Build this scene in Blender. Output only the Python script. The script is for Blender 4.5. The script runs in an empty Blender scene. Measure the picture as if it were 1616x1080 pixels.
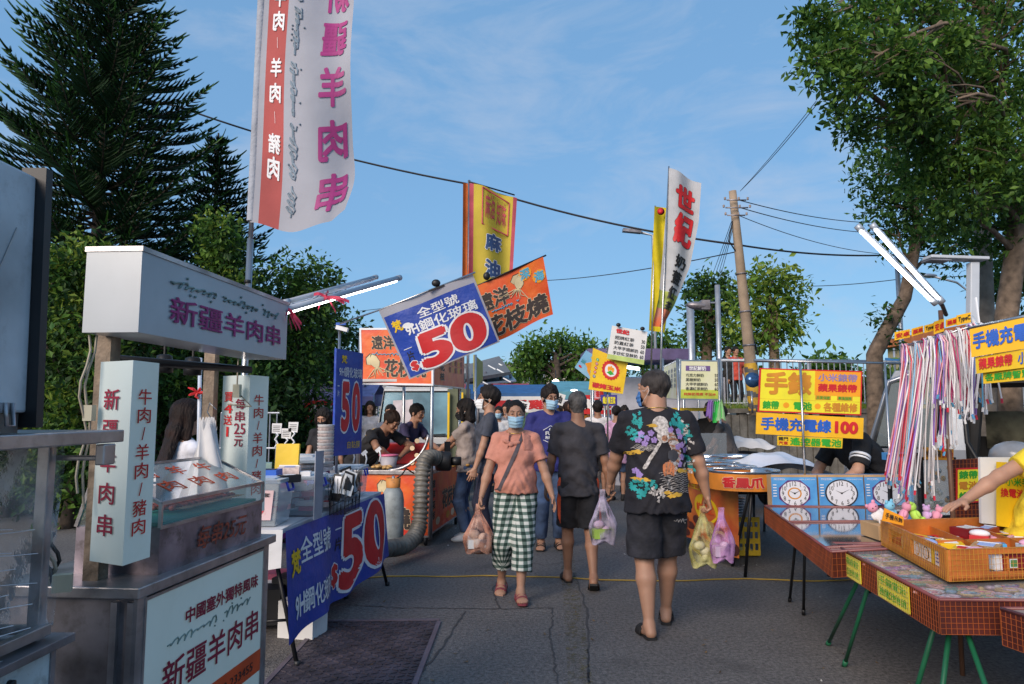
import bpy,bmesh,math,random
import numpy as np
from mathutils import Vector,Matrix
R=math.radians
sc=bpy.context.scene
col=sc.collection
# camera
CAMZ=1.5
FPX=1120.0
PITCH=math.atan(112.0/FPX)
cam_data=bpy.data.cameras.new("camera")
cam_data.sensor_width=36.0
cam_data.lens=36.0*FPX/1616.0
cam_data.clip_start=0.05
cam_data.clip_end=3000.0
cam=bpy.data.objects.new("camera",cam_data)
cam.location=(0,0,CAMZ)
cam.rotation_euler=(R(90)+PITCH,0,0)
col.objects.link(cam)
sc.camera=cam
# world, sun, exposure
SUN_EL,SUN_AZ=R(27),R(212)
world=bpy.data.worlds.new("World")
sc.world=world
world.use_nodes=True
wn,wl=world.node_tree.nodes,world.node_tree.links
wn.clear()
sky=wn.new("ShaderNodeTexSky");sky.sky_type='NISHITA';sky.sun_disc=False
sky.sun_elevation=SUN_EL;sky.sun_rotation=SUN_AZ
sky.air_density=1.0;sky.dust_density=0.6;sky.ozone_density=2.0
tcw=wn.new("ShaderNodeTexCoord")
mpw=wn.new("ShaderNodeMapping");mpw.inputs['Scale'].default_value=(3.2,3.2,8.5);mpw.inputs['Rotation'].default_value=(0.0,0.35,0.5)
nz1=wn.new("ShaderNodeTexNoise");nz1.inputs['Scale'].default_value=1.3;nz1.inputs['Detail'].default_value=8;nz1.inputs['Roughness'].default_value=0.62;nz1.inputs['Distortion'].default_value=0.5
rmp=wn.new("ShaderNodeMapRange");rmp.inputs['From Min'].default_value=0.50;rmp.inputs['From Max'].default_value=0.74;rmp.inputs['To Max'].default_value=0.42
mixw=wn.new("ShaderNodeMix");mixw.data_type='RGBA'
bgw=wn.new("ShaderNodeBackground");bgw.inputs['Strength'].default_value=0.12
outw=wn.new("ShaderNodeOutputWorld")
wl.new(tcw.outputs['Generated'],mpw.inputs['Vector']);wl.new(mpw.outputs['Vector'],nz1.inputs['Vector'])
wl.new(nz1.outputs['Fac'],rmp.inputs['Value']);wl.new(rmp.outputs['Result'],mixw.inputs['Factor'])
tint=wn.new("ShaderNodeMix");tint.data_type='RGBA';tint.blend_type='MULTIPLY';tint.inputs['Factor'].default_value=1.0
tint.inputs[7].default_value=(0.85,1.0,1.0,1)
wl.new(sky.outputs['Color'],tint.inputs[6])
hzm=wn.new("ShaderNodeMix");hzm.data_type='RGBA';hzm.inputs['Factor'].default_value=0.78;hzm.inputs[7].default_value=(0.86,1.80,3.15,1)
wl.new(tint.outputs[2],hzm.inputs[6]);wl.new(hzm.outputs[2],mixw.inputs[6])
mixw.inputs[7].default_value=(2.6,2.9,3.5,1)
wl.new(mixw.outputs[2],bgw.inputs['Color']);wl.new(bgw.outputs[0],outw.inputs['Surface'])
sun_data=bpy.data.lights.new("sun",'SUN')
sun_data.energy=2.2;sun_data.angle=R(35);sun_data.color=(1.0,0.84,0.70)
sun=bpy.data.objects.new("sun",sun_data)
sdir=Vector((math.sin(SUN_AZ)*math.cos(SUN_EL),math.cos(SUN_AZ)*math.cos(SUN_EL),math.sin(SUN_EL)))
sun.rotation_euler=sdir.to_track_quat('Z','Y').to_euler()
sun.location=(0,0,30)
col.objects.link(sun)
sc.view_settings.view_transform='Standard'
sc.view_settings.look='None'
sc.view_settings.exposure=0.84
sc.view_settings.gamma=1.0
sc.view_settings.use_curve_mapping=False
sc.render.engine='CYCLES'
sc.cycles.use_denoising=True
sc.cycles.max_bounces=8
sc.cycles.transparent_max_bounces=16
sc.cycles.caustics_reflective=False
sc.cycles.caustics_refractive=False
sc.cycles.sample_clamp_indirect=4.0
# placing helpers
_cp,_sp=math.cos(PITCH),math.sin(PITCH)
def ray(u,v):
 x,z=(u-808.0)/FPX,-(v-540.0)/FPX
 return Vector((x,_cp-_sp*z,_sp+_cp*z))
def at(u,v,Y):
 d=ray(u,v);return Vector((0,0,CAMZ))+d*(Y/d.y)
def gp(u,v,z=0.0):
 d=ray(u,v);return Vector((0,0,CAMZ))+d*((z-CAMZ)/d.z)
def V(*a):return Vector(a)
# materials
MATS={}
def mat(name,c,rough=0.6,metal=0.0,var=0.12,vscale=6.0,bump=0.0,bscale=60.0,emit=0.0,ecol=None,trans=0.0,alpha=1.0,spec=None,c2=None,dirt=0.0,sss=0.0,coat=0.0,thin_trans=0.0,bdist=0.01):
 if name in MATS:return MATS[name]
 m=bpy.data.materials.new(name);m.use_nodes=True
 n,l=m.node_tree.nodes,m.node_tree.links
 b=n['Principled BSDF']
 b.inputs['Roughness'].default_value=rough;b.inputs['Metallic'].default_value=metal
 if spec is not None:b.inputs['Specular IOR Level'].default_value=spec
 if trans:b.inputs['Transmission Weight'].default_value=trans
 if alpha<1:b.inputs['Alpha'].default_value=alpha
 if coat:b.inputs['Coat Weight'].default_value=coat;b.inputs['Coat Roughness'].default_value=0.15
 if sss:b.inputs['Subsurface Weight'].default_value=sss;b.inputs['Subsurface Scale'].default_value=0.02;b.inputs['Subsurface Radius'].default_value=(1,.4,.2)
 tc=n.new('ShaderNodeTexCoord')
 nz=n.new('ShaderNodeTexNoise');nz.inputs['Scale'].default_value=vscale;nz.inputs['Detail'].default_value=5
 l.new(tc.outputs['Object'],nz.inputs['Vector'])
 cr=n.new('ShaderNodeValToRGB')
 c2=c2 or tuple(max(0.0,x*(1-2.2*var)) for x in c)
 hi=tuple(min(1.0,x*(1+var)) for x in c)
 cr.color_ramp.elements[0].position=0.30;cr.color_ramp.elements[0].color=(*c2,1)
 cr.color_ramp.elements[1].position=0.70;cr.color_ramp.elements[1].color=(*hi,1)
 l.new(nz.outputs['Fac'],cr.inputs['Fac'])
 outc=cr.outputs['Color']
 if dirt:
  nd=n.new('ShaderNodeTexNoise');nd.inputs['Scale'].default_value=vscale*2.7;nd.inputs['Detail'].default_value=8;nd.inputs['Roughness'].default_value=0.7
  l.new(tc.outputs['Object'],nd.inputs['Vector'])
  mr=n.new('ShaderNodeMapRange');mr.inputs['From Min'].default_value=0.52;mr.inputs['From Max'].default_value=0.68;mr.inputs['To Max'].default_value=dirt
  l.new(nd.outputs['Fac'],mr.inputs['Value'])
  mx=n.new('ShaderNodeMix');mx.data_type='RGBA';mx.inputs[7].default_value=(0.10,0.085,0.07,1)
  l.new(mr.outputs[0],mx.inputs['Factor']);l.new(outc,mx.inputs[6]);outc=mx.outputs[2]
 l.new(outc,b.inputs['Base Color'])
 if bump:
  nb=n.new('ShaderNodeTexNoise');nb.inputs['Scale'].default_value=bscale;nb.inputs['Detail'].default_value=4
  l.new(tc.outputs['Object'],nb.inputs['Vector'])
  bp=n.new('ShaderNodeBump');bp.inputs['Strength'].default_value=bump;bp.inputs['Distance'].default_value=bdist
  l.new(nb.outputs['Fac'],bp.inputs['Height']);l.new(bp.outputs['Normal'],b.inputs['Normal'])
 if emit:
  b.inputs['Emission Strength'].default_value=emit
  b.inputs['Emission Color'].default_value=(*(ecol or c),1)
 if thin_trans:
  tr=n.new('ShaderNodeBsdfTranslucent');l.new(outc,tr.inputs['Color'])
  ms=n.new('ShaderNodeMixShader');ms.inputs[0].default_value=thin_trans
  out=n['Material Output']
  l.new(b.outputs[0],ms.inputs[1]);l.new(tr.outputs[0],ms.inputs[2]);l.new(ms.outputs[0],out.inputs['Surface'])
 MATS[name]=m
 return m
def film(name,c,opacity,rough=0.12,bump=0.0,bscale=20,ior=1.5):
 if name in MATS:return MATS[name]
 m=bpy.data.materials.new(name);m.use_nodes=True
 n,l=m.node_tree.nodes,m.node_tree.links
 b=n['Principled BSDF'];b.inputs['Base Color'].default_value=(*c,1);b.inputs['Roughness'].default_value=rough
 tb=n.new('ShaderNodeBsdfTransparent');ms=n.new('ShaderNodeMixShader')
 fr=n.new('ShaderNodeFresnel');fr.inputs[0].default_value=ior
 ad=n.new('ShaderNodeMath');ad.operation='ADD';ad.inputs[1].default_value=opacity;ad.use_clamp=True
 l.new(fr.outputs[0],ad.inputs[0])
 if bump:
  tc=n.new('ShaderNodeTexCoord');nb=n.new('ShaderNodeTexNoise');nb.inputs['Scale'].default_value=bscale;nb.inputs['Detail'].default_value=6
  l.new(tc.outputs['Object'],nb.inputs['Vector'])
  bp=n.new('ShaderNodeBump');bp.inputs['Strength'].default_value=bump;bp.inputs['Distance'].default_value=0.02
  l.new(nb.outputs['Fac'],bp.inputs['Height']);l.new(bp.outputs['Normal'],b.inputs['Normal']);l.new(bp.outputs['Normal'],fr.inputs['Normal'])
  mr=n.new('ShaderNodeMapRange');mr.inputs['From Min'].default_value=0.4;mr.inputs['From Max'].default_value=0.75;mr.inputs['To Max'].default_value=opacity*1.4
  l.new(nb.outputs['Fac'],mr.inputs['Value']);l.new(mr.outputs[0],ad.inputs[1])
 l.new(ad.outputs[0],ms.inputs[0]);l.new(tb.outputs[0],ms.inputs[1]);l.new(b.outputs[0],ms.inputs[2])
 l.new(ms.outputs[0],n['Material Output'].inputs['Surface'])
 MATS[name]=m
 return m
# text outlines
_fc={}
def glyphs(txt,bold,res=2,step=0):
 key=(txt,bold,res,step)
 if key in _fc:return _fc[key]
 cu=bpy.data.curves.new("t",'FONT');cu.body=txt;cu.resolution_u=res;cu.offset=bold;cu.fill_mode='FRONT'
 o=bpy.data.objects.new("t",cu);col.objects.link(o)
 dg=bpy.context.evaluated_depsgraph_get();dg.update()
 me=bpy.data.meshes.new_from_object(o.evaluated_get(dg))
 if step:
  bm=bmesh.new();bm.from_mesh(me);bmesh.ops.remove_doubles(bm,verts=bm.verts,dist=1e-5)
  xs=[v.co.x for v in bm.verts] or [0];ys=[v.co.y for v in bm.verts] or [0]
  for ax,lo_,hi_ in ((0,min(xs),max(xs)),(1,min(ys),max(ys))):
   k=lo_+step
   while k<hi_:
    bmesh.ops.bisect_plane(bm,geom=bm.verts[:]+bm.edges[:]+bm.faces[:],plane_co=(k,k,0),plane_no=(1,0,0) if ax==0 else (0,1,0));k+=step
  bm.to_mesh(me);bm.free()
 vs=np.array([v.co[:2] for v in me.vertices],dtype=float).reshape(-1,2)
 fs=[tuple(p.vertices) for p in me.polygons]
 bpy.data.objects.remove(o);bpy.data.curves.remove(cu);bpy.data.meshes.remove(me)
 if len(vs)==0:vs=np.zeros((1,2))
 _fc[key]=(vs,fs)
 return _fc[key]
class Surf:
 def __init__(s_,BL,BR,TR,TL,bulge=None):
  s_.c=[Vector(p) for p in (BL,BR,TR,TL)];s_.b=bulge
  s_.n=((s_.c[1]-s_.c[0]).cross(s_.c[3]-s_.c[0])).normalized()
 def p(s_,s,t,off=0.0):
  BL,BR,TR,TL=s_.c
  q=BL*((1-s)*(1-t))+BR*(s*(1-t))+TR*(s*t)+TL*((1-s)*t)
  if s_.b:return q+s_.b(s,t)+s_.n*off
  return q+s_.n*off
# mesh builder
class MB:
 def __init__(s):s.v=[];s.f=[];s.m=[];s.sm=[];s.mats=[];s.np=[]
 def mi(s,m):
  if m not in s.mats:s.mats.append(m)
  return s.mats.index(m)
 def add(s,vs,fs,m,smooth=False):
  k=len(s.v);i=s.mi(m)
  s.v.extend([tuple(v) for v in vs])
  for f in fs:s.f.append(tuple(a+k for a in f));s.m.append(i);s.sm.append(smooth)
  return s
 def par(s,o,a,b,c,m):
  o,a,b,c=map(Vector,(o,a,b,c))
  vs=[o,o+a,o+a+b,o+b,o+c,o+a+c,o+a+b+c,o+b+c]
  fs=[(0,3,2,1),(4,5,6,7),(0,1,5,4),(1,2,6,5),(2,3,7,6),(3,0,4,7)]
  if a.cross(b).dot(c)<0:fs=[f[::-1] for f in fs]
  return s.add(vs,fs,m)
 def box(s,c,d,m,rz=0.0,M=None):
  M=M or Matrix.Rotation(rz,3,'Z')
  a,b,e=(M@Vector((d[0],0,0)),M@Vector((0,d[1],0)),M@Vector((0,0,d[2])))
  return s.par(Vector(c)-(a+b+e)/2,a,b,e,m)
 def slab(s,c4,th,m,mside=None):
  c=[Vector(p) for p in c4];n=((c[1]-c[0]).cross(c[3]-c[0])).normalized()*-th
  s.add(c,[(0,1,2,3)],m)
  s.add(c+[p+n for p in c],[(4,7,6,5),(0,4,5,1),(1,5,6,2),(2,6,7,3),(3,7,4,0)],mside or m)
  return s
 def frame(s,c4,w,th,m,proud=0.004):
  c=[Vector(p) for p in c4];n=((c[1]-c[0]).cross(c[3]-c[0])).normalized()
  ctr=sum(c,Vector())/4
  for i in range(4):
   a,b=c[i],c[(i+1)%4]
   e=(b-a).normalized();inn=n.cross(e)
   s.par(a-e*(w if i%2==0 else 0)+n*proud-n*th-inn*w*1.0,(b-a)+e*(2*w if i%2==0 else 0),inn*w,n*th,m)
  return s
 def tube(s,pts,r,m,seg=8,cap=True):
  pts=[Vector(p) for p in pts];n=len(pts)
  rs=r if isinstance(r,(list,tuple)) else [r]*n
  vs=[];prev=None
  for i,p in enumerate(pts):
   t=(pts[min(i+1,n-1)]-pts[max(i-1,0)])
   t=t.normalized() if t.length>1e-9 else Vector((0,0,1))
   if prev is None:
    u=t.orthogonal().normalized()
   else:
    u=prev-t*prev.dot(t);u=u.normalized() if u.length>1e-6 else t.orthogonal().normalized()
   prev=u;w=t.cross(u)
   for k in range(seg):
    a=2*math.pi*k/seg
    vs.append(p+(u*math.cos(a)+w*math.sin(a))*rs[i])
  fs=[(i*seg+k,i*seg+(k+1)%seg,(i+1)*seg+(k+1)%seg,(i+1)*seg+k) for i in range(n-1) for k in range(seg)]
  if cap:fs+=[tuple(range(seg))[::-1],tuple((n-1)*seg+k for k in range(seg))]
  return s.add(vs,fs,m,seg>5)
 def cyl(s,a,b,r,m,r2=None,seg=12):return s.tube([a,b],[r,r if r2 is None else r2],m,seg)
 def lathe(s,prof,c,m,seg=24,M=None,smooth=True,cap=True):
  M=M or Matrix.Identity(3);c=Vector(c);vs=[];n=len(prof)
  for r,z in prof:
   for k in range(seg):
    a=2*math.pi*k/seg
    vs.append(c+M@Vector((r*math.cos(a),r*math.sin(a),z)))
  fs=[(i*seg+k,i*seg+(k+1)%seg,(i+1)*seg+(k+1)%seg,(i+1)*seg+k) for i in range(n-1) for k in range(seg)]
  if cap:
   if prof[0][0]>1e-6:fs.append(tuple(range(seg))[::-1])
   if prof[-1][0]>1e-6:fs.append(tuple((n-1)*seg+k for k in range(seg)))
  return s.add(vs,fs,m,smooth)
 def ell(s,c,r,m,M=None,seg=14,rings=8):
  prof=[(math.sin(math.pi*i/rings),-math.cos(math.pi*i/rings)) for i in range(rings+1)]
  M=(M or Matrix.Identity(3))@Matrix.Diagonal(Vector(r))
  return s.lathe([(max(p,1e-7),z) for p,z in prof],c,m,seg,M)
 def grid(s,fn,nu,nv,m,smooth=True):
  vs=[fn(i/nu,j/nv) for j in range(nv+1) for i in range(nu+1)]
  fs=[(j*(nu+1)+i,j*(nu+1)+i+1,(j+1)*(nu+1)+i+1,(j+1)*(nu+1)+i) for j in range(nv) for i in range(nu)]
  return s.add(vs,fs,m,smooth)
 def poly(s,S,pts,m,off=0.003):
  return s.add([S.p(x,y,off) for x,y in pts],[tuple(range(len(pts)))],m)
 def rect(s,S,x0,y0,x1,y1,m,off=0.002,nu=1,nv=1):
  return s.grid(lambda a,b:S.p(x0+(x1-x0)*a,y0+(y1-y0)*b,off),nu,nv,m,False)
 def disc(s,S,cx,cy,rx,ry,m,off=0.003,seg=24,rfn=None):
  return s.poly(S,[(cx+rx*math.cos(a)*(rfn(a) if rfn else 1),cy+ry*math.sin(a)*(rfn(a) if rfn else 1)) for a in [2*math.pi*k/seg for k in range(seg)]],m,off)
 def text(s,S,txt,x0,y0,x1,y1,m,bold=0.0,off=0.004,outline=None,ow=0.03,rot=0.0,shear=0.0,res=2):
  curved=getattr(S,'b',True);vs,fs=glyphs(txt,0.0,res,0.13 if curved else 0);lo,hi=vs.min(0),vs.max(0)
  if len(fs)==0:return s
  if (hi-lo)[1]<0.5*(hi-lo)[0]/max(1,len(txt)):hi=hi.copy();lo=lo.copy();lo[1]-=0.3;hi[1]+=0.3
  q=(vs-lo)/np.maximum(hi-lo,1e-6)
  g_=(bold+(ow if outline else 0))*1.0;lo=lo-g_;hi=hi+g_;q=(vs-lo)/np.maximum(hi-lo,1e-6)
  asp=(hi[0]-lo[0])/max(hi[1]-lo[1],1e-6)
  if len(txt)==1 and asp<.5:xc,xh=(x0+x1)/2,(x1-x0)*asp*.75;x0,x1=xc-xh,xc+xh
  em=1.0/max(hi[1]-lo[1],1e-6);emx=1.0/max(hi[0]-lo[0],1e-6)
  layers=[]
  if outline:
   k=12 if ow+bold>0.05 else 8
   layers+=[(math.cos(2*math.pi*i/k)*(ow+bold),math.sin(2*math.pi*i/k)*(ow+bold),outline,off-0.0022+i*0.00012) for i in range(k)]
   if ow>0.05:layers+=[(math.cos(2*math.pi*i/k)*(ow*.5+bold),math.sin(2*math.pi*i/k)*(ow*.5+bold),outline,off-0.0023-i*0.00008) for i in range(k)]
  if bold:
   k=8 if bold>0.025 else 4
   layers+=[(math.cos(2*math.pi*(i+.5)/k)*bold,math.sin(2*math.pi*(i+.5)/k)*bold,m,off+i*0.00012) for i in range(k)]
  layers.append((0,0,m,off+0.0011))
  for dx,dy,mm,oo in layers:
   a_=q[:,0]+dx*emx;b_=q[:,1]+dy*em
   X=x0+(a_+shear*(b_-.5))*(x1-x0);Y=y0+b_*(y1-y0)
   if rot:
    cx,cy=(x0+x1)/2,(y0+y1)/2;ca,sa=math.cos(rot),math.sin(rot)
    X,Y=cx+(X-cx)*ca-(Y-cy)*sa,cy+(X-cx)*sa+(Y-cy)*ca
   s.add([S.p(a,b,oo) for a,b in zip(X,Y)],fs,mm)
  return s
 def vtext(s,S,txt,x0,y0,x1,y1,m,gap=0.18,**kw):
  n=len(txt);ch=(y1-y0)/(n+(n-1)*gap)
  for i,c in enumerate(txt):
   if c==' ':continue
   t=y1-i*ch*(1+gap)
   if c=='/':s.text(S,c,x0+(x1-x0)*.3,t-ch*.9,x1-(x1-x0)*.3,t-ch*.1,m,**kw)
   else:s.text(S,c,x0,t-ch,x1,t,m,**kw)
  return s
 def build(s,name,parent=None,bevel=0.0,subsurf=0,solid=0.0,weld=False):
  me=bpy.data.meshes.new(name)
  off=wloc(parent) if parent is not None else Vector((0,0,0))
  origin=Vector((0,0,0))
  va=np.array(s.v,dtype=float).reshape(-1,3)
  if parent is None and len(va):
   lo,hi=va.min(0),va.max(0);origin=Vector(((lo[0]+hi[0])/2,(lo[1]+hi[1])/2,lo[2]));off=origin
  me.from_pydata((va-np.array(off)).tolist(),[],s.f)
  for m in s.mats:me.materials.append(m)
  me.polygons.foreach_set('material_index',s.m);me.polygons.foreach_set('use_smooth',s.sm)
  me.update()
  o=bpy.data.objects.new(name,me);col.objects.link(o)
  o.location=origin
  if parent is not None:o.parent=parent;o['_off']=0;del o['_off']
  if bevel:
   b=o.modifiers.new('bevel','BEVEL');b.width=bevel;b.segments=2;b.limit_method='ANGLE';b.angle_limit=R(50)
  if solid:b=o.modifiers.new('solid','SOLIDIFY');b.thickness=solid;b.offset=0
  if subsurf:b=o.modifiers.new('sub','SUBSURF');b.levels=b.render_levels=subsurf
  return o
def wloc(o):
 p=Vector((0,0,0))
 while o is not None:p+=o.location;o=o.parent
 return p
def tag(o,label=None,cat=None,group=None,kind=None):
 if label:o['label']=label
 if cat:o['category']=cat
 if group:o['group']=group
 if kind:o['kind']=kind
 return o
def thing(name,loc,label,cat,group=None):
 o=bpy.data.objects.new(name,None);o.location=loc;o.empty_display_size=0.1;col.objects.link(o)
 return tag(o,label,cat,group)
def copy_tree(o,parent=None):
 c=o.copy();col.objects.link(c)
 if parent is not None:c.parent=parent
 for ch in [x for x in o.children]:copy_tree(ch,c)
 return c
def noise(p,seed=0):
 x,y,z=p
 return (math.sin(x*1.7+seed)*math.cos(y*2.3+seed*1.3)+math.sin(z*2.1+x*1.1+seed*.7)*math.cos(y*1.3-z*.7+seed*2.1))*0.5
# smooth solid modelling (distance grid -> mesh)
class Solid:
 def __init__(s,lo,hi,h):
  s.lo=np.array(lo,float)-3*h;s.h=h
  n=np.ceil((np.array(hi,float)+3*h-s.lo)/h).astype(int)+1
  s.g=np.full(n,0.5,np.float32)
  s.ax=[(s.lo[i]+h*np.arange(n[i])).astype(np.float32) for i in range(3)]
 def _win(s,lo,hi):
  a=np.clip(np.floor((np.array(lo)-s.lo)/s.h).astype(int),0,None);b=np.minimum(np.ceil((np.array(hi)-s.lo)/s.h).astype(int)+1,s.g.shape)
  if (b<=a).any():return None
  sl=tuple(slice(a[i],b[i]) for i in range(3))
  return sl,s.ax[0][sl[0]][:,None,None],s.ax[1][sl[1]][None,:,None],s.ax[2][sl[2]][None,None,:]
 def put(s,d,sl,k):
  g=s.g[sl]
  if k>0:
   hh=np.clip(0.5+0.5*(g-d)/k,0,1)
   s.g[sl]=g*(1-hh)+d*hh-k*hh*(1-hh)
  else:s.g[sl]=np.minimum(g,d)
 def cone(s,a,b,ra,rb,k=0.02,side=None,cutb=False,cuta=False,wob=None):
  a,b=np.array(a,float),np.array(b,float)
  ra=(ra,ra) if np.isscalar(ra) else ra;rb=(rb,rb) if np.isscalar(rb) else rb
  rm=max(*ra,*rb)+k+2*s.h
  w=s._win(np.minimum(a,b)-rm,np.maximum(a,b)+rm)
  if w is None:return
  sl,X,Y,Z=w
  ab=b-a;L=np.linalg.norm(ab);e=ab/max(L,1e-9)
  if side is None:side=np.cross(e,[0.3,1,0.2])
  sd=np.array(side,float);sd=sd-e*sd.dot(e);sd/=max(np.linalg.norm(sd),1e-9);fr=np.cross(e,sd)
  px,py,pz=X-a[0],Y-a[1],Z-a[2]
  ta=px*e[0]+py*e[1]+pz*e[2]
  t=np.clip(ta/max(L,1e-9),0,1)
  qs=px*sd[0]+py*sd[1]+pz*sd[2];qf=px*fr[0]+py*fr[1]+pz*fr[2]
  qn=ta-t*L
  rx=ra[0]+(rb[0]-ra[0])*t;ry=ra[1]+(rb[1]-ra[1])*t
  rmn=np.minimum(rx,ry)
  k0=np.sqrt((qs/rx)**2+(qf/ry)**2+(qn/rmn)**2)
  d=(k0-1)*rmn*np.where(k0>1,1.0,1.0)
  if wob is not None:d=d+wob(X,Y,Z,t)
  if cutb:d=np.maximum(d,ta-L)
  if cuta:d=np.maximum(d,-ta)
  s.put(d.astype(np.float32),sl,k)
 def ell(s,c,r,k=0.02,M=None,sub=False):
  c=np.array(c,float);rm=max(r)+k+2*s.h
  w=s._win(c-rm,c+rm)
  if w is None:return
  sl,X,Y,Z=w
  M=np.eye(3) if M is None else np.array(M)
  p=[X-c[0],Y-c[1],Z-c[2]]
  q=[p[0]*M[0][i]+p[1]*M[1][i]+p[2]*M[2][i] for i in range(3)]
  d=(np.sqrt((q[0]/r[0])**2+(q[1]/r[1])**2+(q[2]/r[2])**2)-1)*min(r)
  d=d.astype(np.float32)
  if sub:
   g=s.g[sl];nd=-d
   if k>0:
    hh=np.clip(0.5-0.5*(g-nd)/k,0,1);s.g[sl]=g*(1-hh)+nd*hh+k*hh*(1-hh)
   else:s.g[sl]=np.maximum(g,nd)
  else:s.put(d,sl,k)
 def cut(s,p,n):
  p,n=np.array(p,float),np.array(n,float);n=n/np.linalg.norm(n)
  d=(s.ax[0][:,None,None]-p[0])*n[0]+(s.ax[1][None,:,None]-p[1])*n[1]+(s.ax[2][None,None,:]-p[2])*n[2]
  s.g=np.maximum(s.g,d).astype(np.float32)
 def disp(s,fn):s.g=(s.g+fn(s.ax[0][:,None,None],s.ax[1][None,:,None],s.ax[2][None,None,:])).astype(np.float32)
 def mesh(s):
  g=s.g;g[0]=g[-1]=0.5;g[:,0]=g[:,-1]=0.5;g[:,:,0]=g[:,:,-1]=0.5
  ins=g<0
  c=ins[:-1,:-1,:-1].astype(np.uint8)
  cnt=np.zeros(c.shape,np.uint8)
  offs=[(i,j,k) for i in (0,1) for j in (0,1) for k in (0,1)]
  n=np.array(g.shape)-1
  for i,j,k in offs:cnt+=ins[i:i+n[0],j:j+n[1],k:k+n[2]]
  act=np.argwhere((cnt>0)&(cnt<8))
  if len(act)==0:return np.zeros((0,3)),np.zeros((0,4),int)
  vals={o:g[act[:,0]+o[0],act[:,1]+o[1],act[:,2]+o[2]].astype(float) for o in offs}
  acc=np.zeros((len(act),3));num=np.zeros(len(act))
  for o in offs:
   for ax in range(3):
    if o[ax]:continue
    o2=list(o);o2[ax]=1;o2=tuple(o2)
    a,b=vals[o],vals[o2];m=(a<0)!=(b<0)
    t=np.where(m,a/np.where(m,a-b,1),0)
    p=np.tile(np.array(o,float),(len(act),1));p[:,ax]+=t
    acc+=p*m[:,None];num+=m
  vs=(act+acc/num[:,None])*s.h+s.lo
  idx=np.full(n,-1,np.int64);idx[tuple(act.T)]=np.arange(len(act))
  faces=[]
  for ax in range(3):
   b_,c_=(ax+1)%3,(ax+2)%3
   sl0=[slice(1,-1)]*3;sl0[ax]=slice(0,-1);sl1=list(sl0);sl1[ax]=slice(1,None)
   A,B=ins[tuple(sl0)],ins[tuple(sl1)]
   e=np.argwhere(A!=B);st=A[tuple(e.T)]
   e=e+1;e[:,ax]-=1
   def gi(db,dc):
    q=e.copy();q[:,b_]-=db;q[:,c_]-=dc
    return idx[tuple(q.T)]
   f=np.stack([gi(1,1),gi(0,1),gi(0,0),gi(1,0)],1)
   f[~st]=f[~st][:,::-1]
   faces.append(f)
  f=np.concatenate(faces);f=f[(f>=0).all(1)]
  return vs,f
def np_obj(name,vs,fs,mats,parent,mi=None,uv=None,smooth=True):
 me=bpy.data.meshes.new(name)
 me.vertices.add(len(vs));me.vertices.foreach_set('co',np.asarray(vs,np.float32).ravel())
 nf=len(fs);k=fs.shape[1]
 me.loops.add(nf*k);me.loops.foreach_set('vertex_index',np.asarray(fs,np.int32).ravel())
 me.polygons.add(nf);me.polygons.foreach_set('loop_start',np.arange(0,nf*k,k,dtype=np.int32))
 for m in mats:me.materials.append(m)
 me.update(calc_edges=True)
 me.polygons.foreach_set('use_smooth',np.full(nf,smooth))
 if mi is not None:me.polygons.foreach_set('material_index',np.asarray(mi,np.int32))
 if uv is not None:
  a=me.attributes.new('cloth','FLOAT_VECTOR','POINT');a.data.foreach_set('vector',np.asarray(uv,np.float32).ravel())
 me.validate();me.update()
 o=bpy.data.objects.new(name,me);col.objects.link(o)
 if parent is not None:o.parent=parent
 return o
def joinm(ms):
 vs,fs,k=[],[],0
 for v,f in ms:
  if len(v):vs.append(v);fs.append(f+k);k+=len(v)
 return np.concatenate(vs),np.concatenate(fs)
# people
SKIN=mat('skin',(0.42,0.225,0.145),0.55,var=0.06,vscale=9,sss=0.08,bump=0.12,bscale=220)
SKIN_TAN=mat('tanned skin',(0.33,0.165,0.10),0.55,var=0.07,vscale=9,sss=0.08,bump=0.12,bscale=220)
SKIN_PALE=mat('pale skin',(0.52,0.31,0.22),0.5,var=0.05,vscale=9,sss=0.08)
def hairmat(name,c,c2=None):
 m=mat(name,c,0.62,var=0.3,vscale=14,c2=c2,bump=0.0,spec=.25)
 n,l=m.node_tree.nodes,m.node_tree.links
 tc=n.new('ShaderNodeTexCoord');mp=n.new('ShaderNodeMapping');mp.inputs['Scale'].default_value=(160,160,9)
 nb=n.new('ShaderNodeTexNoise');nb.inputs['Scale'].default_value=1.0;nb.inputs['Detail'].default_value=3
 bp=n.new('ShaderNodeBump');bp.inputs['Strength'].default_value=0.8;bp.inputs['Distance'].default_value=0.01
 l.new(tc.outputs['Object'],mp.inputs[0]);l.new(mp.outputs[0],nb.inputs['Vector']);l.new(nb.outputs['Fac'],bp.inputs['Height'])
 l.new(bp.outputs[0],n['Principled BSDF'].inputs['Normal'])
 return m
HAIR=hairmat('black hair',(0.016,0.012,0.011))
HAIR_GREY=hairmat('greying hair',(0.13,0.12,0.115),(0.012,0.010,0.010))
HAIR_BROWN=hairmat('brown hair',(0.03,0.014,0.009))
EYEW=mat('eye white',(0.6,0.57,0.54),0.25,var=0.02);EYEB=mat('iris',(0.012,0.007,0.005),0.15)
LIP=mat('lips',(0.33,0.12,0.095),0.5)
MASKB=mat('mask blue',(0.36,0.56,0.70),0.85,var=0.05,vscale=30);MASKW=mat('mask white',(0.72,0.73,0.74),0.85,var=0.03)
MASKK=mat('mask black',(0.012,0.012,0.014),0.85);MASKD=mat('mask deep blue',(0.07,0.22,0.55),0.7)
SOLE=mat('dark rubber',(0.016,0.015,0.015),0.75)
GLASSES=mat('spectacle frame',(0.01,0.01,0.01),0.3)
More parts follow.
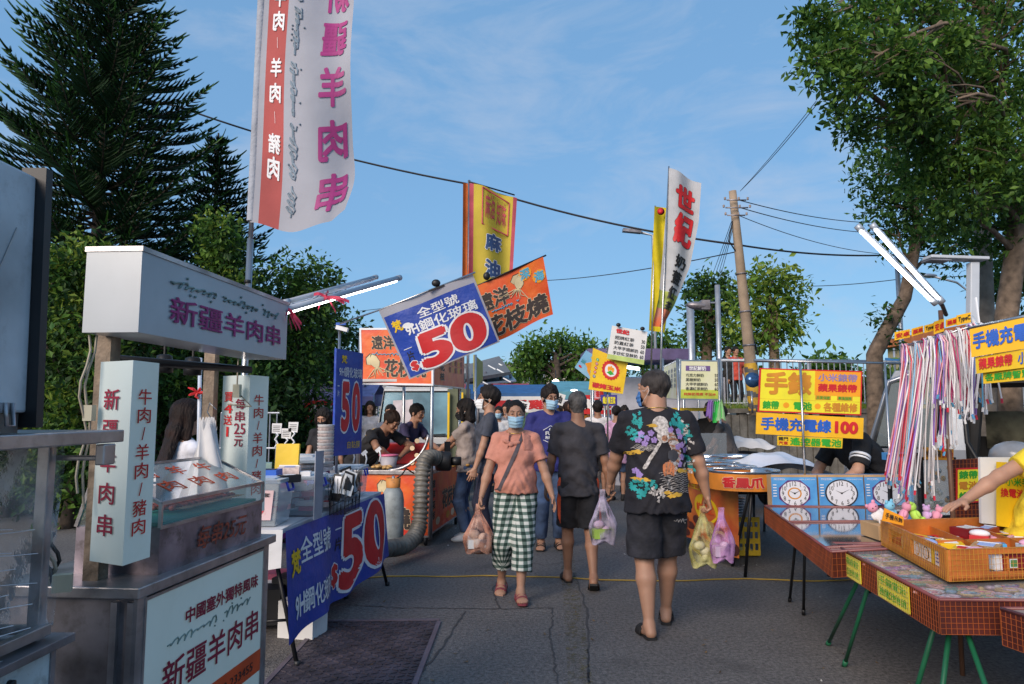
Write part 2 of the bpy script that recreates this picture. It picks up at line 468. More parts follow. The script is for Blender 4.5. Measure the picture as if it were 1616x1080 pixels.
def cloth(name,c,rough=0.85,var=0.10,vscale=14,**kw):
 return mat('cloth '+name,c,rough,var=var,vscale=vscale,bump=kw.pop('bump',0.9),bscale=kw.pop('bscale',11),bdist=.022,**kw)
def ik(a,b,l1,l2,pole):
 a,b,pole=Vector(a),Vector(b),Vector(pole)
 d=b-a;L=min(d.length,(l1+l2)*0.999);d=d.normalized()
 b=a+d*L
 x=(l1*l1-l2*l2+L*L)/(2*L);h=math.sqrt(max(l1*l1-x*x,0))
 p=pole-d*pole.dot(d);p=p.normalized() if p.length>1e-6 else d.orthogonal().normalized()
 return a+d*x+p*h,b
def hand_solid(w,d,n,curl,sgn,s,h=0.0028,thumb=0.5,spread=0.0):
 w,d,n=Vector(w),Vector(d).normalized(),Vector(n);n=(n-d*n.dot(d)).normalized()
 t=d.cross(n)*sgn
 S=Solid(w-Vector((.2,.2,.2))*s,w+Vector((.2,.2,.2))*s,h)
 kn=w+d*.082*s
 S.cone(w-d*.05*s,w+d*.01*s,(.026*s,.020*s),(.027*s,.018*s),0.012,t)
 S.cone(w+d*.012*s,kn-d*.006*s,(.030*s,.016*s),(.039*s,.0125*s),0.012,t)
 S.ell(w+d*.035*s+t*.022*s+n*.006*s,(.018*s,.018*s,.018*s),0.012)
 for i,(o,L,r) in enumerate(((.030,.072,.0090),(.0105,.080,.0092),(-.0095,.074,.0088),(-.029,.058,.0078))):
  p=kn+t*o*s-d*abs(o-.008)*.22*s;ang=curl*(.55+.12*i);dd=d
  fan=t*((o)*(2.5+spread*8))
  dd=(d+fan).normalized()
  for j,fr in enumerate((.45,.31,.24)):
   ca,sa=math.cos(ang),math.sin(ang)
   e=(dd*ca+n*sa).normalized();q=p+e*L*fr*s
   S.cone(p,q,r*(1-.1*j)*s,r*(.93-.12*j)*s,0.003)
   p=q;ang+=curl*(.75+.06*i)
 p=w+d*.028*s+t*.026*s+n*.004*s
 q=p+(d*.62+t*.70+n*(.2+thumb*.5)).normalized()*.040*s
 q2=q+(d*.90+t*(.30-.4*thumb)+n*(.15+thumb*.5)).normalized()*.028*s
 S.cone(p,q,.013*s,.0105*s,0.008);S.cone(q,q2,.0102*s,.0078*s,0.003)
 return S.mesh()
def person(loc,yaw,label,H=1.70,group=None,lean=0.0,side=0.0,twist=0.0,head=(0,0),tilt=0.0,crouch=0.0,hands=None,hdir=(None,None),curl=(0.5,0.5),poles=((.35,-1,-.1),(-.35,-1,-.1)),palms=None,feet=((.10,.02,0),(-.10,-.02,0)),fyaw=(0.12,-0.12),knees=None,heel=(0,0),build=1.0,belly=0.0,female=False,skin=None,hair='short',hairm=None,mask=None,spec=False,necklace=None,top=None,sleeve=0.62,top_hem=-0.10,loose=1.0,top_fn=None,collar=None,bot=None,bot_len=0.5,bot_w=1.0,bot_fn=None,shoe='shoe',shoem=None,res=0.0075,seed=1,sit=False,thumb=(0.5,0.5),detail=True,hs=1.09):
 rnd=random.Random(seed);s=H/1.75
 skin=skin or SKIN;hairm=hairm or HAIR;shoem=shoem or SOLE
 root=thing('person',loc,label,'person',group);root.rotation_euler.z=yaw
 v3=lambda x,y,z:Vector((x,y,z))*s
 pel=v3(0,0,.93-crouch)
 Rt=Matrix.Rotation(twist,3,'Z')@Matrix.Rotation(side,3,'Y')@Matrix.Rotation(-lean,3,'X')
 T=lambda x,y,z:pel+Rt@v3(x,y,z)
 Rs=Rt;sx=Rt@Vector((1,0,0));fy=Rt@Vector((0,1,0))
 shw=(.155 if female else .182)*(1+(build-1)*.55)
 shz=.472
 neck=T(0,-.008,.545-.012-.03*(build-1));
 hy,hp=head
 Rh=Matrix.Rotation(hy,3,'Z')@Matrix.Rotation(tilt,3,'Y')@Matrix.Rotation(-hp,3,'X')
 hc=neck+(Rt@v3(0,.012,.05))*.8+Rh@v3(0,.012,.128)
 Hd=lambda x,y,z:hc+Rh@(Vector((x,y,z))*s*hs)
 hx=Rh@Vector((1,0,0))
 W=[]
 hands=hands or ((.27,.05,.80),(-.27,.03,.80))
 for i,sg in enumerate((1,-1)):
  sh=T(sg*shw,-.005,shz);el,wr=ik(sh,Vector(hands[i])*s,.285*s,.255*s,Vector(poles[i]))
  W.append((sh,el,wr))
 Lg=[]
 for i,sg in enumerate((1,-1)):
  hip=pel+Vector((sg*.085*s,0,-.02*s));an=Vector((feet[i][0],feet[i][1],feet[i][2]+.085))*s
  kp=Vector(knees[i]) if knees else Vector((sg*.08,1,0))
  kn,an=ik(hip,an,.425*s,.42*s,kp);Lg.append((hip,kn,an))
 b=build
# body: one surface
 lo=np.array([min(p[i] for a in W+Lg for p in a) for i in range(3)]);hi=np.array([max(p[i] for a in W+Lg for p in a) for i in range(3)])
 lo=np.minimum(lo,np.array(hc))-.2;hi=np.maximum(hi,np.array(hc))+.2;lo[2]=max(lo[2],-0.02)
 S=Solid(lo,hi,res)
 S.cone(T(0,0,.02),T(0,.005,.22),(.118*s*b,.080*s*b),(.110*s*b,.075*s*b),.05,sx)
 S.cone(T(0,.005,.22),T(0,0,.44),(.110*s*b,.075*s*b),(.128*s*b,.078*s*b),.05,sx)
 for i,sg in enumerate((1,-1)):
  sh,el,wr=W[i]
  S.cone(T(sg*.06,0,.468),sh,.042*s,.042*s*b,.03)
  S.cone(sh,el,.049*s*b,.037*s*b,.02);S.cone(el,el.lerp(wr,.35),.037*s*b,.038*s*b,.02)
  S.cone(el.lerp(wr,.35),wr,(.038*s*b),(.024*s),.02)
  hip,kn,an=Lg[i]
  S.cone(hip,kn,(.083*s*b),(.052*s*b),.03);S.cone(kn,kn.lerp(an,.32)+Vector((0,-.012*s,0)),.050*s*b,.053*s*b,.02)
  S.cone(kn.lerp(an,.32)+Vector((0,-.012*s,0)),an,.053*s*b,.032*s,.02)
  fd=Vector((math.sin(-fyaw[i])*-1,math.cos(fyaw[i]),0));hl=heel[i]
  fu=Vector((0,0,1));fdd=(fd*math.cos(hl)-fu*math.sin(hl));fuu=(fu*math.cos(hl)+fd*math.sin(hl));fs=fdd.cross(fuu)
  he=an-fuu*.048*s-fdd*.028*s;ball=an-fuu*.062*s+fdd*.125*s
  S.cone(an,he,.034*s,.031*s,.02)
  S.cone(he,ball,(.031*s,.028*s),(.042*s,.019*s),.02,fs)
  S.cone(an-fuu*.01*s,ball,.032*s,(.03*s,.016*s),.03,fs)
  Lg[i]=(hip,kn,an,fdd,fuu,fs,he,ball)
  if shoe in ('sandal','slipper') and detail:
   for q,(ox,L) in enumerate(((-.028,.038),(-.010,.036),(.006,.031),(.020,.026),(.032,.02))):
    ox*=-sg if False else sg*-1
    S.cone(ball+fs*ox*-1*s,ball+fs*ox*-1*s+fdd*L*s-fuu*.003*s,.011*s,.0085*s,.004)
 S.cone(T(0,-.012,.50),hc+Rh@v3(0,-.02,-.06),.062*s*(1+(b-1)*.9),.056*s*(1+(b-1)*.9),.03)
 S.cone(T(.07,-.02,.505),T(-.07,-.02,.505),.040*s,.040*s,.04)
 body=S.mesh()
 fh=min(res,.0035 if detail else res)
 S=Solid(hc-Vector((.16,.16,.21))*s,hc+Vector((.16,.16,.17))*s,fh)
 fat=1+(b-1)*.35
 S.ell(Hd(0,-.012,.032),np.array((.074,.094,.084))*s*hs,0.0,Rh)
 S.cone(Hd(0,.018,.0),Hd(0,.030,-.078),(.066*s*fat,.076*s),(.044*s*fat,.050*s),.025,hx)
 S.cone(Hd(0,-.02,-.055),Hd(0,-.03,-.20),.050*s*fat,.054*s*fat,.03)
 for sg in (1,-1):
  S.ell(Hd(sg*.036,.068,-.032),np.array((.024,.02,.024))*s*fat,.02)
  S.ell(Hd(sg*.031,.098,.008),np.array((.017,.012,.010))*s,.012,sub=True)
  S.ell(Hd(sg*.030,.084,.004),np.array((.0135,.0115,.0095))*s,.002)
  S.ell(Hd(sg*.076,-.006,-.012),np.array((.007,.016,.029))*s,.006,Rh@Matrix.Rotation(sg*.35,3,'Z'))
  S.ell(Hd(sg*.083,-.004,-.008),np.array((.006,.008,.014))*s,.003,sub=True)
 S.cone(Hd(.032,.088,.026),Hd(-.032,.088,.026),.010*s,.010*s,.014)
 S.cone(Hd(0,.093,.008),Hd(0,.108,-.030),.008*s,.012*s,.010)
 for sg in (1,-1):S.ell(Hd(sg*.012,.098,-.034),np.array((.009,.010,.008))*s,.006)
 S.cone(Hd(.017,.088,-.060),Hd(-.017,.088,-.060),.0075*s,.0075*s,.008)
 S.ell(Hd(0,.078,-.095),np.array((.020,.016,.016))*s,.018)
 parts=[body,S.mesh()]
 for i,sg in enumerate((1,-1)):
  sh,el,wr=W[i]
  d=Vector(hdir[i]).normalized() if hdir[i] else (wr-el).normalized()
  n=Vector(palms[i]) if palms and palms[i] else Vector((-sg,0.1,0))
  t0=d.cross((n-d*n.dot(d)).normalized())
  fwd=Vector((0,1,0.35))
  sgn=1 if t0.dot(fwd)>0 else -1
  if palms and len(palms)>2:sgn*=palms[2][i]
  parts.append(hand_solid(wr,d,n,curl[i],sgn,s*(1.0 if not female else .93),.0028 if detail else .0048,thumb[i]))
 vs,fs=joinm(parts)
 o=np_obj('body',vs,fs,[skin],root)
 if detail:
  for sg in (1,-1):
   m=MB();m.ell(Hd(sg*.031,.0885,.0045),Vector((.0105,.0078,.0038))*s,EYEW,Rh,10,6);m.ell(Hd(sg*.031,.0930,.0045),Vector((.0055,.0040,.0036))*s,EYEB,Rh,10,6)
   loc_build(m,'eye',root)
   m=MB();m.tube([Hd(sg*.014,.099,.024),Hd(sg*.03,.0985,.0295),Hd(sg*.046,.088,.025)],[.002*s,.0032*s,.0015*s],hairm,6)
   loc_build(m,'eyebrow',root)
  if not mask:
   m=MB();m.tube([Hd(-.023,.0885,-.061),Hd(-.008,.0965,-.058),Hd(0,.0965,-.0595),Hd(.008,.0965,-.058),Hd(.023,.0885,-.061)],[.001*s,.0045*s,.0045*s,.0045*s,.001*s],LIP,8);loc_build(m,'lips',root)
# mask
 if mask:
  m=MB()
  def mp(u,v):
   a=(u-.5)*2.35;z=-.116+.094*v
   pl=.0022*math.sin(v*22) if .15<v<.85 else 0
   ry=.062+.026*math.sin(math.pi*min(1,max(0,v*.9+.05)))*max(0,math.cos(a))+(.012 if v>.5 else 0)*math.exp(-(a*4)**2)
   return Hd((.072*fat+pl)*math.sin(a)*(0.80+.2*v),.028+(ry+pl+.008)*math.cos(a),z+.007*abs(math.sin(a)))
  m.grid(mp,22,22,mask);mo=loc_build(m,'face_mask',root,solid=.0015)
  for sg in (1,-1):
   m=MB()
   for zz in (-.012,-.092):m.tube([Hd(sg*.062*fat,.045,zz),Hd(sg*.076*fat,.015,zz*.6-.008),Hd(sg*.082*fat,-.014,-.012+(.018 if zz>-.05 else -.018)),Hd(sg*.080*fat,-.022,-.012)],.0012*s,MASKW,5)
   loc_build(m,'ear_loop',root)
 if spec:
  m=MB()
  for sg in (1,-1):
   m.tube([Hd(sg*(.032+.023*math.cos(a)),.107-.004*abs(math.cos(a)),.004+.016*math.sin(a)) for a in np.linspace(0,2*math.pi,17)],.0017,GLASSES,5)
   m.tube([Hd(sg*.055,.102,.008),Hd(sg*.080,.03,.008),Hd(sg*.083,-.01,.004)],.0017,GLASSES,5)
  m.tube([Hd(.010,.109,.006),Hd(-.010,.109,.006)],.0017,GLASSES,5)
  loc_build(m,'spectacles',root)
 if necklace:
  m=MB();m.tube([T(.078*math.cos(a)*b,.01+.075*math.sin(a)*b,.545-.02*math.sin(a)) for a in np.linspace(0,2*math.pi,25)],.0028,necklace,6);loc_build(m,'necklace',root)
# hair
 if hair:
  hf=min(.0045 if detail else .007,res)
  ext=.62 if hair in ('long',) else .3
  S=Solid(hc-Vector((.2,.25,ext))*s,hc+Vector((.2,.2,.22))*s,hf)
  gap=dict(short=.010,crop=.006,bun=.007,bob=.014,long=.011,thick=.017,pulled=.006)[hair]
  S.ell(Hd(0,-.014,.034),(np.array((.075,.095,.085))*hs+gap)*s,0,Rh)
  if hair in ('short','thick','crop'):
   S.cone(Hd(0,-.040,.0),Hd(0,-.048,-.05),(.068*s,.055*s),(.050*s,.035*s),.02,hx)
   if hair=='thick':
    for _ in range(16):a=rnd.uniform(-2.6,2.6);e=rnd.uniform(.5,1.4);S.ell(Hd(.06*math.sin(a)*math.cos(e),.01+.075*math.cos(a)*math.cos(e),.05+.075*math.sin(e)),(.022*s,)*3,.015)
  S.ell(Hd(0,.135,-.035),np.array((.094,.112 if hair not in ('bun','pulled') else .120,.096 if hair not in ('bun','pulled') else .128))*hs*s,.006,Rh,sub=True)
  S.ell(Hd(0,.070,-.14),np.array((.12,.105,.100))*s,.006,Rh,sub=True)
  if hair not in ('bob','long'):
   for sg in (1,-1):S.ell(Hd(sg*.088,.012,-.022),np.array((.02,.034,.036))*s,.004,Rh,sub=True)
  if hair in ('bun','pulled'):
   S.cone(Hd(0,-.06,.0),Hd(0,-.065,-.03),(.055*s,.04*s),(.035*s,.03*s),.02,hx)
   if hair=='bun':S.ell(Hd(0,-.125,.01),np.array((.042,.038,.045))*s,.01)
  if hair=='bob':
   S.cone(Hd(0,-.035,.02),Hd(0,-.045,-.12),(.092*s,.072*s),(.098*s,.066*s),.03,hx)
   for sg in (1,-1):S.cone(Hd(sg*.078,.03,.03),Hd(sg*.082,.03,-.12),(.022*s,.03*s),(.020*s,.028*s),.02,[0,1,0])
  if hair=='long':
   bk=Rt@Vector((0,-1,0))
   p1=Hd(0,-.07,-.10);p2=T(0,-.15,.36);p3=T(0.0,-.155,.10)
   S.cone(Hd(0,-.04,.03),p1,(.088*s,.065*s),(.095*s,.055*s),.03,hx)
   S.cone(p1,p2,(.095*s,.05*s),(.115*s,.035*s),.03,hx);S.cone(p2,p3,(.115*s,.033*s),(.07*s,.018*s),.03,hx)
   for sg in (1,-1):S.cone(Hd(sg*.078,.0,.03),Hd(sg*.085,-.01,-.14),.024*s,.028*s,.02)
  f1,f2=95/s,240/s;amp=.0022 if hair in ('crop','bun','pulled','long') else .0042
  S.disp(lambda X,Y,Z:amp*np.sin(X*f1+6*np.sin(Z*9+seed))*np.sin(Y*f1*.8+Z*20)+amp*.5*np.sin(X*f2+Y*f2*.7+3*np.sin(Z*30)))
  v_,f_=S.mesh();np_obj('hair',v_,f_,[hairm],root)
 fold=(seed*1.7)
# bottoms
 def wobble(amp,ph):
  return lambda X,Y,Z:1.25*amp*(np.sin(X*38+Z*11+ph+2*np.sin(Z*9+ph))*np.sin(Y*33-Z*17+ph*1.3)+.6*np.sin(Z*46+X*21-Y*18+ph+1.5*np.sin(X*24+ph)))
 if bot:
  S=Solid(np.minimum(lo,lo),np.array([hi[0],hi[1],pel[2]+.22*s]),res)
  S.cone(T(0,0,.06),pel+v3(0,-.008,-.02),(.132*s*b,.094*s*b),(.145*s*b,.105*s*b),.03,(1,0,0))
  ends=[]
  for i,sg in enumerate((1,-1)):
   hip,kn,an=Lg[i][:3]
   if bot_len<=.5:e=hip.lerp(kn,bot_len*2);S.cone(hip,e,.083*s*b*max(1,bot_w*.92),.078*s*bot_w*b*(1 if bot_len<.5 else .96),.03,cutb=True);ends.append((e,(kn-hip)))
   else:
    e=kn.lerp(an,(bot_len-.5)*2)
    S.cone(hip,kn,.083*s*b*max(1,bot_w*.9),.066*s*bot_w*b,.03)
    S.cone(kn,e,.066*s*bot_w*b,(.066+(.052-.066)*(bot_len-.5)*2)*s*bot_w*b,.02,cutb=True)
  S.disp(wobble(.0022*min(1.6,bot_w),fold))
  v_,f_=S.mesh()
  hx0=np.where(v_[:,0]>0,Lg[0][1].x,Lg[1][1].x);hy0=np.where(v_[:,0]>0,Lg[0][1].y,Lg[1][1].y)
  tt=np.clip((pel.z-v_[:,2])/.45,0,1)
  ang=np.arctan2(v_[:,0]-hx0*tt,v_[:,1]-hy0*tt*.9)
  uv=np.stack([ang*.085,v_[:,2],np.zeros(len(v_))],1)
  bo=np_obj('trousers' if bot_len>.55 else 'shorts',v_,f_,[bot] if not isinstance(bot,list) else bot,root,uv=uv)
  if bot_fn:bot_fn(bo,root,Lg,pel,s,b)
# top
 if top:
  S=Solid(lo,hi,res)
  hem=T(0,0,top_hem);L=loose
  bl=belly
  wm=.138 if female else .150
  S.cone(T(0,0,top_hem-.05),T(0,.01+bl*.35,.10),((.190*s*b)*L,(.138+bl*.5)*s*b*L),((.160*s*b)*L,(.122+bl)*s*b*L),.05,sx)
  S.cone(T(0,.01+bl*.35,.10),T(0,.012,.34),((.160*s*b)*L,(.122+bl)*s*b*L),((wm+.015)*s*b*L,.118*s*b*L),.05,sx)
  S.cone(T(0,.012,.34),T(0,-.01,.44),((wm+.015)*s*b*L,.118*s*b*L),(.150*s*b,.095*s*b),.05,sx)
  if female:
   for sg in (1,-1):S.ell(T(sg*.07,.085,.31),np.array((.062,.05,.058))*s*b,.04)
  for sg in (1,-1):S.cone(T(sg*.03,-.014,.522),T(sg*shw,-.008,.474),.043*s*b,.051*s*b,.035)
  for i,sg in enumerate((1,-1)):
   sh,el,wr=W[i]
   if sleeve>1:e=el.lerp(wr,sleeve-1)
   if sleeve<=1:
    e=sh.lerp(el,sleeve);S.cone(sh,e,.055*s*b,(.060*s*b*(1+.22*(L-.8))),.03,cutb=True)
   else:
    S.cone(sh,el,.055*s*b,.050*s*b,.03);S.cone(el,e,.050*s*b,.04*s*b,.02,cutb=True)
  S.cut(hem,Rt@Vector((0,0,-1)))
  S.ell(T(0,.028,.598),np.array((.066 if not female else .080,.072 if not female else .082,.062 if not female else .075))*s*(1+(b-1)*.5),.006,sub=True)
  S.disp(wobble(.0042,fold+3));
  if detail:S.disp(lambda X,Y,Z:.0038*np.sin(Z*58+8*np.abs(X)*9+2*np.sin(X*30+fold))*np.clip((pel.z+.28-Z)/.2,0,1))
  v_,f_=S.mesh()
  uv=v_.copy()
  to=np_obj('shirt' if not female else 'blouse',v_,f_,[top] if not isinstance(top,list) else top,root,uv=uv)
  if top_fn:top_fn(to,root,T,s,b,Rt,W)
# footwear
 for i in (0,1):
  if sit=='nofeet':break
  hip,kn,an,fd,fu,fsd,he,ball=Lg[i]
  m=MB()
  ctr=[(-.055,.030),(-.035,.036),(.03,.033),(.10,.043),(.14,.044),(.165,.036),(.178,.018)]
  base=an-fu*.088*s
  if shoe in ('sandal','slipper'):
   out=[base+fd*y*s+fsd*x*s for y,x in ctr]+[base+fd*y*s-fsd*x*s for y,x in ctr[::-1]]
   th=fu*.018*s;n=len(out)
   m.add(out+[p+th for p in out],[tuple(range(n)),tuple(range(n,2*n))[::-1]]+[(k,n+k,n+(k+1)%n,(k+1)%n) for k in range(n)],shoem)
   o=loc_build(m,'slipper' if shoe=='slipper' else 'sandal',root)
   m=MB()
   for yy in ((.085,) if shoe=='slipper' else (.10,.055,-.01)):
    w=.055 if shoe=='slipper' else .022
    def st(u,v,yy=yy,w=w):
     a=math.pi*u;hh=.048-.28*(yy-.05)+.012 if yy>0 else .075
     return base+fd*(yy+(v-.5)*w*(1.6 if shoe=='slipper' else 1))*s+fsd*.050*math.cos(a)*s+fu*(.014+(hh+.004)*math.sin(a)**.7)*s
    m.grid(st,14,3,shoem)
   loc_build(m,'strap',root,solid=.006)
  else:
   S=Solid(np.minimum(he,ball)-.09*s,np.maximum(he,ball)+np.array((.09,.09,.12))*s,min(res,.005))
   S.cone(he,ball,(.038*s,.040*s),(.049*s,.030*s),.02,fsd);S.cone(ball,ball+fd*.045*s,(.047*s,.028*s),(.034*s,.020*s),.02,fsd)
   S.cone(an,ball,.042*s,.03*s,.03);S.cone(an,he,.042*s,.036*s,.02)
   S.cut(base,-np.array(fu))
   v_,f_=S.mesh();np_obj('shoe',v_,f_,[shoem],root)
 root['_k']=1;del root['_k']
 Lm=Matrix.Translation(Vector(loc))@Matrix.Rotation(yaw,4,'Z')
 return dict(root=root,T=T,W=W,Lg=Lg,Hd=Hd,s=s,world=lambda p:Lm@Vector(p),Lm=Lm,Rt=Rt)
def loc_build(m,name,root,solid=0.0,bevel=0.0):
 me=bpy.data.meshes.new(name);me.from_pydata(m.v,[],m.f)
 for q in m.mats:me.materials.append(q)
 me.polygons.foreach_set('material_index',m.m);me.polygons.foreach_set('use_smooth',m.sm);me.update()
 o=bpy.data.objects.new(name,me);col.objects.link(o);o.parent=root
 if solid:b=o.modifiers.new('solid','SOLIDIFY');b.thickness=solid;b.offset=0
 if bevel:b=o.modifiers.new('bevel','BEVEL');b.width=bevel
 return o
# ground
def asphalt():
 m=bpy.data.materials.new('asphalt');m.use_nodes=True
 n,l=m.node_tree.nodes,m.node_tree.links;b=n['Principled BSDF'];b.inputs['Roughness'].default_value=0.82
 tc=n.new('ShaderNodeTexCoord')
 def nz(sc_,det=6,ro=.6):
  x=n.new('ShaderNodeTexNoise');x.inputs['Scale'].default_value=sc_;x.inputs['Detail'].default_value=det;x.inputs['Roughness'].default_value=ro;l.new(tc.outputs['Object'],x.inputs['Vector']);return x
 a=nz(0.55,8,.65);c=nz(38,5,.8);v=n.new('ShaderNodeTexVoronoi');v.inputs['Scale'].default_value=95;l.new(tc.outputs['Object'],v.inputs['Vector'])
 r1=n.new('ShaderNodeValToRGB');r1.color_ramp.elements[0].position=.34;r1.color_ramp.elements[0].color=(.112,.105,.102,1);r1.color_ramp.elements[1].position=.68;r1.color_ramp.elements[1].color=(.165,.156,.150,1)
 l.new(a.outputs['Fac'],r1.inputs['Fac'])
 r2=n.new('ShaderNodeValToRGB');r2.color_ramp.elements[0].position=.36;r2.color_ramp.elements[0].color=(.40,.40,.40,1);r2.color_ramp.elements[1].position=.70;r2.color_ramp.elements[1].color=(1.75,1.7,1.7,1)
 l.new(c.outputs['Fac'],r2.inputs['Fac'])
 mx=n.new('ShaderNodeMix');mx.data_type='RGBA';mx.blend_type='MULTIPLY';mx.inputs['Factor'].default_value=1
 l.new(r1.outputs[0],mx.inputs[6]);l.new(r2.outputs[0],mx.inputs[7])
 st=nz(1.7,3,.5);mr=n.new('ShaderNodeMapRange');mr.inputs['From Min'].default_value=.62;mr.inputs['From Max'].default_value=.72;mr.inputs['To Max'].default_value=.45
 l.new(st.outputs['Fac'],mr.inputs[0])
 m2=n.new('ShaderNodeMix');m2.data_type='RGBA';m2.inputs[7].default_value=(.055,.052,.052,1);l.new(mr.outputs[0],m2.inputs['Factor']);l.new(mx.outputs[2],m2.inputs[6])
 l.new(m2.outputs[2],b.inputs['Base Color'])
 ad=n.new('ShaderNodeMath');ad.operation='ADD';l.new(c.outputs['Fac'],ad.inputs[0]);l.new(v.outputs['Distance'],ad.inputs[1])
 bp=n.new('ShaderNodeBump');bp.inputs['Strength'].default_value=.55;bp.inputs['Distance'].default_value=.012;l.new(ad.outputs[0],bp.inputs['Height']);l.new(bp.outputs[0],b.inputs['Normal'])
 return m
ASPH=asphalt()
m=MB();m.grid(lambda a,b:V(-400+800*a,-60+900*b,0),8,8,ASPH,False)
tag(m.build('ground'),kind='structure')
def wornpaint(name,c,cover):
 m=mat(name,c,.8,var=.15,vscale=5);n,l=m.node_tree.nodes,m.node_tree.links
 tc=n.new('ShaderNodeTexCoord');nb=n.new('ShaderNodeTexNoise');nb.inputs['Scale'].default_value=16;nb.inputs['Detail'].default_value=9;nb.inputs['Roughness'].default_value=.8
 l.new(tc.outputs['Object'],nb.inputs['Vector']);mr=n.new('ShaderNodeMapRange');mr.inputs['From Min'].default_value=cover;mr.inputs['From Max'].default_value=cover+.12
 l.new(nb.outputs['Fac'],mr.inputs[0]);l.new(mr.outputs[0],n['Principled BSDF'].inputs['Alpha']);return m
WORN=wornpaint('worn yellow paint',(.17,.14,.07),.50)
PATCH=mat('tar seam',(.060,.057,.058),.75)
m=MB();xs=[(gp(886,1079).x+i*.0) for i in range(2)]
p0,p1=gp(897,1079),gp(886,790)
m.add([p0+V(-.07,-1.2,.004),p0+V(.07,-1.2,.004),p1+V(.07,0,.004),p1+V(-.07,0,.004)],[(0,1,2,3)],WORN)
tag(m.build('road_marking'),kind='structure')
m=MB()
def crack(px,w=.008):
 pts=[gp(u,v) for u,v in px];out=[]
 rr=random.Random(px[0][0])
 dense=[]
 for a,b in zip(pts[:-1],pts[1:]):
  for k in range(14):dense.append(a.lerp(b,k/14)+V(rr.uniform(-.012,.012),rr.uniform(-.012,.012),0))
 dense.append(pts[-1])
 for a,b in zip(dense[:-1],dense[1:]):
  d=(b-a).normalized();q=V(-d.y,d.x,0)*w*rr.uniform(.4,1);z=V(0,0,.004)
  m.add([a-q+z,b-q+z,b+q+z,a+q+z],[(0,1,2,3)],PATCH)
crack([(540,955),(640,960),(790,962),(870,960)]);crack([(735,965),(700,1020),(650,1079)],.010);crack([(905,905),(925,960),(930,1079)],.009);crack([(740,880),(860,892),(960,880)],.006);crack([(872,960),(868,1010),(880,1079)],.007);crack([(790,962),(775,930),(800,905)])
tag(m.build('road_seams'),kind='structure')
PLATE=mat('cast plate',(.075,.062,.078),.6,.3,var=.3,bump=.5,bscale=40)
m=MB();c0,c1=V(-1.36,3.45,0),V(-.56,5.28,0);ax=V(.80,.03,0);ay=V(.02,1.83,0);rim=mat('plate rim',(.16,.13,.16),.6,.3)
m.par(c0,ax,ay,V(0,0,.006),PLATE)
for a,b,c in ((V(-.03,-.03,0),ax*1.08,V(0,.03,0)),(V(-.03,1.83,0),ax*1.08,V(0,.03,0)),(V(-.03,0,0),V(.03,0,0),ay),(V(.80,0,0),V(.03,0,0),ay)):m.par(c0+a,b,c,V(0,0,.012),rim)
for i in range(15):
 for j in range(36):
  p=c0+ax*((i+.5)/15)+ay*((j+.5)/36);q=V(.018,.012,0) if (i+j)%2 else V(-.018,.012,0);r_=V(-q.y,q.x,0).normalized()*.005
  m.par(p-q-r_+V(0,0,.006),q*2,r_*2,V(0,0,.005),PLATE)
tag(m.build('drain_cover'),'dark rectangular cast drain plate set in the road beside the blue table','drain cover')
YC=mat('yellow cord',(.45,.28,.04),.5)
m=MB();pts=[gp(u,v,.008) for u,v in [(560,915),(610,909),(680,910),(760,909),(850,910),(930,914),(1010,917),(1100,916),(1180,913),(1260,917),(1330,916),(1420,912),(1520,905)]]
dd=[]
for a,b in zip(pts[:-1],pts[1:]):
 for k in range(5):t=k/5;dd.append(a.lerp(b,t)+V(0,.012*math.sin(len(dd)*.9),0))
m.tube(dd,.0065,YC,6);tag(m.build('power_cord'),'yellow power cord lying across the road','cord')
# foliage
def leafmat(name,c,c2,tr=.35):
 return mat(name,c,.55,var=.15,vscale=1.3,c2=c2,thin_trans=tr,spec=.3)
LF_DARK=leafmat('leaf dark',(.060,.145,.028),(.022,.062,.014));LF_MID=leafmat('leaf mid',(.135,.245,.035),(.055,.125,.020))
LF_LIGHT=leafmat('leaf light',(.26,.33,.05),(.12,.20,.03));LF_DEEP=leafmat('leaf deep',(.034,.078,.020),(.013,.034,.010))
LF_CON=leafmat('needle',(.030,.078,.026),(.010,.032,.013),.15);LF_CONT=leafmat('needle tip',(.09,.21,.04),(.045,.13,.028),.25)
BARK=mat('bark',(.19,.135,.095),.9,var=.25,vscale=9,bump=.9,bscale=24);BARKD=mat('dark bark',(.075,.055,.042),.9,var=.3,bump=.8,bscale=30);BARKP=mat('grey bark',(.22,.18,.145),.9,var=.22,bump=.9,bscale=18)
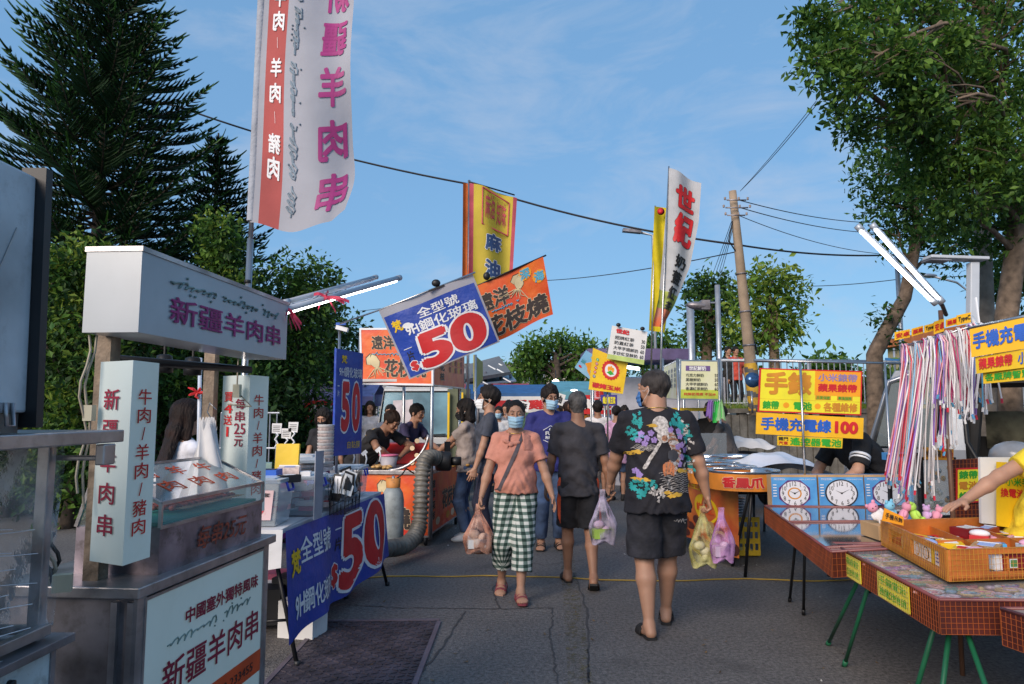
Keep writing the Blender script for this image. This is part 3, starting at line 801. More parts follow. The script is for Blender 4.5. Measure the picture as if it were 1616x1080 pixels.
def leaves(name,clusters,size,per,mats,root,seed,flat=1.0,spray=6,tipw=.5):
 rg=np.random.default_rng(seed);C=[];N=[]
 for (c,r,k) in clusters:
  n=max(1,int(per*k/spray));d=rg.normal(size=(n,3));d/=np.linalg.norm(d,axis=1)[:,None]
  rad=r*rg.uniform(.25,1.08,(n,1))**.6
  p=np.array(c)+d*rad*np.array((1,1,flat));C.append(np.repeat(p,spray,0));N.append(np.repeat(d,spray,0))
 C=np.concatenate(C);N=np.concatenate(N);n=len(C)
 C=C+rg.normal(size=(n,3))*size*.9
 dr=N*.5+rg.normal(size=(n,3))*.8+np.array((0,0,-.15));dr/=np.linalg.norm(dr,axis=1)[:,None]
 up=rg.normal(size=(n,3))*.6+np.array((0,0,1));sd=np.cross(dr,up);sd/=np.maximum(np.linalg.norm(sd,axis=1)[:,None],1e-6);nn=np.cross(sd,dr)
 L=size*rg.uniform(.45,1.4,(n,1));w=L*rg.uniform(.18,.3,(n,1))
 v=np.stack([C,C+dr*L*.5+sd*w+nn*w*.3,C+dr*L,C+dr*L*.5-sd*w+nn*w*.3],1).reshape(-1,3)
 f=np.arange(n*4).reshape(-1,4)
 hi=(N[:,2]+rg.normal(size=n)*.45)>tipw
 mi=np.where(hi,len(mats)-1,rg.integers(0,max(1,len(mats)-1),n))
 return np_obj(name,v-np.array(wloc(root)),f,mats,root,mi=mi,smooth=False)
def limb(m,a,b,r0,r1,bark,seed,bow=.12,n=7,seg=8):
 rr=random.Random(seed);a,b=Vector(a),Vector(b);L=(b-a).length
 off=V(rr.uniform(-1,1),rr.uniform(-1,1),rr.uniform(.0,1))*L*bow
 pts=[a.lerp(b,i/n)+off*math.sin(math.pi*i/n)+V(rr.uniform(-1,1),rr.uniform(-1,1),rr.uniform(-1,1))*L*.015 for i in range(n+1)]
 m.tube(pts,[r0+(r1-r0)*(i/n)**.8 for i in range(n+1)],bark,seg);return pts
def broad_tree(base,tpts,clusters,label,leaf=.1,per=700,mats=None,bark=None,r0=.18,group=None,seed=1,name='tree',twigs=3,tipw=.5,flat=1.0,cat='tree'):
 base=Vector(base);root=thing(name,base,label,cat,group);bark=bark or BARK;mats=mats or [LF_DEEP,LF_DARK,LF_MID]
 m=MB();tp=[Vector(p) for p in tpts];n=len(tp)
 dense=[];
 for a,b in zip(tp[:-1],tp[1:]):
  for k in range(4):dense.append(a.lerp(b,k/4))
 dense.append(tp[-1]);N=len(dense)
 m.tube(dense,[r0*(1.25 if i==0 else 1)*(1-.55*i/N) for i in range(N)],bark,12)
 m.build('trunk',root)
 rr=random.Random(seed)
 for i,(c,r,k) in enumerate(clusters):
  s0=rr.choice(sorted(dense[N//3:],key=lambda q:(q-Vector(c)).length+abs(q.z-c[2]+r)*.5)[:4])
  m=MB();pts=limb(m,s0,c,r0*.30,r0*.05,bark,seed+i,.22)
  for j in range(twigs):
   e=Vector(c)+V(rr.gauss(0,1),rr.gauss(0,1),rr.gauss(.2,.8)).normalized()*r*.95
   limb(m,pts[rr.randint(3,6)],e,r0*.13,.004,bark,seed*7+i*5+j,.1,5,5)
  m.build('limb',root)
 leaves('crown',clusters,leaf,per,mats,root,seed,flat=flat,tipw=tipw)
 return root
def pc(u,v,Y,rpx,k=1.0):return (tuple(at(u,v,Y)),rpx/FPX*Y,k)
def norfolk(base,H,wfn,label,seed,nw=26,group=None,z0=1.6):
 base=Vector(base);root=thing('norfolk_pine',base,label,'tree',group);rr=random.Random(seed)
 m=MB();m.tube([base+V(0,0,H*i/8) for i in range(9)],[.17*(1-i/8.4)+.012 for i in range(9)],BARKD,10);m.build('trunk',root)
 m=MB();quads=[];tips=[]
 rg=np.random.default_rng(seed)
 for w in range(nw):
  z=z0+(H-z0)*(w/nw)**.93;fr=w/nw;W=wfn(z)
  nb=7 if fr<.9 else 5
  for b in range(nb):
   a=2*math.pi*(b+rr.random()*.5)/nb+w*.7;L=W*rr.uniform(.78,1.08)
   dx=V(math.cos(a),math.sin(a),0);N=max(5,int(L/.10));pts=[]
   for i in range(N+1):
    t=i/N;pts.append(base+V(0,0,z)+dx*L*t+V(0,0,L*(.10*t-.30*t*t+.42*t**3.5)))
   m.tube(pts,[.028*(1-i/N)*(1-fr*.5)+.006 for i in range(N+1)],BARKD,5)
   sdv=V(-dx.y,dx.x,0)
   for i in range(max(1,N//5),N+1):
    t=i/N;sl=(.34*W**.5)*math.sin(math.pi*min(.94,t*.85+.12))*rr.uniform(.8,1.2)*.8
    for sg in (1,-1):
     p=pts[i];d=(dx*.75+sdv*sg*.8+V(0,0,.22)).normalized()
     quads.append((p,d,sl,t))
    if rr.random()<.6:quads.append((pts[i],(dx*.7+V(0,0,.9)).normalized(),sl*.4,t))
   quads.append((pts[-1],(dx+V(0,0,.5)).normalized(),.22,1.0))
 tag(m.build('branches',root),kind='stuff')
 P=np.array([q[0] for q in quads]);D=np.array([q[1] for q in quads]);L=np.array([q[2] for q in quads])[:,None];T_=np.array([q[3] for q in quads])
 nseg=9;vs=[];mi=[]
 for blade in range(3):
  a=rg.uniform(0,math.pi,len(P))+blade*math.pi/3*1.0
  u=np.cross(D,rg.normal(size=P.shape));u/=np.linalg.norm(u,axis=1)[:,None];u2=np.cross(D,u)
  U=u*np.cos(a)[:,None]+u2*np.sin(a)[:,None]
  for k in range(nseg):
   t0=k/nseg;c0=P+D*L*t0+np.array((0,0,.25))*L*t0*t0
   wv=.021*(1-.45*t0)
   tipp=c0+D*(.085)+np.array((0,0,.02))
   for sg in (1,-1):
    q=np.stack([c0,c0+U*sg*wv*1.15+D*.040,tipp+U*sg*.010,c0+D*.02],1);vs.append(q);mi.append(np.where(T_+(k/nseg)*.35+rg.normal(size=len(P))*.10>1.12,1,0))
 v=np.concatenate(vs).reshape(-1,3);mi=np.concatenate(mi)
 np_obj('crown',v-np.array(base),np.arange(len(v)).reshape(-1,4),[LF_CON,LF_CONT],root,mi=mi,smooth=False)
 return root
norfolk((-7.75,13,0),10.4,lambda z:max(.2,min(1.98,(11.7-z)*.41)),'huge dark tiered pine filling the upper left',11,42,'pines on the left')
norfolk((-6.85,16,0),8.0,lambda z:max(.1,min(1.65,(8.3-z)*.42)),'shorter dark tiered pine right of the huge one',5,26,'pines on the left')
G='leafy trees behind the left stalls'
def bush(u,Y,vt,wpx,label,seed,mats=None,n=9,z0=.2,leaf=.11,per=500,cat='tree'):
 x=at(u,650,Y).x;top=at(u,vt,Y).z;w=wpx/FPX*Y/2;rr=random.Random(seed);cl=[]
 for i in range(n):
  a=rr.uniform(0,6.28);q=rr.random()**.5;zz=z0+(top-z0)*((i+.6)/n)
  ww=w*(1-.45*max(0,(zz-top*.45)/top));r=ww*rr.uniform(.42,.62)
  cl.append(((x+math.cos(a)*(ww-r)*q*1.1,Y+math.sin(a)*(ww-r)*q,min(zz,top-r*.8)),r,1.0))
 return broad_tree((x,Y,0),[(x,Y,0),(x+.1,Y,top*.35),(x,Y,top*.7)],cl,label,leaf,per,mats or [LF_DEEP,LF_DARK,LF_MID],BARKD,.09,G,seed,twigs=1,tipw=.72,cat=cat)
bush(118,9.5,385,190,'bright leafy tree behind the grey box cart',21,[LF_DEEP,LF_DARK,LF_MID,LF_LIGHT],13,per=800)
bush(240,11,440,230,'leafy tree directly behind the long white lightbox',22,n=13,per=800)
bush(345,11.5,350,150,'leafy tree with pale young shoots right of the flag pole base',23,[LF_DEEP,LF_DARK,LF_MID,LF_LIGHT],12,per=700)
bush(455,13,415,190,'leafy tree under the tied lamp tubes',24,[LF_DEEP,LF_DARK,LF_MID],14,per=900)
bush(520,15,470,130,'low leafy tree above the vertical blue sign',25,[LF_DEEP,LF_DARK,LF_MID],10,per=800)
bush(565,19,508,90,'small leafy tree left of the squid stall sign',26,n=8,leaf=.14)
bush(20,10.5,420,240,'dark leafy tree behind the leftmost cart',27,[LF_DEEP,LF_DEEP,LF_DARK],12,per=700)
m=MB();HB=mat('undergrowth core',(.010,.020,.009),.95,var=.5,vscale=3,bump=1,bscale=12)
rr=random.Random(4)
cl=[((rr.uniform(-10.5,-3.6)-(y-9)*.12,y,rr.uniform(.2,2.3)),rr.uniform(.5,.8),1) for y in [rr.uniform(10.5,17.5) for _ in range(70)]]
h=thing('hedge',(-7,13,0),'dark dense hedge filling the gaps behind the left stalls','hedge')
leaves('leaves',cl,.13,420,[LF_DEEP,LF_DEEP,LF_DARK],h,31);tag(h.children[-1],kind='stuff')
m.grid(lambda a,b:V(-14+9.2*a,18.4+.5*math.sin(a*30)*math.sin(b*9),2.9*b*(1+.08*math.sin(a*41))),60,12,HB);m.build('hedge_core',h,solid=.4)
RG='street trees on the right'
cl=[pc(1425,95,7.3,42,.7),pc(1452,165,7.5,42,.7),pc(1500,75,7.6,45,.7),pc(1285,40,7.2,34,.5),pc(1325,70,7.2,36,.6),pc(1350,200,8.0,26,.4),pc(1370,30,7.6,66),pc(1345,120,7.2,36,.45),pc(1440,30,8,75),pc(1530,20,8.6,85),pc(1610,40,8.4,80),pc(1400,105,7.8,50,.6),pc(1475,120,8.8,75),pc(1560,130,8.2,80),pc(1640,150,8.4,80),pc(1440,190,8.2,60),pc(1520,215,8.0,75),pc(1600,240,8,65),pc(1462,262,8.6,55),pc(1535,300,8.2,60),pc(1600,310,8.9,45,.7),pc(1500,345,8.8,42,.7),pc(1560,370,9.4,40,.6),pc(1290,100,7.0,32,.35),pc(1330,165,7.2,34,.25),pc(1420,-40,8,90),pc(1540,-60,8.6,100),pc(1680,0,8.4,110),pc(1690,240,8.6,90)]
b0=at(1590,650,9.2);b0.z=0
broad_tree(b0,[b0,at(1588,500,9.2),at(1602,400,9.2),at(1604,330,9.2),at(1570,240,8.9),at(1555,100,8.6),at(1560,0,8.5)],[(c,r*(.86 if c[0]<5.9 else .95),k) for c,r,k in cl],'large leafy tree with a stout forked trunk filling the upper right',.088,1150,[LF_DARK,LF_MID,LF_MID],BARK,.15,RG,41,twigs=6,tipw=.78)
r_=bpy.data.objects.get('tree.007')
m=MB();
m.tube([at(1603,345,9.2),at(1560,300,9.0),at(1490,262,8.7),at(1445,205,8.3),at(1400,170,8.0),at(1350,130,7.6),at(1300,98,7.1)],[.075,.065,.055,.045,.034,.024,.010],BARK,9)
m.tube([at(1445,205,8.3),at(1435,150,8.1),at(1400,80,7.8),at(1372,40,7.6)],[.045,.035,.022,.01],BARK,8)
m.tube([at(1603,345,9.2),at(1635,250,9.1),at(1640,150,9.0)],[.09,.07,.05],BARK,9)
RT=[o for o in bpy.data.objects if o.get('label','').startswith('large leafy tree')][0]
m.build('limb',RT)
b1=at(1552,650,10.5);b1.z=0
broad_tree(b1,[b1,at(1552,480,10.5),at(1550,330,10.5),at(1556,250,10.5)],[pc(1570,300,10.8,60),pc(1630,330,10.9,60),pc(1610,420,11,50,.6),pc(1545,230,10.6,70),pc(1480,180,10.4,60,.8),pc(1620,200,10.5,90)],'thick grey trunked tree behind the forked one',.10,800,[LF_DARK,LF_DARK,LF_MID],BARKP,.17,RG,42,tipw=.9)
b2=at(1600,650,12);b2.z=0;b2.x+=.4
broad_tree(b2,[b2,at(1640,480,12),at(1650,360,12)],[pc(1630,420,12,50),pc(1590,450,12.2,36,.6),pc(1680,400,12,60)],'tree mostly hidden at the right edge with low leaves',.13,900,None,BARKP,.16,RG,43)
b3=at(1378,650,14);b3.z=0
broad_tree(b3,[b3,at(1380,560,14),at(1400,520,14),at(1428,470,14),at(1442,400,14),at(1448,350,14),at(1430,290,14)],[pc(1400,225,13.6,45),pc(1440,210,14,55),pc(1385,275,13.6,42),pc(1435,285,14,55),pc(1400,325,13.8,45),pc(1455,340,14,50),pc(1500,300,14,55),pc(1420,368,13.8,36,.7),pc(1480,375,14.2,34,.6),pc(1510,390,14,40,.8),pc(1395,498,14,17,.2),pc(1398,530,14,14,.15),pc(1520,250,14.5,60)],'slender bent tree with a bare lower trunk',.13,620,[LF_DARK,LF_DARK,LF_MID],BARK,.17,RG,44,tipw=.85)
FG='trees in the distance'
b=at(1225,650,24);b.z=0
broad_tree(b,[b,at(1222,560,24),at(1215,470,24)],[pc(1215,440,24,30),pc(1185,470,24,30),pc(1245,462,24,30),pc(1200,505,24,30),pc(1245,505,24,26),pc(1175,525,24,24),pc(1228,535,24,22,.7),pc(1180,555,24,16,.4)],'pale sunlit tree behind the leaning utility pole',.24,420,[LF_MID,LF_MID,LF_LIGHT],BARK,.22,FG,51,tipw=.1)
b=at(1112,650,26);b.z=0
broad_tree(b,[b,at(1115,560,26),at(1120,480,26)],[pc(1120,458,26,26),pc(1145,470,26,26),pc(1105,490,26,24),pc(1135,505,26,30),pc(1110,530,26,22),pc(1145,545,26,20,.6),pc(1090,560,26,16,.5),pc(1100,455,26,12,.5)],'darker tree left of the leaning utility pole',.24,450,[LF_DEEP,LF_DARK,LF_MID],BARK,.26,FG,52)
b=at(880,640,38);b.z=0
broad_tree(b,[b,at(880,600,38),at(878,560,38)],[pc(u,v,38+i%3,r) for i,(u,v,r) in enumerate([(848,552,20),(876,543,18),(905,549,20),(925,552,14),(940,572,14),(828,570,14),(835,562,18),(865,565,24),(895,570,24),(925,566,18),(845,590,18),(880,592,22),(915,592,18),(940,590,14),(828,582,14)])],'round spreading tree above the middle of the market',.30,380,[LF_DARK,LF_MID,LF_MID],BARKD,.3,FG,53)
for k,(u,v,Y,w,lb) in enumerate([(1045,545,45,28,'low tree behind the white price sign'),(1015,552,50,20,'small tree left of the white price sign stalk'),(1308,588,30,26,'little tree far behind the yellow watch sign'),(965,560,55,22,'far tree behind the yellow corn sign'),(1398,608,30,22,'small tree behind the van roof'),(790,590,60,22,'distant tree behind the steel canopy'),(650,600,60,60,'distant trees above the white truck')]):
 b=at(u,650,Y);b.z=0
 broad_tree(b,[b,at(u,v+20,Y)],[pc(u,v,Y,w*.7),pc(u-w*.7,v+w*.5,Y,w*.6),pc(u+w*.7,v+w*.5,Y,w*.6),pc(u,v+w,Y,w*.7)],lb,.35,500,[LF_DARK,LF_MID],BARKD,.2,FG,60+k,twigs=1)
CONC=mat('board marked concrete',(.20,.185,.16),.9,var=.25,vscale=5,bump=.6,bscale=30,dirt=.5);GRASS=mat('bank grass',(.055,.085,.018),.95,var=.4,vscale=8,bump=1,bscale=60)
m=MB();wa,wb,wc=V(4.05,14.2,0),V(7.6,14.6,0),V(30,22,0)
def wallrun(a,b,h=1.5):
 d=(b-a);L=d.length;d.normalize();q=V(-d.y,d.x,0);n=int(L/.17)
 for i in range(n):m.par(a+d*(i*L/n)+q*.02*(i%2),d*(L/n-.018),q*.16,V(0,0,h-.02*(i%3)),CONC)
 m.par(a+q*.06,d*L,q*.12,V(0,0,h-.1),CONC)
 m.par(a+q*-.03+V(0,0,h),d*L,q*.22,V(0,0,.09),CONC)
wallrun(wa,wb);wallrun(wb,wc);wallrun(V(4.05,14.2,0)+V(-.0,12,0),wa)
tag(m.build('retaining_wall'),'grey concrete retaining wall under the railing behind the wok stall','wall')
m=MB();m.add([V(4.1,14.3,1.52),V(7.6,14.75,1.52),V(60,32,1.7),V(60,70,1.8),V(4.1,70,1.7)],[(0,1,2,3,4)],GRASS)
tag(m.build('bank'),kind='structure')
rg=np.random.default_rng(8);n=2600;x=rg.uniform(4.05,7.8,n);P=np.stack([x,14.25+(x-4.1)*.11+rg.uniform(-.06,.5,n),np.full(n,1.54)],1);h_=rg.uniform(.05,.2,(n,1));dv=rg.normal(size=(n,3))*.35+(0,0,1)
v_=np.stack([P-(.008,0,0),P+(.008,0,0),P+dv*h_],1).reshape(-1,3)
tag(np_obj('grass',v_,np.arange(n*3).reshape(-1,3),[LF_LIGHT,LF_MID],None,mi=rg.integers(0,2,n),smooth=False),kind='stuff')
RAIL=mat('galvanised rail',(.42,.45,.50),.45,.6)
def railing(a,b,label,h=1.0,sp=.13,z=1.58):
 m=MB();a,b=Vector(a),Vector(b);L=(b-a).length;d=(b-a).normalized();up=V(0,0,1)
 m.tube([a+up*(z+h),b+up*(z+h)],.035,RAIL,8);m.tube([a+up*(z+.12),b+up*(z+.12)],.02,RAIL,6)
 for i in range(int(L/sp)):m.tube([a+d*i*sp+up*(z+.1),a+d*i*sp+up*(z+h)],.012,RAIL,5)
 for i in range(int(L/1.9)+1):m.tube([a+d*i*1.9+up*z,a+d*i*1.9+up*(z+h+.03)],.035,RAIL,8)
 return tag(m.build('railing'),label,'railing')
railing((4.3,14.6,0),(7.6,14.95,0),'pale metal railing on the bank beside the striped pole');railing((7.7,15.0,0),(28,21.8,0),'long metal railing behind the van',1.0)
LITP=mat('litter paper',(.55,.53,.50),.8);LITL=mat('dry leaf',(.22,.13,.05),.8,var=.4)
rg=np.random.default_rng(12);n=260;x=rg.uniform(-2.2,2.8,n);y=3.4+9*rg.random(n)**1.4;k=rg.random(n)<.12;r_=np.where(k,.012,.009)*rg.uniform(.5,1.5,n);a=rg.uniform(0,6.28,n)
v_=np.stack([np.stack([x+r_*np.cos(a+q)*(1.6 if i%2 else .7),y+r_*np.sin(a+q)*(1.6 if i%2 else .7),np.full(n,.006)+.006*(i==1)],1) for i,q in enumerate((0,1.57,3.14,4.71))],1).reshape(-1,3)
tag(np_obj('road_litter',v_,np.arange(n*4).reshape(-1,4),[LITL,LITP],None,mi=k.astype(int),smooth=False),kind='stuff')
# shared materials
STEEL=mat('brushed steel',(.48,.46,.47),.36,.8,var=.22,vscale=7,bump=.06,bscale=60,dirt=.30)
STEELD=mat('dull steel',(.30,.28,.30),.45,.6,var=.3,vscale=5,bump=.10,bscale=9,dirt=.45)
POLE=mat('steel tube',(.45,.46,.48),.32,.9,var=.12,dirt=.15);BLK=mat('black metal',(.014,.014,.016),.45,.3);BLKP=mat('black plastic',(.012,.012,.014),.5)
ACRY=mat('white acrylic',(.40,.43,.46),.35,var=.05,vscale=3,dirt=.06,coat=.3);ACRYE=mat('lit acrylic',(.50,.56,.57),.35,var=.04,vscale=3,emit=.045,ecol=(.75,1,.9),dirt=.05)
TXR=mat('dark red print',(.30,.012,.045),.6,var=.1);TXM=mat('magenta print',(.33,.025,.17),.6,var=.1);TXG=mat('grey green print',(.22,.29,.27),.6,var=.25)
WHITE=mat('white print',(.78,.78,.80),.6,var=.04);RED=mat('red print',(.60,.018,.022),.55,var=.1);REDO=mat('orange red print',(.72,.085,.018),.6,var=.12);BLACKT=mat('black print',(.016,.014,.014),.6)
BLUEV=mat('blue vinyl',(.018,.058,.36),.42,var=.1,vscale=3,bump=.5,bscale=7,bdist=.03);BLUET=mat('blue print',(.02,.11,.50),.6);YEL=mat('yellow board',(.80,.52,.012),.5,var=.08,vscale=3,bump=.3,bscale=5,bdist=.03,dirt=.12);YELB=mat('bright yellow print',(.84,.74,.03),.5,var=.06,vscale=3,bump=.3,bscale=5,bdist=.03,dirt=.10)
ORG=mat('orange board',(.86,.34,.012),.6,var=.06);GRN=mat('green print',(.03,.36,.03),.6);GOLD=mat('ochre print',(.62,.25,.02),.6);PINK=mat('pink plastic',(.75,.18,.32),.4,var=.1)
WOOD=mat('weathered wood',(.26,.20,.15),.85,var=.3,vscale=12,bump=.6,bscale=60,dirt=.4);GLASS=film('clear glass',(.75,.85,.85),.10,.05);WRAP=film('stretch wrap',(.75,.76,.80),.20,.12,bump=.6,bscale=9);CLEARP=film('clear plastic',(.72,.80,.86),.24,.25)
CLOTHW=mat('white cloth',(.74,.74,.76),.8,var=.06,vscale=5,bump=.3,bscale=20,thin_trans=.2);PAPER=mat('paper',(.72,.71,.70),.8,var=.04)
def orangeprint(name,a=(.55,.022,.010),b=(.78,.17,.015),sc_=3.6):
 m=mat(name,a,.45,var=.1,vscale=sc_,c2=b,bump=.35,bscale=6,bdist=.03);return m
ORP=orangeprint('orange flame vinyl')
def scribble(m,S,x0,y0,x1,y1,mt,seed=1,r=.006,off=.004,vert=False,humps=26):
 rr=random.Random(seed);N=humps*6;ph=0;L=[]
 amp=[rr.uniform(.15,1) for _ in range(humps+2)]
 for i in range(N+1):
  t=i/N;k=int(t*humps);f=t*humps-k;a=amp[k]*(1-f)+amp[k+1]*f
  x=t+.020*math.sin(i*1.05);y=.45+.38*a*math.sin(i*1.05+.7)*(1 if k%4 else .25)
  L.append((x0+(x1-x0)*(y if vert else x),(y1-(y1-y0)*x) if vert else (y0+(y1-y0)*y)))
 run=[]
 for i,p in enumerate(L):
  if (i//6)%9==8:
   if len(run)>3:m.tube([S.p(a,b,off) for a,b in run],r,mt,5)
   run=[]
  else:run.append(p)
 if len(run)>3:m.tube([S.p(a,b,off) for a,b in run],r,mt,5)
 for i in range(humps//3):
  t=rr.random();a,b=(x0+(x1-x0)*(.1+.9*(i%2)),y1-(y1-y0)*t) if vert else (x0+(x1-x0)*t,y0+(y1-y0)*(.05+.9*(i%2)))
  m.ell(S.p(a,b,off),(r*1.3,)*3,mt,seg=6,rings=4)
def squid(m,S,cx,cy,w,h,rot=0.0):
 ca,sa=math.cos(rot),math.sin(rot);CR=mat('squid cream',(.66,.55,.32),.6);LN=BLACKT
 P=lambda x,y:(cx+(x*ca-y*sa)*w,cy+(x*sa+y*ca)*h)
 for sc_,mt,of in ((1.08,LN,.003),(1.0,CR,.0036)):
  m.poly(S,[P(x*sc_,y*sc_) for x,y in ((-.1,.62),(.16,.45),(.30,.12),(.22,-.12),(-.12,-.12),(-.30,.08),(-.32,.38))],mt,of)
  m.poly(S,[P(x*sc_,y*sc_) for x,y in ((-.16,.66),(-.5,.5),(-.55,.15),(-.32,.05),(-.30,.35))],mt,of+.0003)
 m.poly(S,[P(-.1,-.08),P(.18,-.08),P(.2,-.26),P(-.12,-.26)],CR,.0042)
 for i in range(7):
  a=-.30+i*.1;pts=[P(a*.6+.03,-.22),P(a*1.6+.03,-.42-.1*(i%2)),P(a*3.0+.05,-.55-.16*((i+1)%2)),P(a*3.6+.12*(1 if i%2 else -1),-.66)]
  m.tube([S.p(*q,.006) for q in pts],[.028*w*1.0,.022*w,.014*w,.005*w],CR,5)
 for e in (-.06,.14):m.disc(S,*P(e,-.17),.022*w,.022*h,LN,.006,8)
# lamb skewer cart
cart=thing('food_cart',(-1.5,2.75,0),'steel lamb skewer cart with white lightboxes and a slanted glass case','food cart')
N0,N1=V(-1.175,2.29,0),V(-1.085,3.22,0);dv=N1-N0;bk=V(-.42,.04,0)
m=MB();m.par(N0+V(-.012,.01,.03),bk*.99,dv*.985,V(0,0,.895),STEELD)
for k in (.0,.13):m.par(N0+bk*(k+.01)+V(0,-.008,.05),bk*.05,V(0,.03,0),V(0,0,.86),STEEL)
m.par(N0+V(-.005,-.006,.04),V(.012,0,0),V(.004,.05,0),V(0,0,.88),STEEL);m.par(N0+dv*.95+V(-.005,-.006,.04),V(.014,0,0),V(.004,.05,0),V(0,0,.88),STEEL)
m.build('cabinet',cart)
m=MB();m.par(N0+V(.022,-.03,.925),bk*1.12+V(-.03,0,0),dv*1.07,V(0,0,.035),STEEL);m.build('counter',cart,bevel=.004)
f0,f1=N0+dv*.045+V(.006,0,0),N0+dv*.955+V(.006,0,0)
S=Surf(f0+V(0,0,.22),f1+V(0,0,.22),f1+V(0,0,.905),f0+V(0,0,.905))
m=MB();m.slab(S.c,.008,ACRYE,STEEL);m.frame(S.c,.010,.01,STEEL)
m.text(S,'中國塞外獨特風味',.27,.795,.93,.875,TXR,bold=.03)
scribble(m,S,.15,.70,.85,.78,TXG,3,.0028,.003,humps=14)
m.text(S,'新疆羊肉串',.12,.49,.95,.665,TXR,bold=.018)
m.rect(S,.0,.27,1,.40,REDO,.0025);m.text(S,'訂購專線：0978-233455',.10,.30,.9,.365,BLACKT)
m.build('front_sign',cart)
m=MB();m.par(N0+V(.008,-.0,.10),V(.006,0,0),dv,V(0,0,.10),BLKP);m.build('kick_panel',cart)
c0,c1=V(-1.185,2.44,.96),V(-1.10,3.18,.96);cd=c1-c0;cb=V(-.30,.03,0)
m=MB();m.par(c0,cb,cd,V(0,0,.155),mat('aged steel',(.32,.27,.31),.42,.7,var=.35,vscale=6,bump=.08,bscale=30,dirt=.75))
Sp=Surf(c0+V(.002,0,0),c1+V(.002,0,0),c1+V(.002,0,.155),c0+V(.002,0,.155))
m.text(Sp,'每串25元',.30,.25,.80,.80,mat('faded orange print',(.42,.07,.03),.7,var=.4,vscale=40),bold=.015,shear=.06)
m.build('case_base',cart)
g=[c0+V(0,0,.155),c1+V(0,0,.155),c1+V(0,0,.235),c0+V(0,0,.235),c1+cb*.8+V(0,0,.345),c0+cb*.8+V(0,0,.345),c1+cb+V(0,0,.155),c0+cb+V(0,0,.155)]
Sg=Surf(g[3],g[2],g[4],g[5])
m=MB();m.add(g,[(0,1,2,3),(3,2,4,5),(0,3,5,7),(1,6,4,2)],GLASS)
for k,t in enumerate(('牛','羊','豬')):m.text(Sg,t,.68-k*.26,.60,.82-k*.26,.86,REDO,bold=.02,off=.002);m.text(Sg,'肉',.70-k*.26,.22,.86-k*.26,.50,REDO,bold=.02,off=.002)
m.build('case_glass',cart)
m=MB()
for a,b in ((0,1),(3,2),(5,4),(0,3),(1,2),(3,5),(2,4),(5,7),(4,6)):m.cyl(g[a],g[b],.008,STEEL,seg=4)
m.build('case_frame',cart)
m=MB();m.par(c0+cb*.9+V(.0,.02,.156),cb*-.85,cd*.94,V(0,0,.012),mat('green mat',(.03,.30,.24),.6));m.build('tray_mat',cart)
rr=random.Random(5);m=MB();mt=mat('raw meat',(.30,.06,.04),.4,var=.4,vscale=40)
for i in range(22):
 p=c0+cb*.8+cd*(.3+.028*i)+V(0,0,.19);m.cyl(p,p-cb*.66+V(0,0,.0),.002,WOOD,seg=4)
 for k in range(4):m.ell(p-cb*(.12+.12*k),(.016,.012,.011),mt,seg=6,rings=4)
tag(m.build('skewers',cart),kind='stuff')
def pillar(A,B,C,D,z0,z1,txt1,txt2,fn=None):
 A,B,C,D=[V(p[0],p[1],0) for p in (A,B,C,D)];zz,Z1=V(0,0,z0),V(0,0,z1)
 m=MB();P=[A,B,C,D]
 m.add([p+zz for p in P]+[p+Z1 for p in P],[(0,1,5,4),(1,2,6,5),(2,3,7,6),(3,0,4,7),(3,2,1,0),(4,5,6,7)],ACRYE)
 if fn:fn(m,Surf(A+zz,B+zz,B+Z1,A+Z1))
 else:m.vtext(Surf(A+zz,B+zz,B+Z1,A+Z1),txt1,.20,.13,.68,.86,TXR,gap=.45,bold=.018)
 m.vtext(Surf(B+zz,C+zz,C+Z1,B+Z1),txt2,.22,.13,.72,.86,RED if z1 else TXR,gap=.14,bold=.010)
 m.build('lightbox_pillar',cart)
pillar((-1.335,2.30),(-1.19,2.225),(-1.175,2.36),(-1.32,2.42),1.035,1.665,'新疆羊肉串','牛肉/羊肉/豬肉')
def f2(m,S):
 m.vtext(S,'買4送1',.10,.55,.42,.88,RED,gap=.15,bold=.02);m.vtext(S,'每串',.52,.66,.88,.83,TXR,gap=.15,bold=.02);m.text(S,'25',.50,.57,.92,.65,TXR,bold=.01);m.text(S,'元',.52,.48,.84,.56,TXR,bold=.02)
pillar((-1.375,3.38),(-1.21,3.28),(-1.175,3.43),(-1.34,3.5),1.04,1.675,'','牛肉/羊肉/豬肉',f2)
m=MB();m.par(V(-1.39,2.36,.96),V(.05,0,0),V(0,.06,0),V(0,0,.83),WOOD);m.build('post',cart)
m=MB();m.par(V(-1.435,3.30,.96),V(.05,0,0),V(0,.05,0),V(0,0,.82),WOOD);m.par(V(-1.44,3.295,1.70),V(.06,0,0),V(0,.06,0),V(0,0,.02),BLUET);m.build('post',cart)
a0,a1=V(-1.185,2.235,1.755),V(-1.085,3.40,1.755);w_=V(-.185,.012,0);dl=a1-a0;hz=V(0,0,.262)
m=MB();m.par(a0,w_,dl,hz,ACRY);m.par(a0+hz+V(.004,-.004,0),w_+V(-.008,0,0),dl+V(0,.008,0),V(0,0,.016),STEEL)
S=Surf(a0+V(.001,0,0),a1+V(.001,0,0),a1+hz,a0+hz)
m.text(S,'新疆羊肉串',.14,.20,.93,.56,TXM,bold=.02)
scribble(m,S,.14,.62,.90,.86,TXG,7,.0042,.003,humps=22)
m.build('lightbox',cart,bevel=.0)
m=MB();rr=random.Random(2)
for k,(o,l) in enumerate(((V(-1.36,2.26,1.75),.5),(V(-1.35,2.27,1.75),.55))):
 m.tube([o+V(.01*math.sin(i*1.3+k),.01*math.cos(i*.9),-l*i/10) for i in range(11)],.004,mat('beige wire',(.35,.31,.24),.6),5)
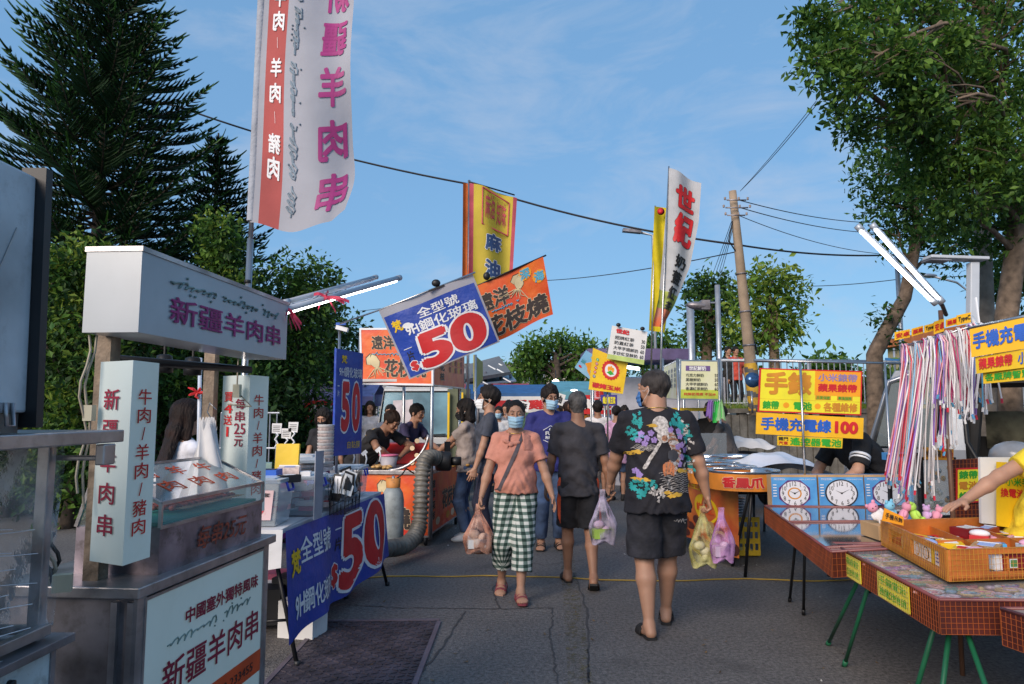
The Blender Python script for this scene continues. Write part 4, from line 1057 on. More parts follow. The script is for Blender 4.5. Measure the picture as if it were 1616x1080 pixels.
m.box((-1.345,2.27,1.50),(.028,.025,.05),mat('socket',(.5,.48,.36),.5));m.build('wiring',cart)
m=MB();m.box((-1.26,3.26,1.60),(.03,.03,.06),MATS['socket']);m.tube([(-1.26,3.26,1.75),(-1.262,3.26,1.6),(-1.20,3.28,1.53),(-1.32,3.31,1.54)],.004,MATS['beige wire'],5);m.build('inline_switch',cart)
m=MB();m.tube([(-1.50,2.6,1.70),(-1.22,3.3,1.70)],.018,BLK,6);m.build('lamp_rail',cart)
for k,(u,v) in enumerate(((259,578),(304,582))):
 p=at(u,v,3.05);L=thing('hanging_lamp',p,'black hanging spotlight glowing over the glass case, '+('nearer the big pillar' if k==0 else 'nearer the white hanging bags'),'lamp','spotlights over the glass case')
 m=MB();m.lathe([(.018,.05),(.030,.045),(.036,.0),(.036,-.028),(.033,-.028),(.031,.0)],p,BLK,16,cap=False);m.tube([p+V(0,0,.12),p+V(0,0,.045)],.005,BLK,5);m.build('lamp_shade',L)
 m=MB();m.ell(p+V(0,0,-.008),(.024,.024,.014),mat('warm bulb',(1,.6,.3),.4,emit=2.2,ecol=(1,.55,.28)));m.build('bulb',L)
hb=thing('plastic_bag',at(330,700,3.2),'bunch of white plastic bags hanging from a hook on the wooden post','plastic bag')
m=MB();top=at(337,668,3.2);rr=random.Random(9)
for k in range(5):
 ox=(k-2)*.028
 m.grid(lambda a,b:top+V((a-.5)*(.05+.11*b)+ox*b+.012*math.sin(a*17+k*2)*b,-.02-.018*k+.022*math.sin(a*11+k)*b,-.34*b-.03*math.sin(a*9+k)),12,14,CLOTHW)
m.build('bags',hb);tag(hb.children[-1],kind='stuff')
m=MB();m.tube([top+V(.01,.0,.06+.0),top+V(-.02,0,.09),top+V(-.03,0,.05),top+V(0,0,.0)],.003,POLE,6);m.build('hook',hb)
pst=thing('light_stand',at(313,700,3.5),'thin upright white lamp tube with a red ribbon beside the hanging bags','lamp')
m=MB();m.tube([at(316,565,3.5),at(312,800,3.5)],.010,mat('frosted tube',(.55,.62,.75),.3));m.build('tube',pst)
m=MB();c=at(312,620,3.48)
for a in (0,1,2.2,3.6,4.6):m.tube([c,c+V(.03*math.cos(a),-.01,.02*math.sin(a)),c+V(.055*math.cos(a+.3),-.01,.03*math.sin(a))],[.006,.008,.003],RED,5)
m.build('ribbon',pst)
fl=thing('banner_flag',(-1.30,3.42,0),'tall white and red lamb skewer flag on a steel pole','flag')
m=MB();m.tube([(-1.30,3.42,.3),(-1.285,3.42,2.35)],.016,POLE,10);m.tube([(-1.285,3.42,2.3),(-1.27,3.42,3.95)],.012,POLE,10);m.tube([(-1.289,3.42,2.13),(-1.289,3.42,2.145)],.0185,BLK,10);m.build('pole',fl)
fw=.475
def fS(s,t):
 z=2.43+(3.86-2.43)*t;cut=.05*math.sin(s*3)*(1-t)
 return V(-1.285+.016*t+fw*s+.03*(s>.0)*math.sin(t*5)*s*.4+.035*max(0,s-.3)*math.exp(-((t-.12)/.1)**2),3.405+.045*math.sin(s*7+t*3)*s+.05*math.sin(t*9)*s-.10*s*(1-t),z-.055*math.sin(math.pi*s)**2*(1-t)-.015*s*(1-t)+(.06*max(0,s-.88)/.12)*(1-t))
class FS:
 def p(s_,s,t,off=0):
  q=fS(s,t);e=.01;n=(fS(s+e,t)-q).cross(fS(s,t+e)-q).normalized();return q+n*off
FLW=mat('flag white',(.50,.50,.55),.75,var=.06,vscale=3,bump=.25,bscale=14,thin_trans=.35);FLR=mat('flag red',(.55,.11,.10),.75,var=.1,vscale=3,bump=.25,bscale=14,thin_trans=.3)
FF=FS();m=MB()
m.grid(lambda a,b:fS(.09+.22*a,b),8,50,FLR);m.grid(lambda a,b:fS(.31+.69*a,b),24,50,FLW)
m.grid(lambda a,b:V(-1.285+.016*b+.022*math.cos(a*6.283)+(.02 if False else 0),3.42+.022*math.sin(a*6.283),2.44+1.42*b+.0),10,40,mat('flag sleeve',(.42,.44,.50),.8,thin_trans=.1,bump=.5,bscale=60));m.grid(lambda a,b:fS(.0+.09*a,b),3,50,FLW)
m.vtext(FF,' 新疆羊肉串',.95,.04,.68,1.10,TXM,gap=.30,bold=.03,off=.004)
for c,y0,y1 in (('肉',.165,.245),('豬',.255,.325),('肉',.43,.50),('羊',.52,.59),('肉',.69,.765),('牛',.78,.85)):m.text(FF,c,.28,y0,.15,y1,WHITE,bold=.03,off=.004)
for y in (.36,.625):m.text(FF,'/',.225,y,.205,y+.04,WHITE,off=.004)
scribble(m,FF,.36,.06,.50,.99,mat('flag grey green',(.22,.28,.34),.7),5,.0042,.004,True,40)
m.build('flag',fl)
LED=mat('lamp tube glow',(1,1,1),.4,emit=7.0,ecol=(.9,.96,1));LEDH=mat('lamp housing',(.40,.44,.50),.45,.3)
def tubelamp(a,b,label,r=.018,cat='lamp',group=None,down=V(0,-.3,-1),lit=True):
 a,b=Vector(a),Vector(b);t=thing('tube_lamp',a,label,cat,group);d=down.normalized()*r*.9
 m=MB();m.tube([a,b],r,LEDH,10);m.build('housing',t)
 m=MB();m.tube([a.lerp(b,.03)+d,a.lerp(b,.97)+d],r*.62,LED if lit else MATS['frosted tube'],8);m.build('tube',t)
 e=(b-a).normalized()*.02
 for q in (a,b):m=MB();m.tube([q-e,q+e],r*1.15,LEDH,10);m.build('end_cap',t)
 return t
G2='lamp tubes tied above the white lightbox'
tubelamp(at(440,492,3.35),at(629,439,4.6),'lit lamp tube in front, tied with pink ribbon above the white lightbox',.017,group=G2)
tl=tubelamp(at(452,477,3.5),at(592,438,4.5),'unlit lamp tube behind the lit one above the white lightbox',.014,group=G2,lit=False)
rr=random.Random(3)
for c,dr in ((at(517,470,3.72),0),(at(457,489,3.38),-1.2)):
 m=MB()
 for k in range(8):
  a=rr.uniform(0,6.28) if dr==0 else rr.uniform(-2.3,-.6);L=rr.uniform(.06,.13);m.grid(lambda u,v:c+V(math.cos(a)*L*u,-.022+.01*math.sin(u*8),math.sin(a)*L*u*.6-.03*u*u+(v-.5)*.016),6,1,mat('pink ribbon',(.62,.04,.10),.6))
 tag(m.build('ribbon'),'pink plastic ribbon knotted at the middle of the lamp tubes' if dr==0 else 'pink plastic ribbon trailing at the near end of the lamp tubes','ribbon')
# leftmost cart
lc=thing('food_cart',(-1.5,1.35,0),'steel cart with a film wrapped glass side at the left edge of the photo','food cart')
m=MB();m.par((-2.2,.75,.0),(1.085,0,0),(.03,1.0,0),(0,0,.93),STEELD);m.build('cabinet',lc)
S=Surf(V(-1.108,.80,.1),V(-1.078,1.72,.1),V(-1.078,1.72,.955),V(-1.108,.80,.955));m=MB();m.slab(S.c,.004,mat('stained white panel',(.52,.60,.62),.45,var=.1,vscale=5,dirt=.55));m.frame(S.c,.016,.02,STEELD,.004)
m.text(S,'19',.80,.40,.93,.52,mat('faded green print',(.12,.26,.18),.7),shear=.2);scribble(m,S,.42,.72,.80,.93,mat('smeared grey print',(.16,.17,.17),.8),4,.010,.002,humps=9);m.lathe([(.008,0),(.008,.012),(.001,.014)],S.p(.86,.96,.0),BLK,10,Matrix.Rotation(R(90),3,'Y'));m.build('side_panel',lc)
m=MB();m.par((-2.2,.74,.955),(1.12,0,0),(.03,1.03,0),(0,0,.02),STEELD)
m.par((-1.125,1.70,.97),(.028,0,0),(0,.028,0),(0,0,.46),STEEL);m.par((-1.13,.8,.985),(.022,0,0),(.03,.92,0),(0,0,.025),STEEL);m.par((-1.6,1.71,.985),(.5,0,0),(0,.02,0),(0,0,.02),STEEL)
m.build('glass_frame',lc,bevel=.002)
m=MB();m.par((-2.1,.70,1.428),(1.125,0,0),(.0,1.10,0),(0,0,.030),STEEL);m.par((-1.0,1.72,1.375),(.022,0,0),(0,.05,0),(0,0,.05),STEEL);m.par((-1.13,1.74,1.385),(.14,0,0),(0,.02,0),(0,0,.012),STEEL);m.build('top_shelf',lc,bevel=.003)
m=MB()
m.grid(lambda a,b:V(-1.115+.03*a+.012*math.sin(b*22+a*9)*math.sin(a*7),.78+.94*a,1.0+.42*b),40,16,WRAP)
m.grid(lambda a,b:V(-1.085-.5*a,1.735+.008*math.sin(a*20+b*9),1.0+.42*b),16,10,WRAP)
rr=random.Random(8);WF=mat('wrap fold',(.80,.80,.84),.25)
for k in range(44):
 z=1.36-.009*k*rr.uniform(.8,1.1);m.tube([V(-1.108+.028*t,.8+.92*t,z-(.09+.10*rr.random()*0+.002*k)*t+.006*math.sin(t*9+k)) for t in [rr.uniform(0,.04)+k%5*.07+q/8*.62 for q in range(9)]],.0011,WF,4)
m.build('film_wrap',lc)
m=MB();rr=random.Random(44)
for k in range(16):m.box((rr.uniform(-1.95,-1.25),rr.uniform(1.0,1.65),1.02+.05*(k%4)),(rr.uniform(.06,.2),.12,rr.uniform(.05,.16)),rr.choice([BLKP,STEELD,PAPER,STEELD,WOOD]),rr.uniform(-.5,.5))
m.build('stored_goods',lc);tag(lc.children[-1],kind='stuff')
m=MB();m.par((-1.42,1.25,.976),(.22,0,0),(0,.22,0),(0,0,.17),BLKP);m.build('black_bin',lc,bevel=.004)
m=MB();m.par((-1.9,1.5,.976),(.42,0,0),(0,.18,0),(0,0,.11),STEEL);m.lathe([(.06,0),(.06,.16),(.055,.17)],(-1.25,1.56,.976),STEEL,20);m.build('pans',lc);tag(lc.children[-1],kind='stuff')
gb=thing('metal_box',(-1.3,1.15,1.458),'grey dented metal box with a black edge strip on the leftmost cart','metal box')
GB=mat('galvanised sheet',(.56,.60,.64),.45,.1,var=.25,vscale=3.2,bump=.35,bscale=4,dirt=.4)
m=MB();m.par((-1.68,.72,1.50),(.68,0,0),(0,.75,0),(-.012,0,.50),GB);m.build('shell',gb,bevel=.006)
m=MB();m.par((-1.03,1.468,1.47),(.052,0,0),(0,.022,0),(-.014,.0,.55),BLKP);m.build('edge_strip',gb)
m=MB();m.par((-1.68,.74,1.459),(.67,0,0),(0,.72,0),(0,0,.04),mat('rusty sheet',(.20,.17,.15),.6,.4,var=.4,dirt=.8));m.build('base_rim',gb)
m=MB();m.par((-.999,1.38,1.50),(.012,0,0),(0,.028,0),(0,0,.02),STEEL);m.tube([(-.985,1.385,1.52),(-.98,1.385,1.475),(-.98,1.405,1.475),(-.985,1.405,1.52)],.004,STEEL,6);m.build('latch',gb)
S=Surf(V(-.999,.74,1.5),V(-.999,1.45,1.5),V(-1.011,1.45,2.0),V(-1.011,.74,2.0));m=MB();scribble(m,S,.49,.22,.56,.52,mat('graffiti magenta',(.45,.03,.28),.6),3,.003,.002,True,9);scribble(m,S,.49,.04,.56,.22,mat('graffiti cyan',(.03,.30,.42),.6),6,.003,.002,True,6);m.tube([S.p(.62,.1,.0),S.p(.8,.3,.0),S.p(.95,.75,.0)],.0015,STEEL,4);m.build('scrawl',gb)
m=MB();m.par((-1.62,1.88,1.50),(.2,.1,0),(0,.03,0),(0,0,.02),mat('purple vinyl',(.16,.05,.20),.5));tag(m.build('folded_awning'),'small purple folded awning end behind the grey box','awning')
m=MB();
for k in range(5):m.tube([V(-1.40+.02*math.sin(k+t),2.16+.015*k,1.14-.022*t) for t in range(8)],.006,MATS['beige wire'] if k%2 else BLKP,5)
m.box((-1.33,2.16,1.0),(.05,.03,.05),MATS['socket'],.4);tag(m.build('cable_bundle'),'tangled cables and a socket between the two left carts','cable')
# screen protector stall
tb=thing('folding_table',(-1.7,5.4,0),'long folding table behind the sloping blue fifty banner','table')
t0,t1=V(-1.40,4.32,.77),V(-1.17,6.45,.77)
m=MB();m.par(t0,V(-.72,.05,0),t1-t0,V(0,0,.03),mat('white table top',(.6,.6,.63),.5));m.build('tabletop',tb,bevel=.003)
for q,(a,b) in enumerate((((-1.50,4.5,.77),(-1.57,4.28,0)),((-1.50,4.5,.77),(-1.28,4.40,0)),((-1.95,4.5,.77),(-1.98,4.3,0)),((-1.26,6.2,.77),(-1.09,6.38,0)),((-1.26,6.2,.77),(-1.35,5.95,0)),((-1.85,6.2,.77),(-1.88,6.4,0)))):
 m=MB();m.tube([a,b],.014,BLK,8);m.tube([Vector(b),Vector(b)+V(0,0,.03)],.02,BLKP,8);m.build('leg',tb)
m=MB();m.tube([(-1.52,4.42,.25),(-1.33,4.46,.25)],.01,BLK,6);m.tube([(-1.30,6.1,.22),(-1.12,6.33,.22)],.01,BLK,6);m.tube([(-1.4,4.45,.72),(-1.2,6.35,.72)],.012,BLK,6);m.build('brace',tb)
b0_,b1_=t0+V(.035,.05,.02),t1+V(.035,-.05,.02)
def bulge(s,t):return V(.035*math.sin(s*9)*(1-t)+.02*math.sin(s*23+2)*(1-t),0,-.03*math.sin(s*3.14)*t*0+.03*math.sin(s*8)*(1-t))
S=Surf(V(b0_.x+.03,b0_.y-.02,.13),V(b1_.x+.04,b1_.y,.22),b1_,b0_,bulge)
def banner50(m,S,full=True):
 m.text(S,'全型號',.10,.62,.36,.88,WHITE,bold=.02);m.text(S,'9H',.05,.14,.12,.36,WHITE,bold=.03);m.text(S,'鋼化玻璃',.12,.13,.36,.36,WHITE,bold=.02)
 m.text(S,'梵',.03,.55,.10,.80,YEL,bold=.04);m.text(S,'片',.41,.56,.47,.70,BLACKT,bold=.02);m.text(S,'一',.41,.75,.47,.85,WHITE,bold=.02)
 m.text(S,'$',.37,.14,.45,.44,RED,bold=.05,outline=WHITE,ow=.04,off=.005)
 m.text(S,'5',.44,.03,.72,.95,RED,bold=.040,outline=WHITE,ow=.032,res=5,shear=.08,off=.006);m.text(S,'0',.69,.04,.98,1.0,RED,bold=.040,outline=WHITE,ow=.032,res=5,shear=.08,off=.006)
m=MB();m.grid(lambda a,b:S.p(a,b),40,14,BLUEV);banner50(m,S);tag(m.build('banner'),'blue vinyl price banner hung along the aisle edge of the phone film table','banner')
m=MB();m.grid(lambda a,b:V(-2.1+.74*a,4.30-.012*math.sin(a*14)*(1-b),.60+.21*b-.05*math.sin(a*3)*(1-b)),20,6,CLOTHW);m.grid(lambda a,b:V(-2.1+.72*a,4.30+.55*b,.806),4,4,CLOTHW);tag(m.build('tablecloth'),'white cloth hanging over the near end of the phone film table','tablecloth')
def storage_box(c,d,label,lid=None,inner=None,rz=0.0):
 c=Vector(c);t=thing('storage_box',c,label,'plastic box','clear storage boxes on the phone film table');w,l,h=d
 m=MB();r1=.88
 vs=[(sx*w/2*q,sy*l/2*q,z) for z,q in ((0,r1),(h,1.0)) for sx,sy in ((-1,-1),(1,-1),(1,1),(-1,1))]
 m.add([c+V(*p) for p in vs],[(0,1,5,4),(1,2,6,5),(2,3,7,6),(3,0,4,7),(3,2,1,0)],CLEARP);m.build('tub',t,bevel=.008)
 m=MB();m.box(c+V(0,0,h+.012),(w*1.04,l*1.04,.024),lid or CLEARP);m.box(c+V(0,0,h+.027),(w*.8,l*.8,.008),lid or CLEARP);m.build('lid',t,bevel=.006)
 m=MB();BH=mat('blue handle',(.03,.06,.55),.4)
 for sx in (1,):m.tube([c+V(sx*w*.53,-.05,h),c+V(sx*w*.57,-.05,h-.05),c+V(sx*w*.57,.05,h-.05),c+V(sx*w*.53,.05,h)],.008,BH,6)
 m.build('handle',t)
 m=MB();rr=random.Random(int(c.y*100))
 for k in range(14):m.box(c+V(rr.uniform(-.3,.3)*w,rr.uniform(-.3,.3)*l,h*rr.uniform(.1,.75)),(w*.35,l*.3,h*.12),rr.choice(inner or [PAPER,PINK,mat('pale pink card',(.72,.45,.45),.6),WHITE]),rr.uniform(-.5,.5))
 m.build('contents',t);tag(t.children[-1],kind='stuff')
 return t
PB=at(455,820,4.55);BX=storage_box((-1.62,4.55,.81),(.40,.30,.26),'clear tub with a pale pink flyer, nearest on the phone film table')
S=Surf(V(-1.80,4.405,.85),V(-1.47,4.405,.85),V(-1.45,4.39,1.03),V(-1.82,4.39,1.03));m=MB();m.slab(S.c,.002,mat('pink flyer',(.70,.50,.52),.6,var=.05));m.text(S,'口罩防護套',.25,.78,.95,.92,BLACKT,bold=.01)
for x in (.55,.78):m.disc(S,x,.38,.09,.2,mat('red flyer print',(.55,.06,.08),.6),.002,16)
m.disc(S,.2,.2,.12,.18,MATS['red flyer print'],.002,14);m.rect(S,.04,.35,.18,.7,MATS['red flyer print']);m.build('flyer',BX)
storage_box((-1.50,5.02,.81),(.34,.32,.24),'second clear tub with blue clip, behind the pink flyer tub');storage_box((-1.92,4.95,.81),(.36,.30,.20),'clear tub holding red packets, farthest from the aisle',inner=[RED,PINK,RED]);storage_box((-1.38,6.1,.81),(.26,.30,.22),'small clear tub at the far end of the phone film table')
storage_box((-1.46,5.42,.81),(.30,.26,.2),'clear tub just beyond the wire basket')
t=at(453,730,5.1);m=MB();m.slab([t+V(-.09,0,-.12),t+V(.075,.0,-.12),t+V(.075,.03,.13),t+V(-.09,.03,.13)],.03,YEL);tag(m.build('display_stand'),'yellow upright display card above the clear tubs','display stand')
for k,(u,v) in enumerate(((437,676),(452,684),(463,674))):
 p=at(u,v,5.2);t=thing('price_tag',p+V(0,0,-.12),['white price tag on a springy stalk, left of three','tilted thin price tag on a stalk between its neighbours','white price tag on a stalk, right of three'][k],'price tag','price tags above the yellow card')
 S=Surf(p+V(-.036,0,-.035),p+V(.03,0,-.04),p+V(.036,.0,.035),p+V(-.036,0,.035));m=MB();m.slab(S.c,.003,PAPER)
 for j in range(4):m.rect(S,.12,.2+.17*j,.85,.25+.17*j,BLACKT)
 m.build('card',t);m=MB();m.tube([p+V(.012*math.sin(i*1.6),-.002,-.035-.015*i) for i in range(8)],.006,WHITE,6);m.build('stalk',t)
m=MB();c=at(513,742,5.7);CUP=mat('cup print',(.72,.58,.54),.6,var=.15,vscale=50)
for k in range(15):m.lathe([(.062,0),(.066,.018),(.068,.020),(.064,.021)],c+V(0,0,.024*k),CUP if k%2 else PAPER,20)
tag(m.build('cup_stack'),'tall stack of printed paper bowls beside the vertical blue sign','cup stack')
m=MB();rr=random.Random(12);c=at(490,745,5.5)
for k in range(9):m.box(c+V(rr.uniform(-.08,.05),rr.uniform(-.1,.1),.018*k-.02),(.20,.15,.02),rr.choice([PAPER,WHITE,CUP]),rr.uniform(-.4,.4))
tag(m.build('paper_stack'),'loose white paper bag stack left of the bowl stack','paper stack')
S_=at(455,746,4.95);S=Surf(S_+V(-.07,0,-.04),S_+V(.07,0,-.04),S_+V(.07,.02,.05),S_+V(-.07,.02,.05));m=MB();m.slab(S.c,.03,PAPER)
for j in range(3):m.text(S,['內附清潔布','- 150 +','貼膜'][j],.15,.66-.26*j,.85,.82-.26*j,BLACKT)
tag(m.build('label_card'),'small white card lettered in black on the tub lids','card')
m=MB();p=at(503,770,4.75);m.slab([p+V(-.012,-.05,-.20),p+V(.012,.05,-.20),p+V(.016,.05,.24),p+V(-.012,-.05,.24)],.006,mat('grey card',(.30,.32,.38),.5));tag(m.build('price_board'),'narrow grey card standing edge on in front of the tubs','card')
bs=thing('wire_basket',(-1.27,5.3,.82),'black wire basket of phone films at the table edge','basket');m=MB();c=at(545,772,5.25);X=V(.10,.02,0);Y=V(.03,.34,0)
for t in range(13):
 q=c-X*.5+Y*(t/12-.5)
 for sg in (0,1):m.tube([q+X*sg+V(0,0,-.16),q+X*(sg*1.3-.15)+V(0,0,.09+.05*t/12)],.0028,BLK,4)
for t in range(5):
 for sg in (0,1):q=c-X*.5+X*sg-Y*.5+V(0,0,-.16+.055*t);m.tube([q,q+Y+V(0,0,.012*t)],.003,BLK,4)
for t in range(5):q=c-X*.5+X*(t/4)-Y*.5;m.tube([q+V(0,0,-.16),q+V(0,0,.09)],.0028,BLK,4);m.tube([q+Y+V(0,0,-.16),q+Y+V(0,0,.13)],.0028,BLK,4);m.tube([q+V(0,0,-.16),q+Y+V(0,0,-.16)],.0028,BLK,4)
m.build('wires',bs)
rr=random.Random(17)
PKT=mat('packet sleeve',(.48,.54,.62),.35,var=.1)
for k in range(11):
 p=c+V(rr.uniform(-.05,.05),rr.uniform(-.14,.14),rr.uniform(-.02,.07));M=Matrix.Rotation(rr.uniform(-.5,.3),3,'Y')@Matrix.Rotation(rr.uniform(-.5,.5),3,'X')@Matrix.Rotation(rr.uniform(-.4,.8),3,'Z')
 m=MB();m.box(p,(.085,.006,.17),rr.choice([PKT,PAPER,BLKP,PKT]),M=M);m.box(p+M@V(0,-.0045,.01),(.055,.003,.12),rr.choice([WHITE,BLKP,PKT]),M=M)
 o=m.build('film_packet');tag(o,'thin phone film packet standing in the black wire basket','packet','phone film packets in the wire basket')
for k,(u,v) in enumerate(((556,712),(575,715),(597,710))):
 p=at(u,v,6.0);m=MB();m.box(p,(.05,.006,.03),WHITE,M=Matrix.Rotation(-.7,3,'Y'));m.tube([p+V(.01,0,-.01),p+V(.02,0,-.05),p+V(.01,0,-.10)],.007,WHITE,6)
 tag(m.build('price_clip'),['white tilted price clip below the vertical blue sign','middle white price clip right of the blue sign','white price clip nearest the squid vendor'][k],'price clip','white price clips on the phone film table')
m=MB();
for i in range(8):m.box((-1.75+.05*(i%4),5.9+.08*(i//4),.83+.01*(i%3)),(.10,.16,.03),[WHITE,PAPER,BLUET,BLKP][i%4],.3*i)
tag(m.build('film_packet_pile'),'spread of phone film packets lying on the far half of the table','packet pile',kind='stuff')
vs_=thing('shop_sign',(at(546,650,5.75).x,5.75,.8),'upright blue fifty sign on a pole above the phone film table','sign');A,B=at(527,720,5.7),at(570,716,6.05)
S=Surf(A,B,V(B.x,B.y,at(570,558,6.05).z),V(A.x,A.y,at(527,550,5.7).z));m=MB();m.slab(S.c,.02,BLUEV)
m.text(S,'梵',.18,.87,.38,.95,YEL,bold=.03);m.text(S,'9H鋼化玻璃',.10,.74,.95,.84,WHITE,bold=.01);m.text(S,'5',.18,.20,.53,.72,RED,bold=.05,outline=WHITE,ow=.03,res=4);m.text(S,'0',.58,.20,.92,.72,RED,bold=.05,outline=WHITE,ow=.03,res=4);m.text(S,'自黏膜',.45,.06,.92,.13,YEL);m.vtext(S,'一片',.05,.55,.12,.68,WHITE)
m.build('panel',vs_)
pp=at(534,600,5.9);m=MB();m.tube([V(pp.x,5.9,.8),V(pp.x,5.9,at(534,510,5.9).z)],.012,POLE,8);m.build('pole',vs_)
m=MB();q=at(540,519,5.9);m.box(q,(.10,.05,.035),WHITE,M=Matrix.Rotation(.25,3,'Y'));m.box(q+V(-.01,0,.04),(.08,.03,.02),BLUET);m.build('clamp',vs_)
hbn=thing('hanging_banner',(at(690,520,5.6).x,5.6,1.4),'large tilted blue fifty banner clipped to a slanted rod','banner')
TL,TR,BR_,BL_=at(598,491,5.55),at(746,433,5.45),at(789,540,5.5),at(646,599,5.6)
S=Surf(BL_,BR_,TR,TL,lambda s,t:V(0,.012*math.sin(s*10+t*4)+.014*math.sin(s*6.28)*(1-t),0))
m=MB();m.grid(lambda a,b:S.p(a,b),30,20,FLW);m.grid(lambda a,b:S.p(.02+.96*a,.02+.87*b,.003),30,20,BLUEV)
m.text(S,'全型號',.34,.70,.78,.84,WHITE,bold=.02,off=.006,rot=.0);m.text(S,'9H',.17,.54,.30,.66,WHITE,bold=.03,off=.006);m.text(S,'鋼化玻璃',.31,.53,.93,.68,WHITE,bold=.02,off=.006)
m.text(S,'梵',.06,.64,.16,.80,YEL,bold=.04,off=.006);m.disc(S,.20,.68,.045,.035,WHITE,.006,12);m.disc(S,.235,.66,.035,.03,WHITE,.0063,12);m.text(S,'一',.07,.36,.16,.42,WHITE,bold=.02,off=.006);m.text(S,'片',.075,.22,.15,.35,BLACKT,bold=.02,off=.006)
m.text(S,'$',.06,.06,.16,.22,RED,bold=.07,outline=WHITE,ow=.06,off=.0065);m.text(S,'5',.17,.01,.58,.53,RED,bold=.055,outline=WHITE,ow=.035,off=.0075,res=6,shear=.10);m.text(S,'0',.53,.02,.96,.56,RED,bold=.055,outline=WHITE,ow=.035,off=.0075,res=6,shear=.10)
m.build('cloth',hbn)
m=MB();m.tube([at(537,511,5.85),at(600,489,5.55),at(750,430,5.44)],.007,POLE,6);m.build('rod',hbn)
m=MB();q=at(689,455,5.47);m.box(q+V(0,0,.0),(.13,.02,.012),BLK,M=Matrix.Rotation(-.37,3,'Y'));m.ell(q+V(-.005,0,.04),(.035,.02,.03),BLK);m.build('clip',hbn)
qb=thing('hanging_banner',(at(800,480,5.9).x,5.9,1.5),'orange squid banner tilted on a rod behind the big blue one','banner')
TL,TR,BR_,BL_=at(702,474,5.95),at(857,406,5.85),at(873,497,5.9),at(722,566,6.0)
S=Surf(BL_,BR_,TR,TL,lambda s,t:V(0,.014*math.sin(s*8+t*3),.012*math.sin(s*9)*(1-t)))
m=MB();m.grid(lambda a,b:S.p(a,b),30,16,ORP)
BR2=mat('brown black print',(.035,.022,.018),.6);CR_=mat('cream print',(.72,.55,.35),.6);TEAL=mat('sky blue print',(.10,.42,.60),.6)
m.text(S,'遠洋',.30,.52,.62,.84,BR2,bold=.035,outline=CR_,ow=.022,off=.005);m.text(S,'花枝燒',.30,.06,.98,.44,BR2,bold=.035,outline=CR_,ow=.022,off=.005,shear=-.0)
for x,y,c in ((.80,.86,'深'),(.93,.72,'海')):m.disc(S,x,y,.065,.11,ORG,.0035,20);m.text(S,c,x-.05,y-.09,x+.05,y+.09,TEAL,bold=.04,off=.006)
squid(m,S,.72,.72,.16,.28,-.5);scribble(m,S,.42,.46,.70,.52,TEAL,2,.004,.005,humps=10)
m.build('cloth',qb);m=MB();m.tube([at(690,479,5.97),at(862,403,5.84)],.007,BLK,6);m.build('rod',qb);m=MB();m.ell(at(768,436,5.88),(.03,.02,.035),BLK);m.build('clip',qb)
# squid cart
sq=thing('food_cart',(-1.3,9,0),'orange squid stall cart with a duct and a roof of orange signs','food cart')
C0,C1,C2=gp(682,858),V(-.71,9.9,0),gp(588,860);C0=V(-.93,8.2,0);C2=V(-1.80,8.3,0)
m=MB();S=Surf(C2+V(0,0,.12),C0+V(0,0,.12),C0+V(0,0,.80),C2+V(0,0,.80));m.slab(S.c,.01,ORP);m.frame(S.c,.02,.02,STEEL)
squid(m,S,.42,.72,.2,.32,.3);m.text(S,'枝燒',.25,.08,.75,.46,BR2,bold=.04,outline=CR_,ow=.022);m.text(S,'花',.0,.1,.22,.46,BR2,bold=.04,outline=CR_,ow=.022);m.build('front_panel',sq)
m=MB();S=Surf(C0+V(0,0,.14),C1+V(0,0,.14),C1+V(0,0,.80),C0+V(0,0,.80));m.slab(S.c,.01,ORP);m.frame(S.c,.02,.02,STEEL)
m.vtext(S,'遠洋花枝',.06,.2,.14,.9,BR2,bold=.04,outline=CR_,ow=.03);m.text(S,'花枝燒',.35,.28,.88,.66,BR2,bold=.035,outline=CR_,ow=.022)
for k in range(5):m.disc(S,.22+.16*k,.14,.06,.07,[CR_,REDO,GOLD][k%3],.003,14)
m.build('side_panel',sq)
m=MB();m.par(C2+V(-.02,-.03,.80),V(.90,-.10,0),V(.22,1.75,0),V(0,0,.045),STEEL);m.build('counter',sq,bevel=.004)
m=MB();m.par(C2+V(.02,.03,.12),V(.82,-.08,0),V(.2,1.6,0),V(0,0,.66),STEELD);m.build('cabinet',sq)
for p in ((C0.x+.01,C0.y-.02),(C2.x+.02,C2.y-.01),(C1.x-.02,C1.y),(-1.52,10.0)):
 m=MB();m.tube([(p[0],p[1],.08),(p[0],p[1],2.4)],.022,POLE,10);m.build('post',sq)
for p in ((C0.x-.05,C0.y+.05),(C1.x-.05,C1.y-.1),(C2.x+.1,C2.y+.1)):
 m=MB();m.lathe([(.02,-.02),(.055,-.018),(.06,0),(.055,.018),(.02,.02)],(p[0],p[1],.06),BLKP,16,Matrix.Rotation(R(90),3,'Y'));m.build('wheel',sq)
m=MB();S=Surf(at(572,604,8.25),at(681,606,8.15),at(681,520,8.15),at(570,521,8.25));m.slab(S.c,.03,ORP);m.frame(S.c,.022,.04,WHITE)
m.text(S,'遠洋',.14,.62,.48,.90,BR2,bold=.035,outline=CR_,ow=.022);m.text(S,'花枝燒',.32,.10,.93,.46,BR2,bold=.035,outline=CR_,ow=.022);squid(m,S,.20,.34,.22,.34,.25);scribble(m,S,.15,.50,.6,.58,TEAL,2,.005,.005,humps=8);m.build('roof_sign',sq)
m=MB();S=Surf(at(684,607,8.2),at(732,612,9.9),at(732,545,9.9),at(684,532,8.2));m.slab(S.c,.03,ORP);m.frame(S.c,.02,.04,STEEL);m.vtext(S,'遠洋花枝',.18,.1,.32,.9,BR2,bold=.03,outline=CR_,ow=.03)
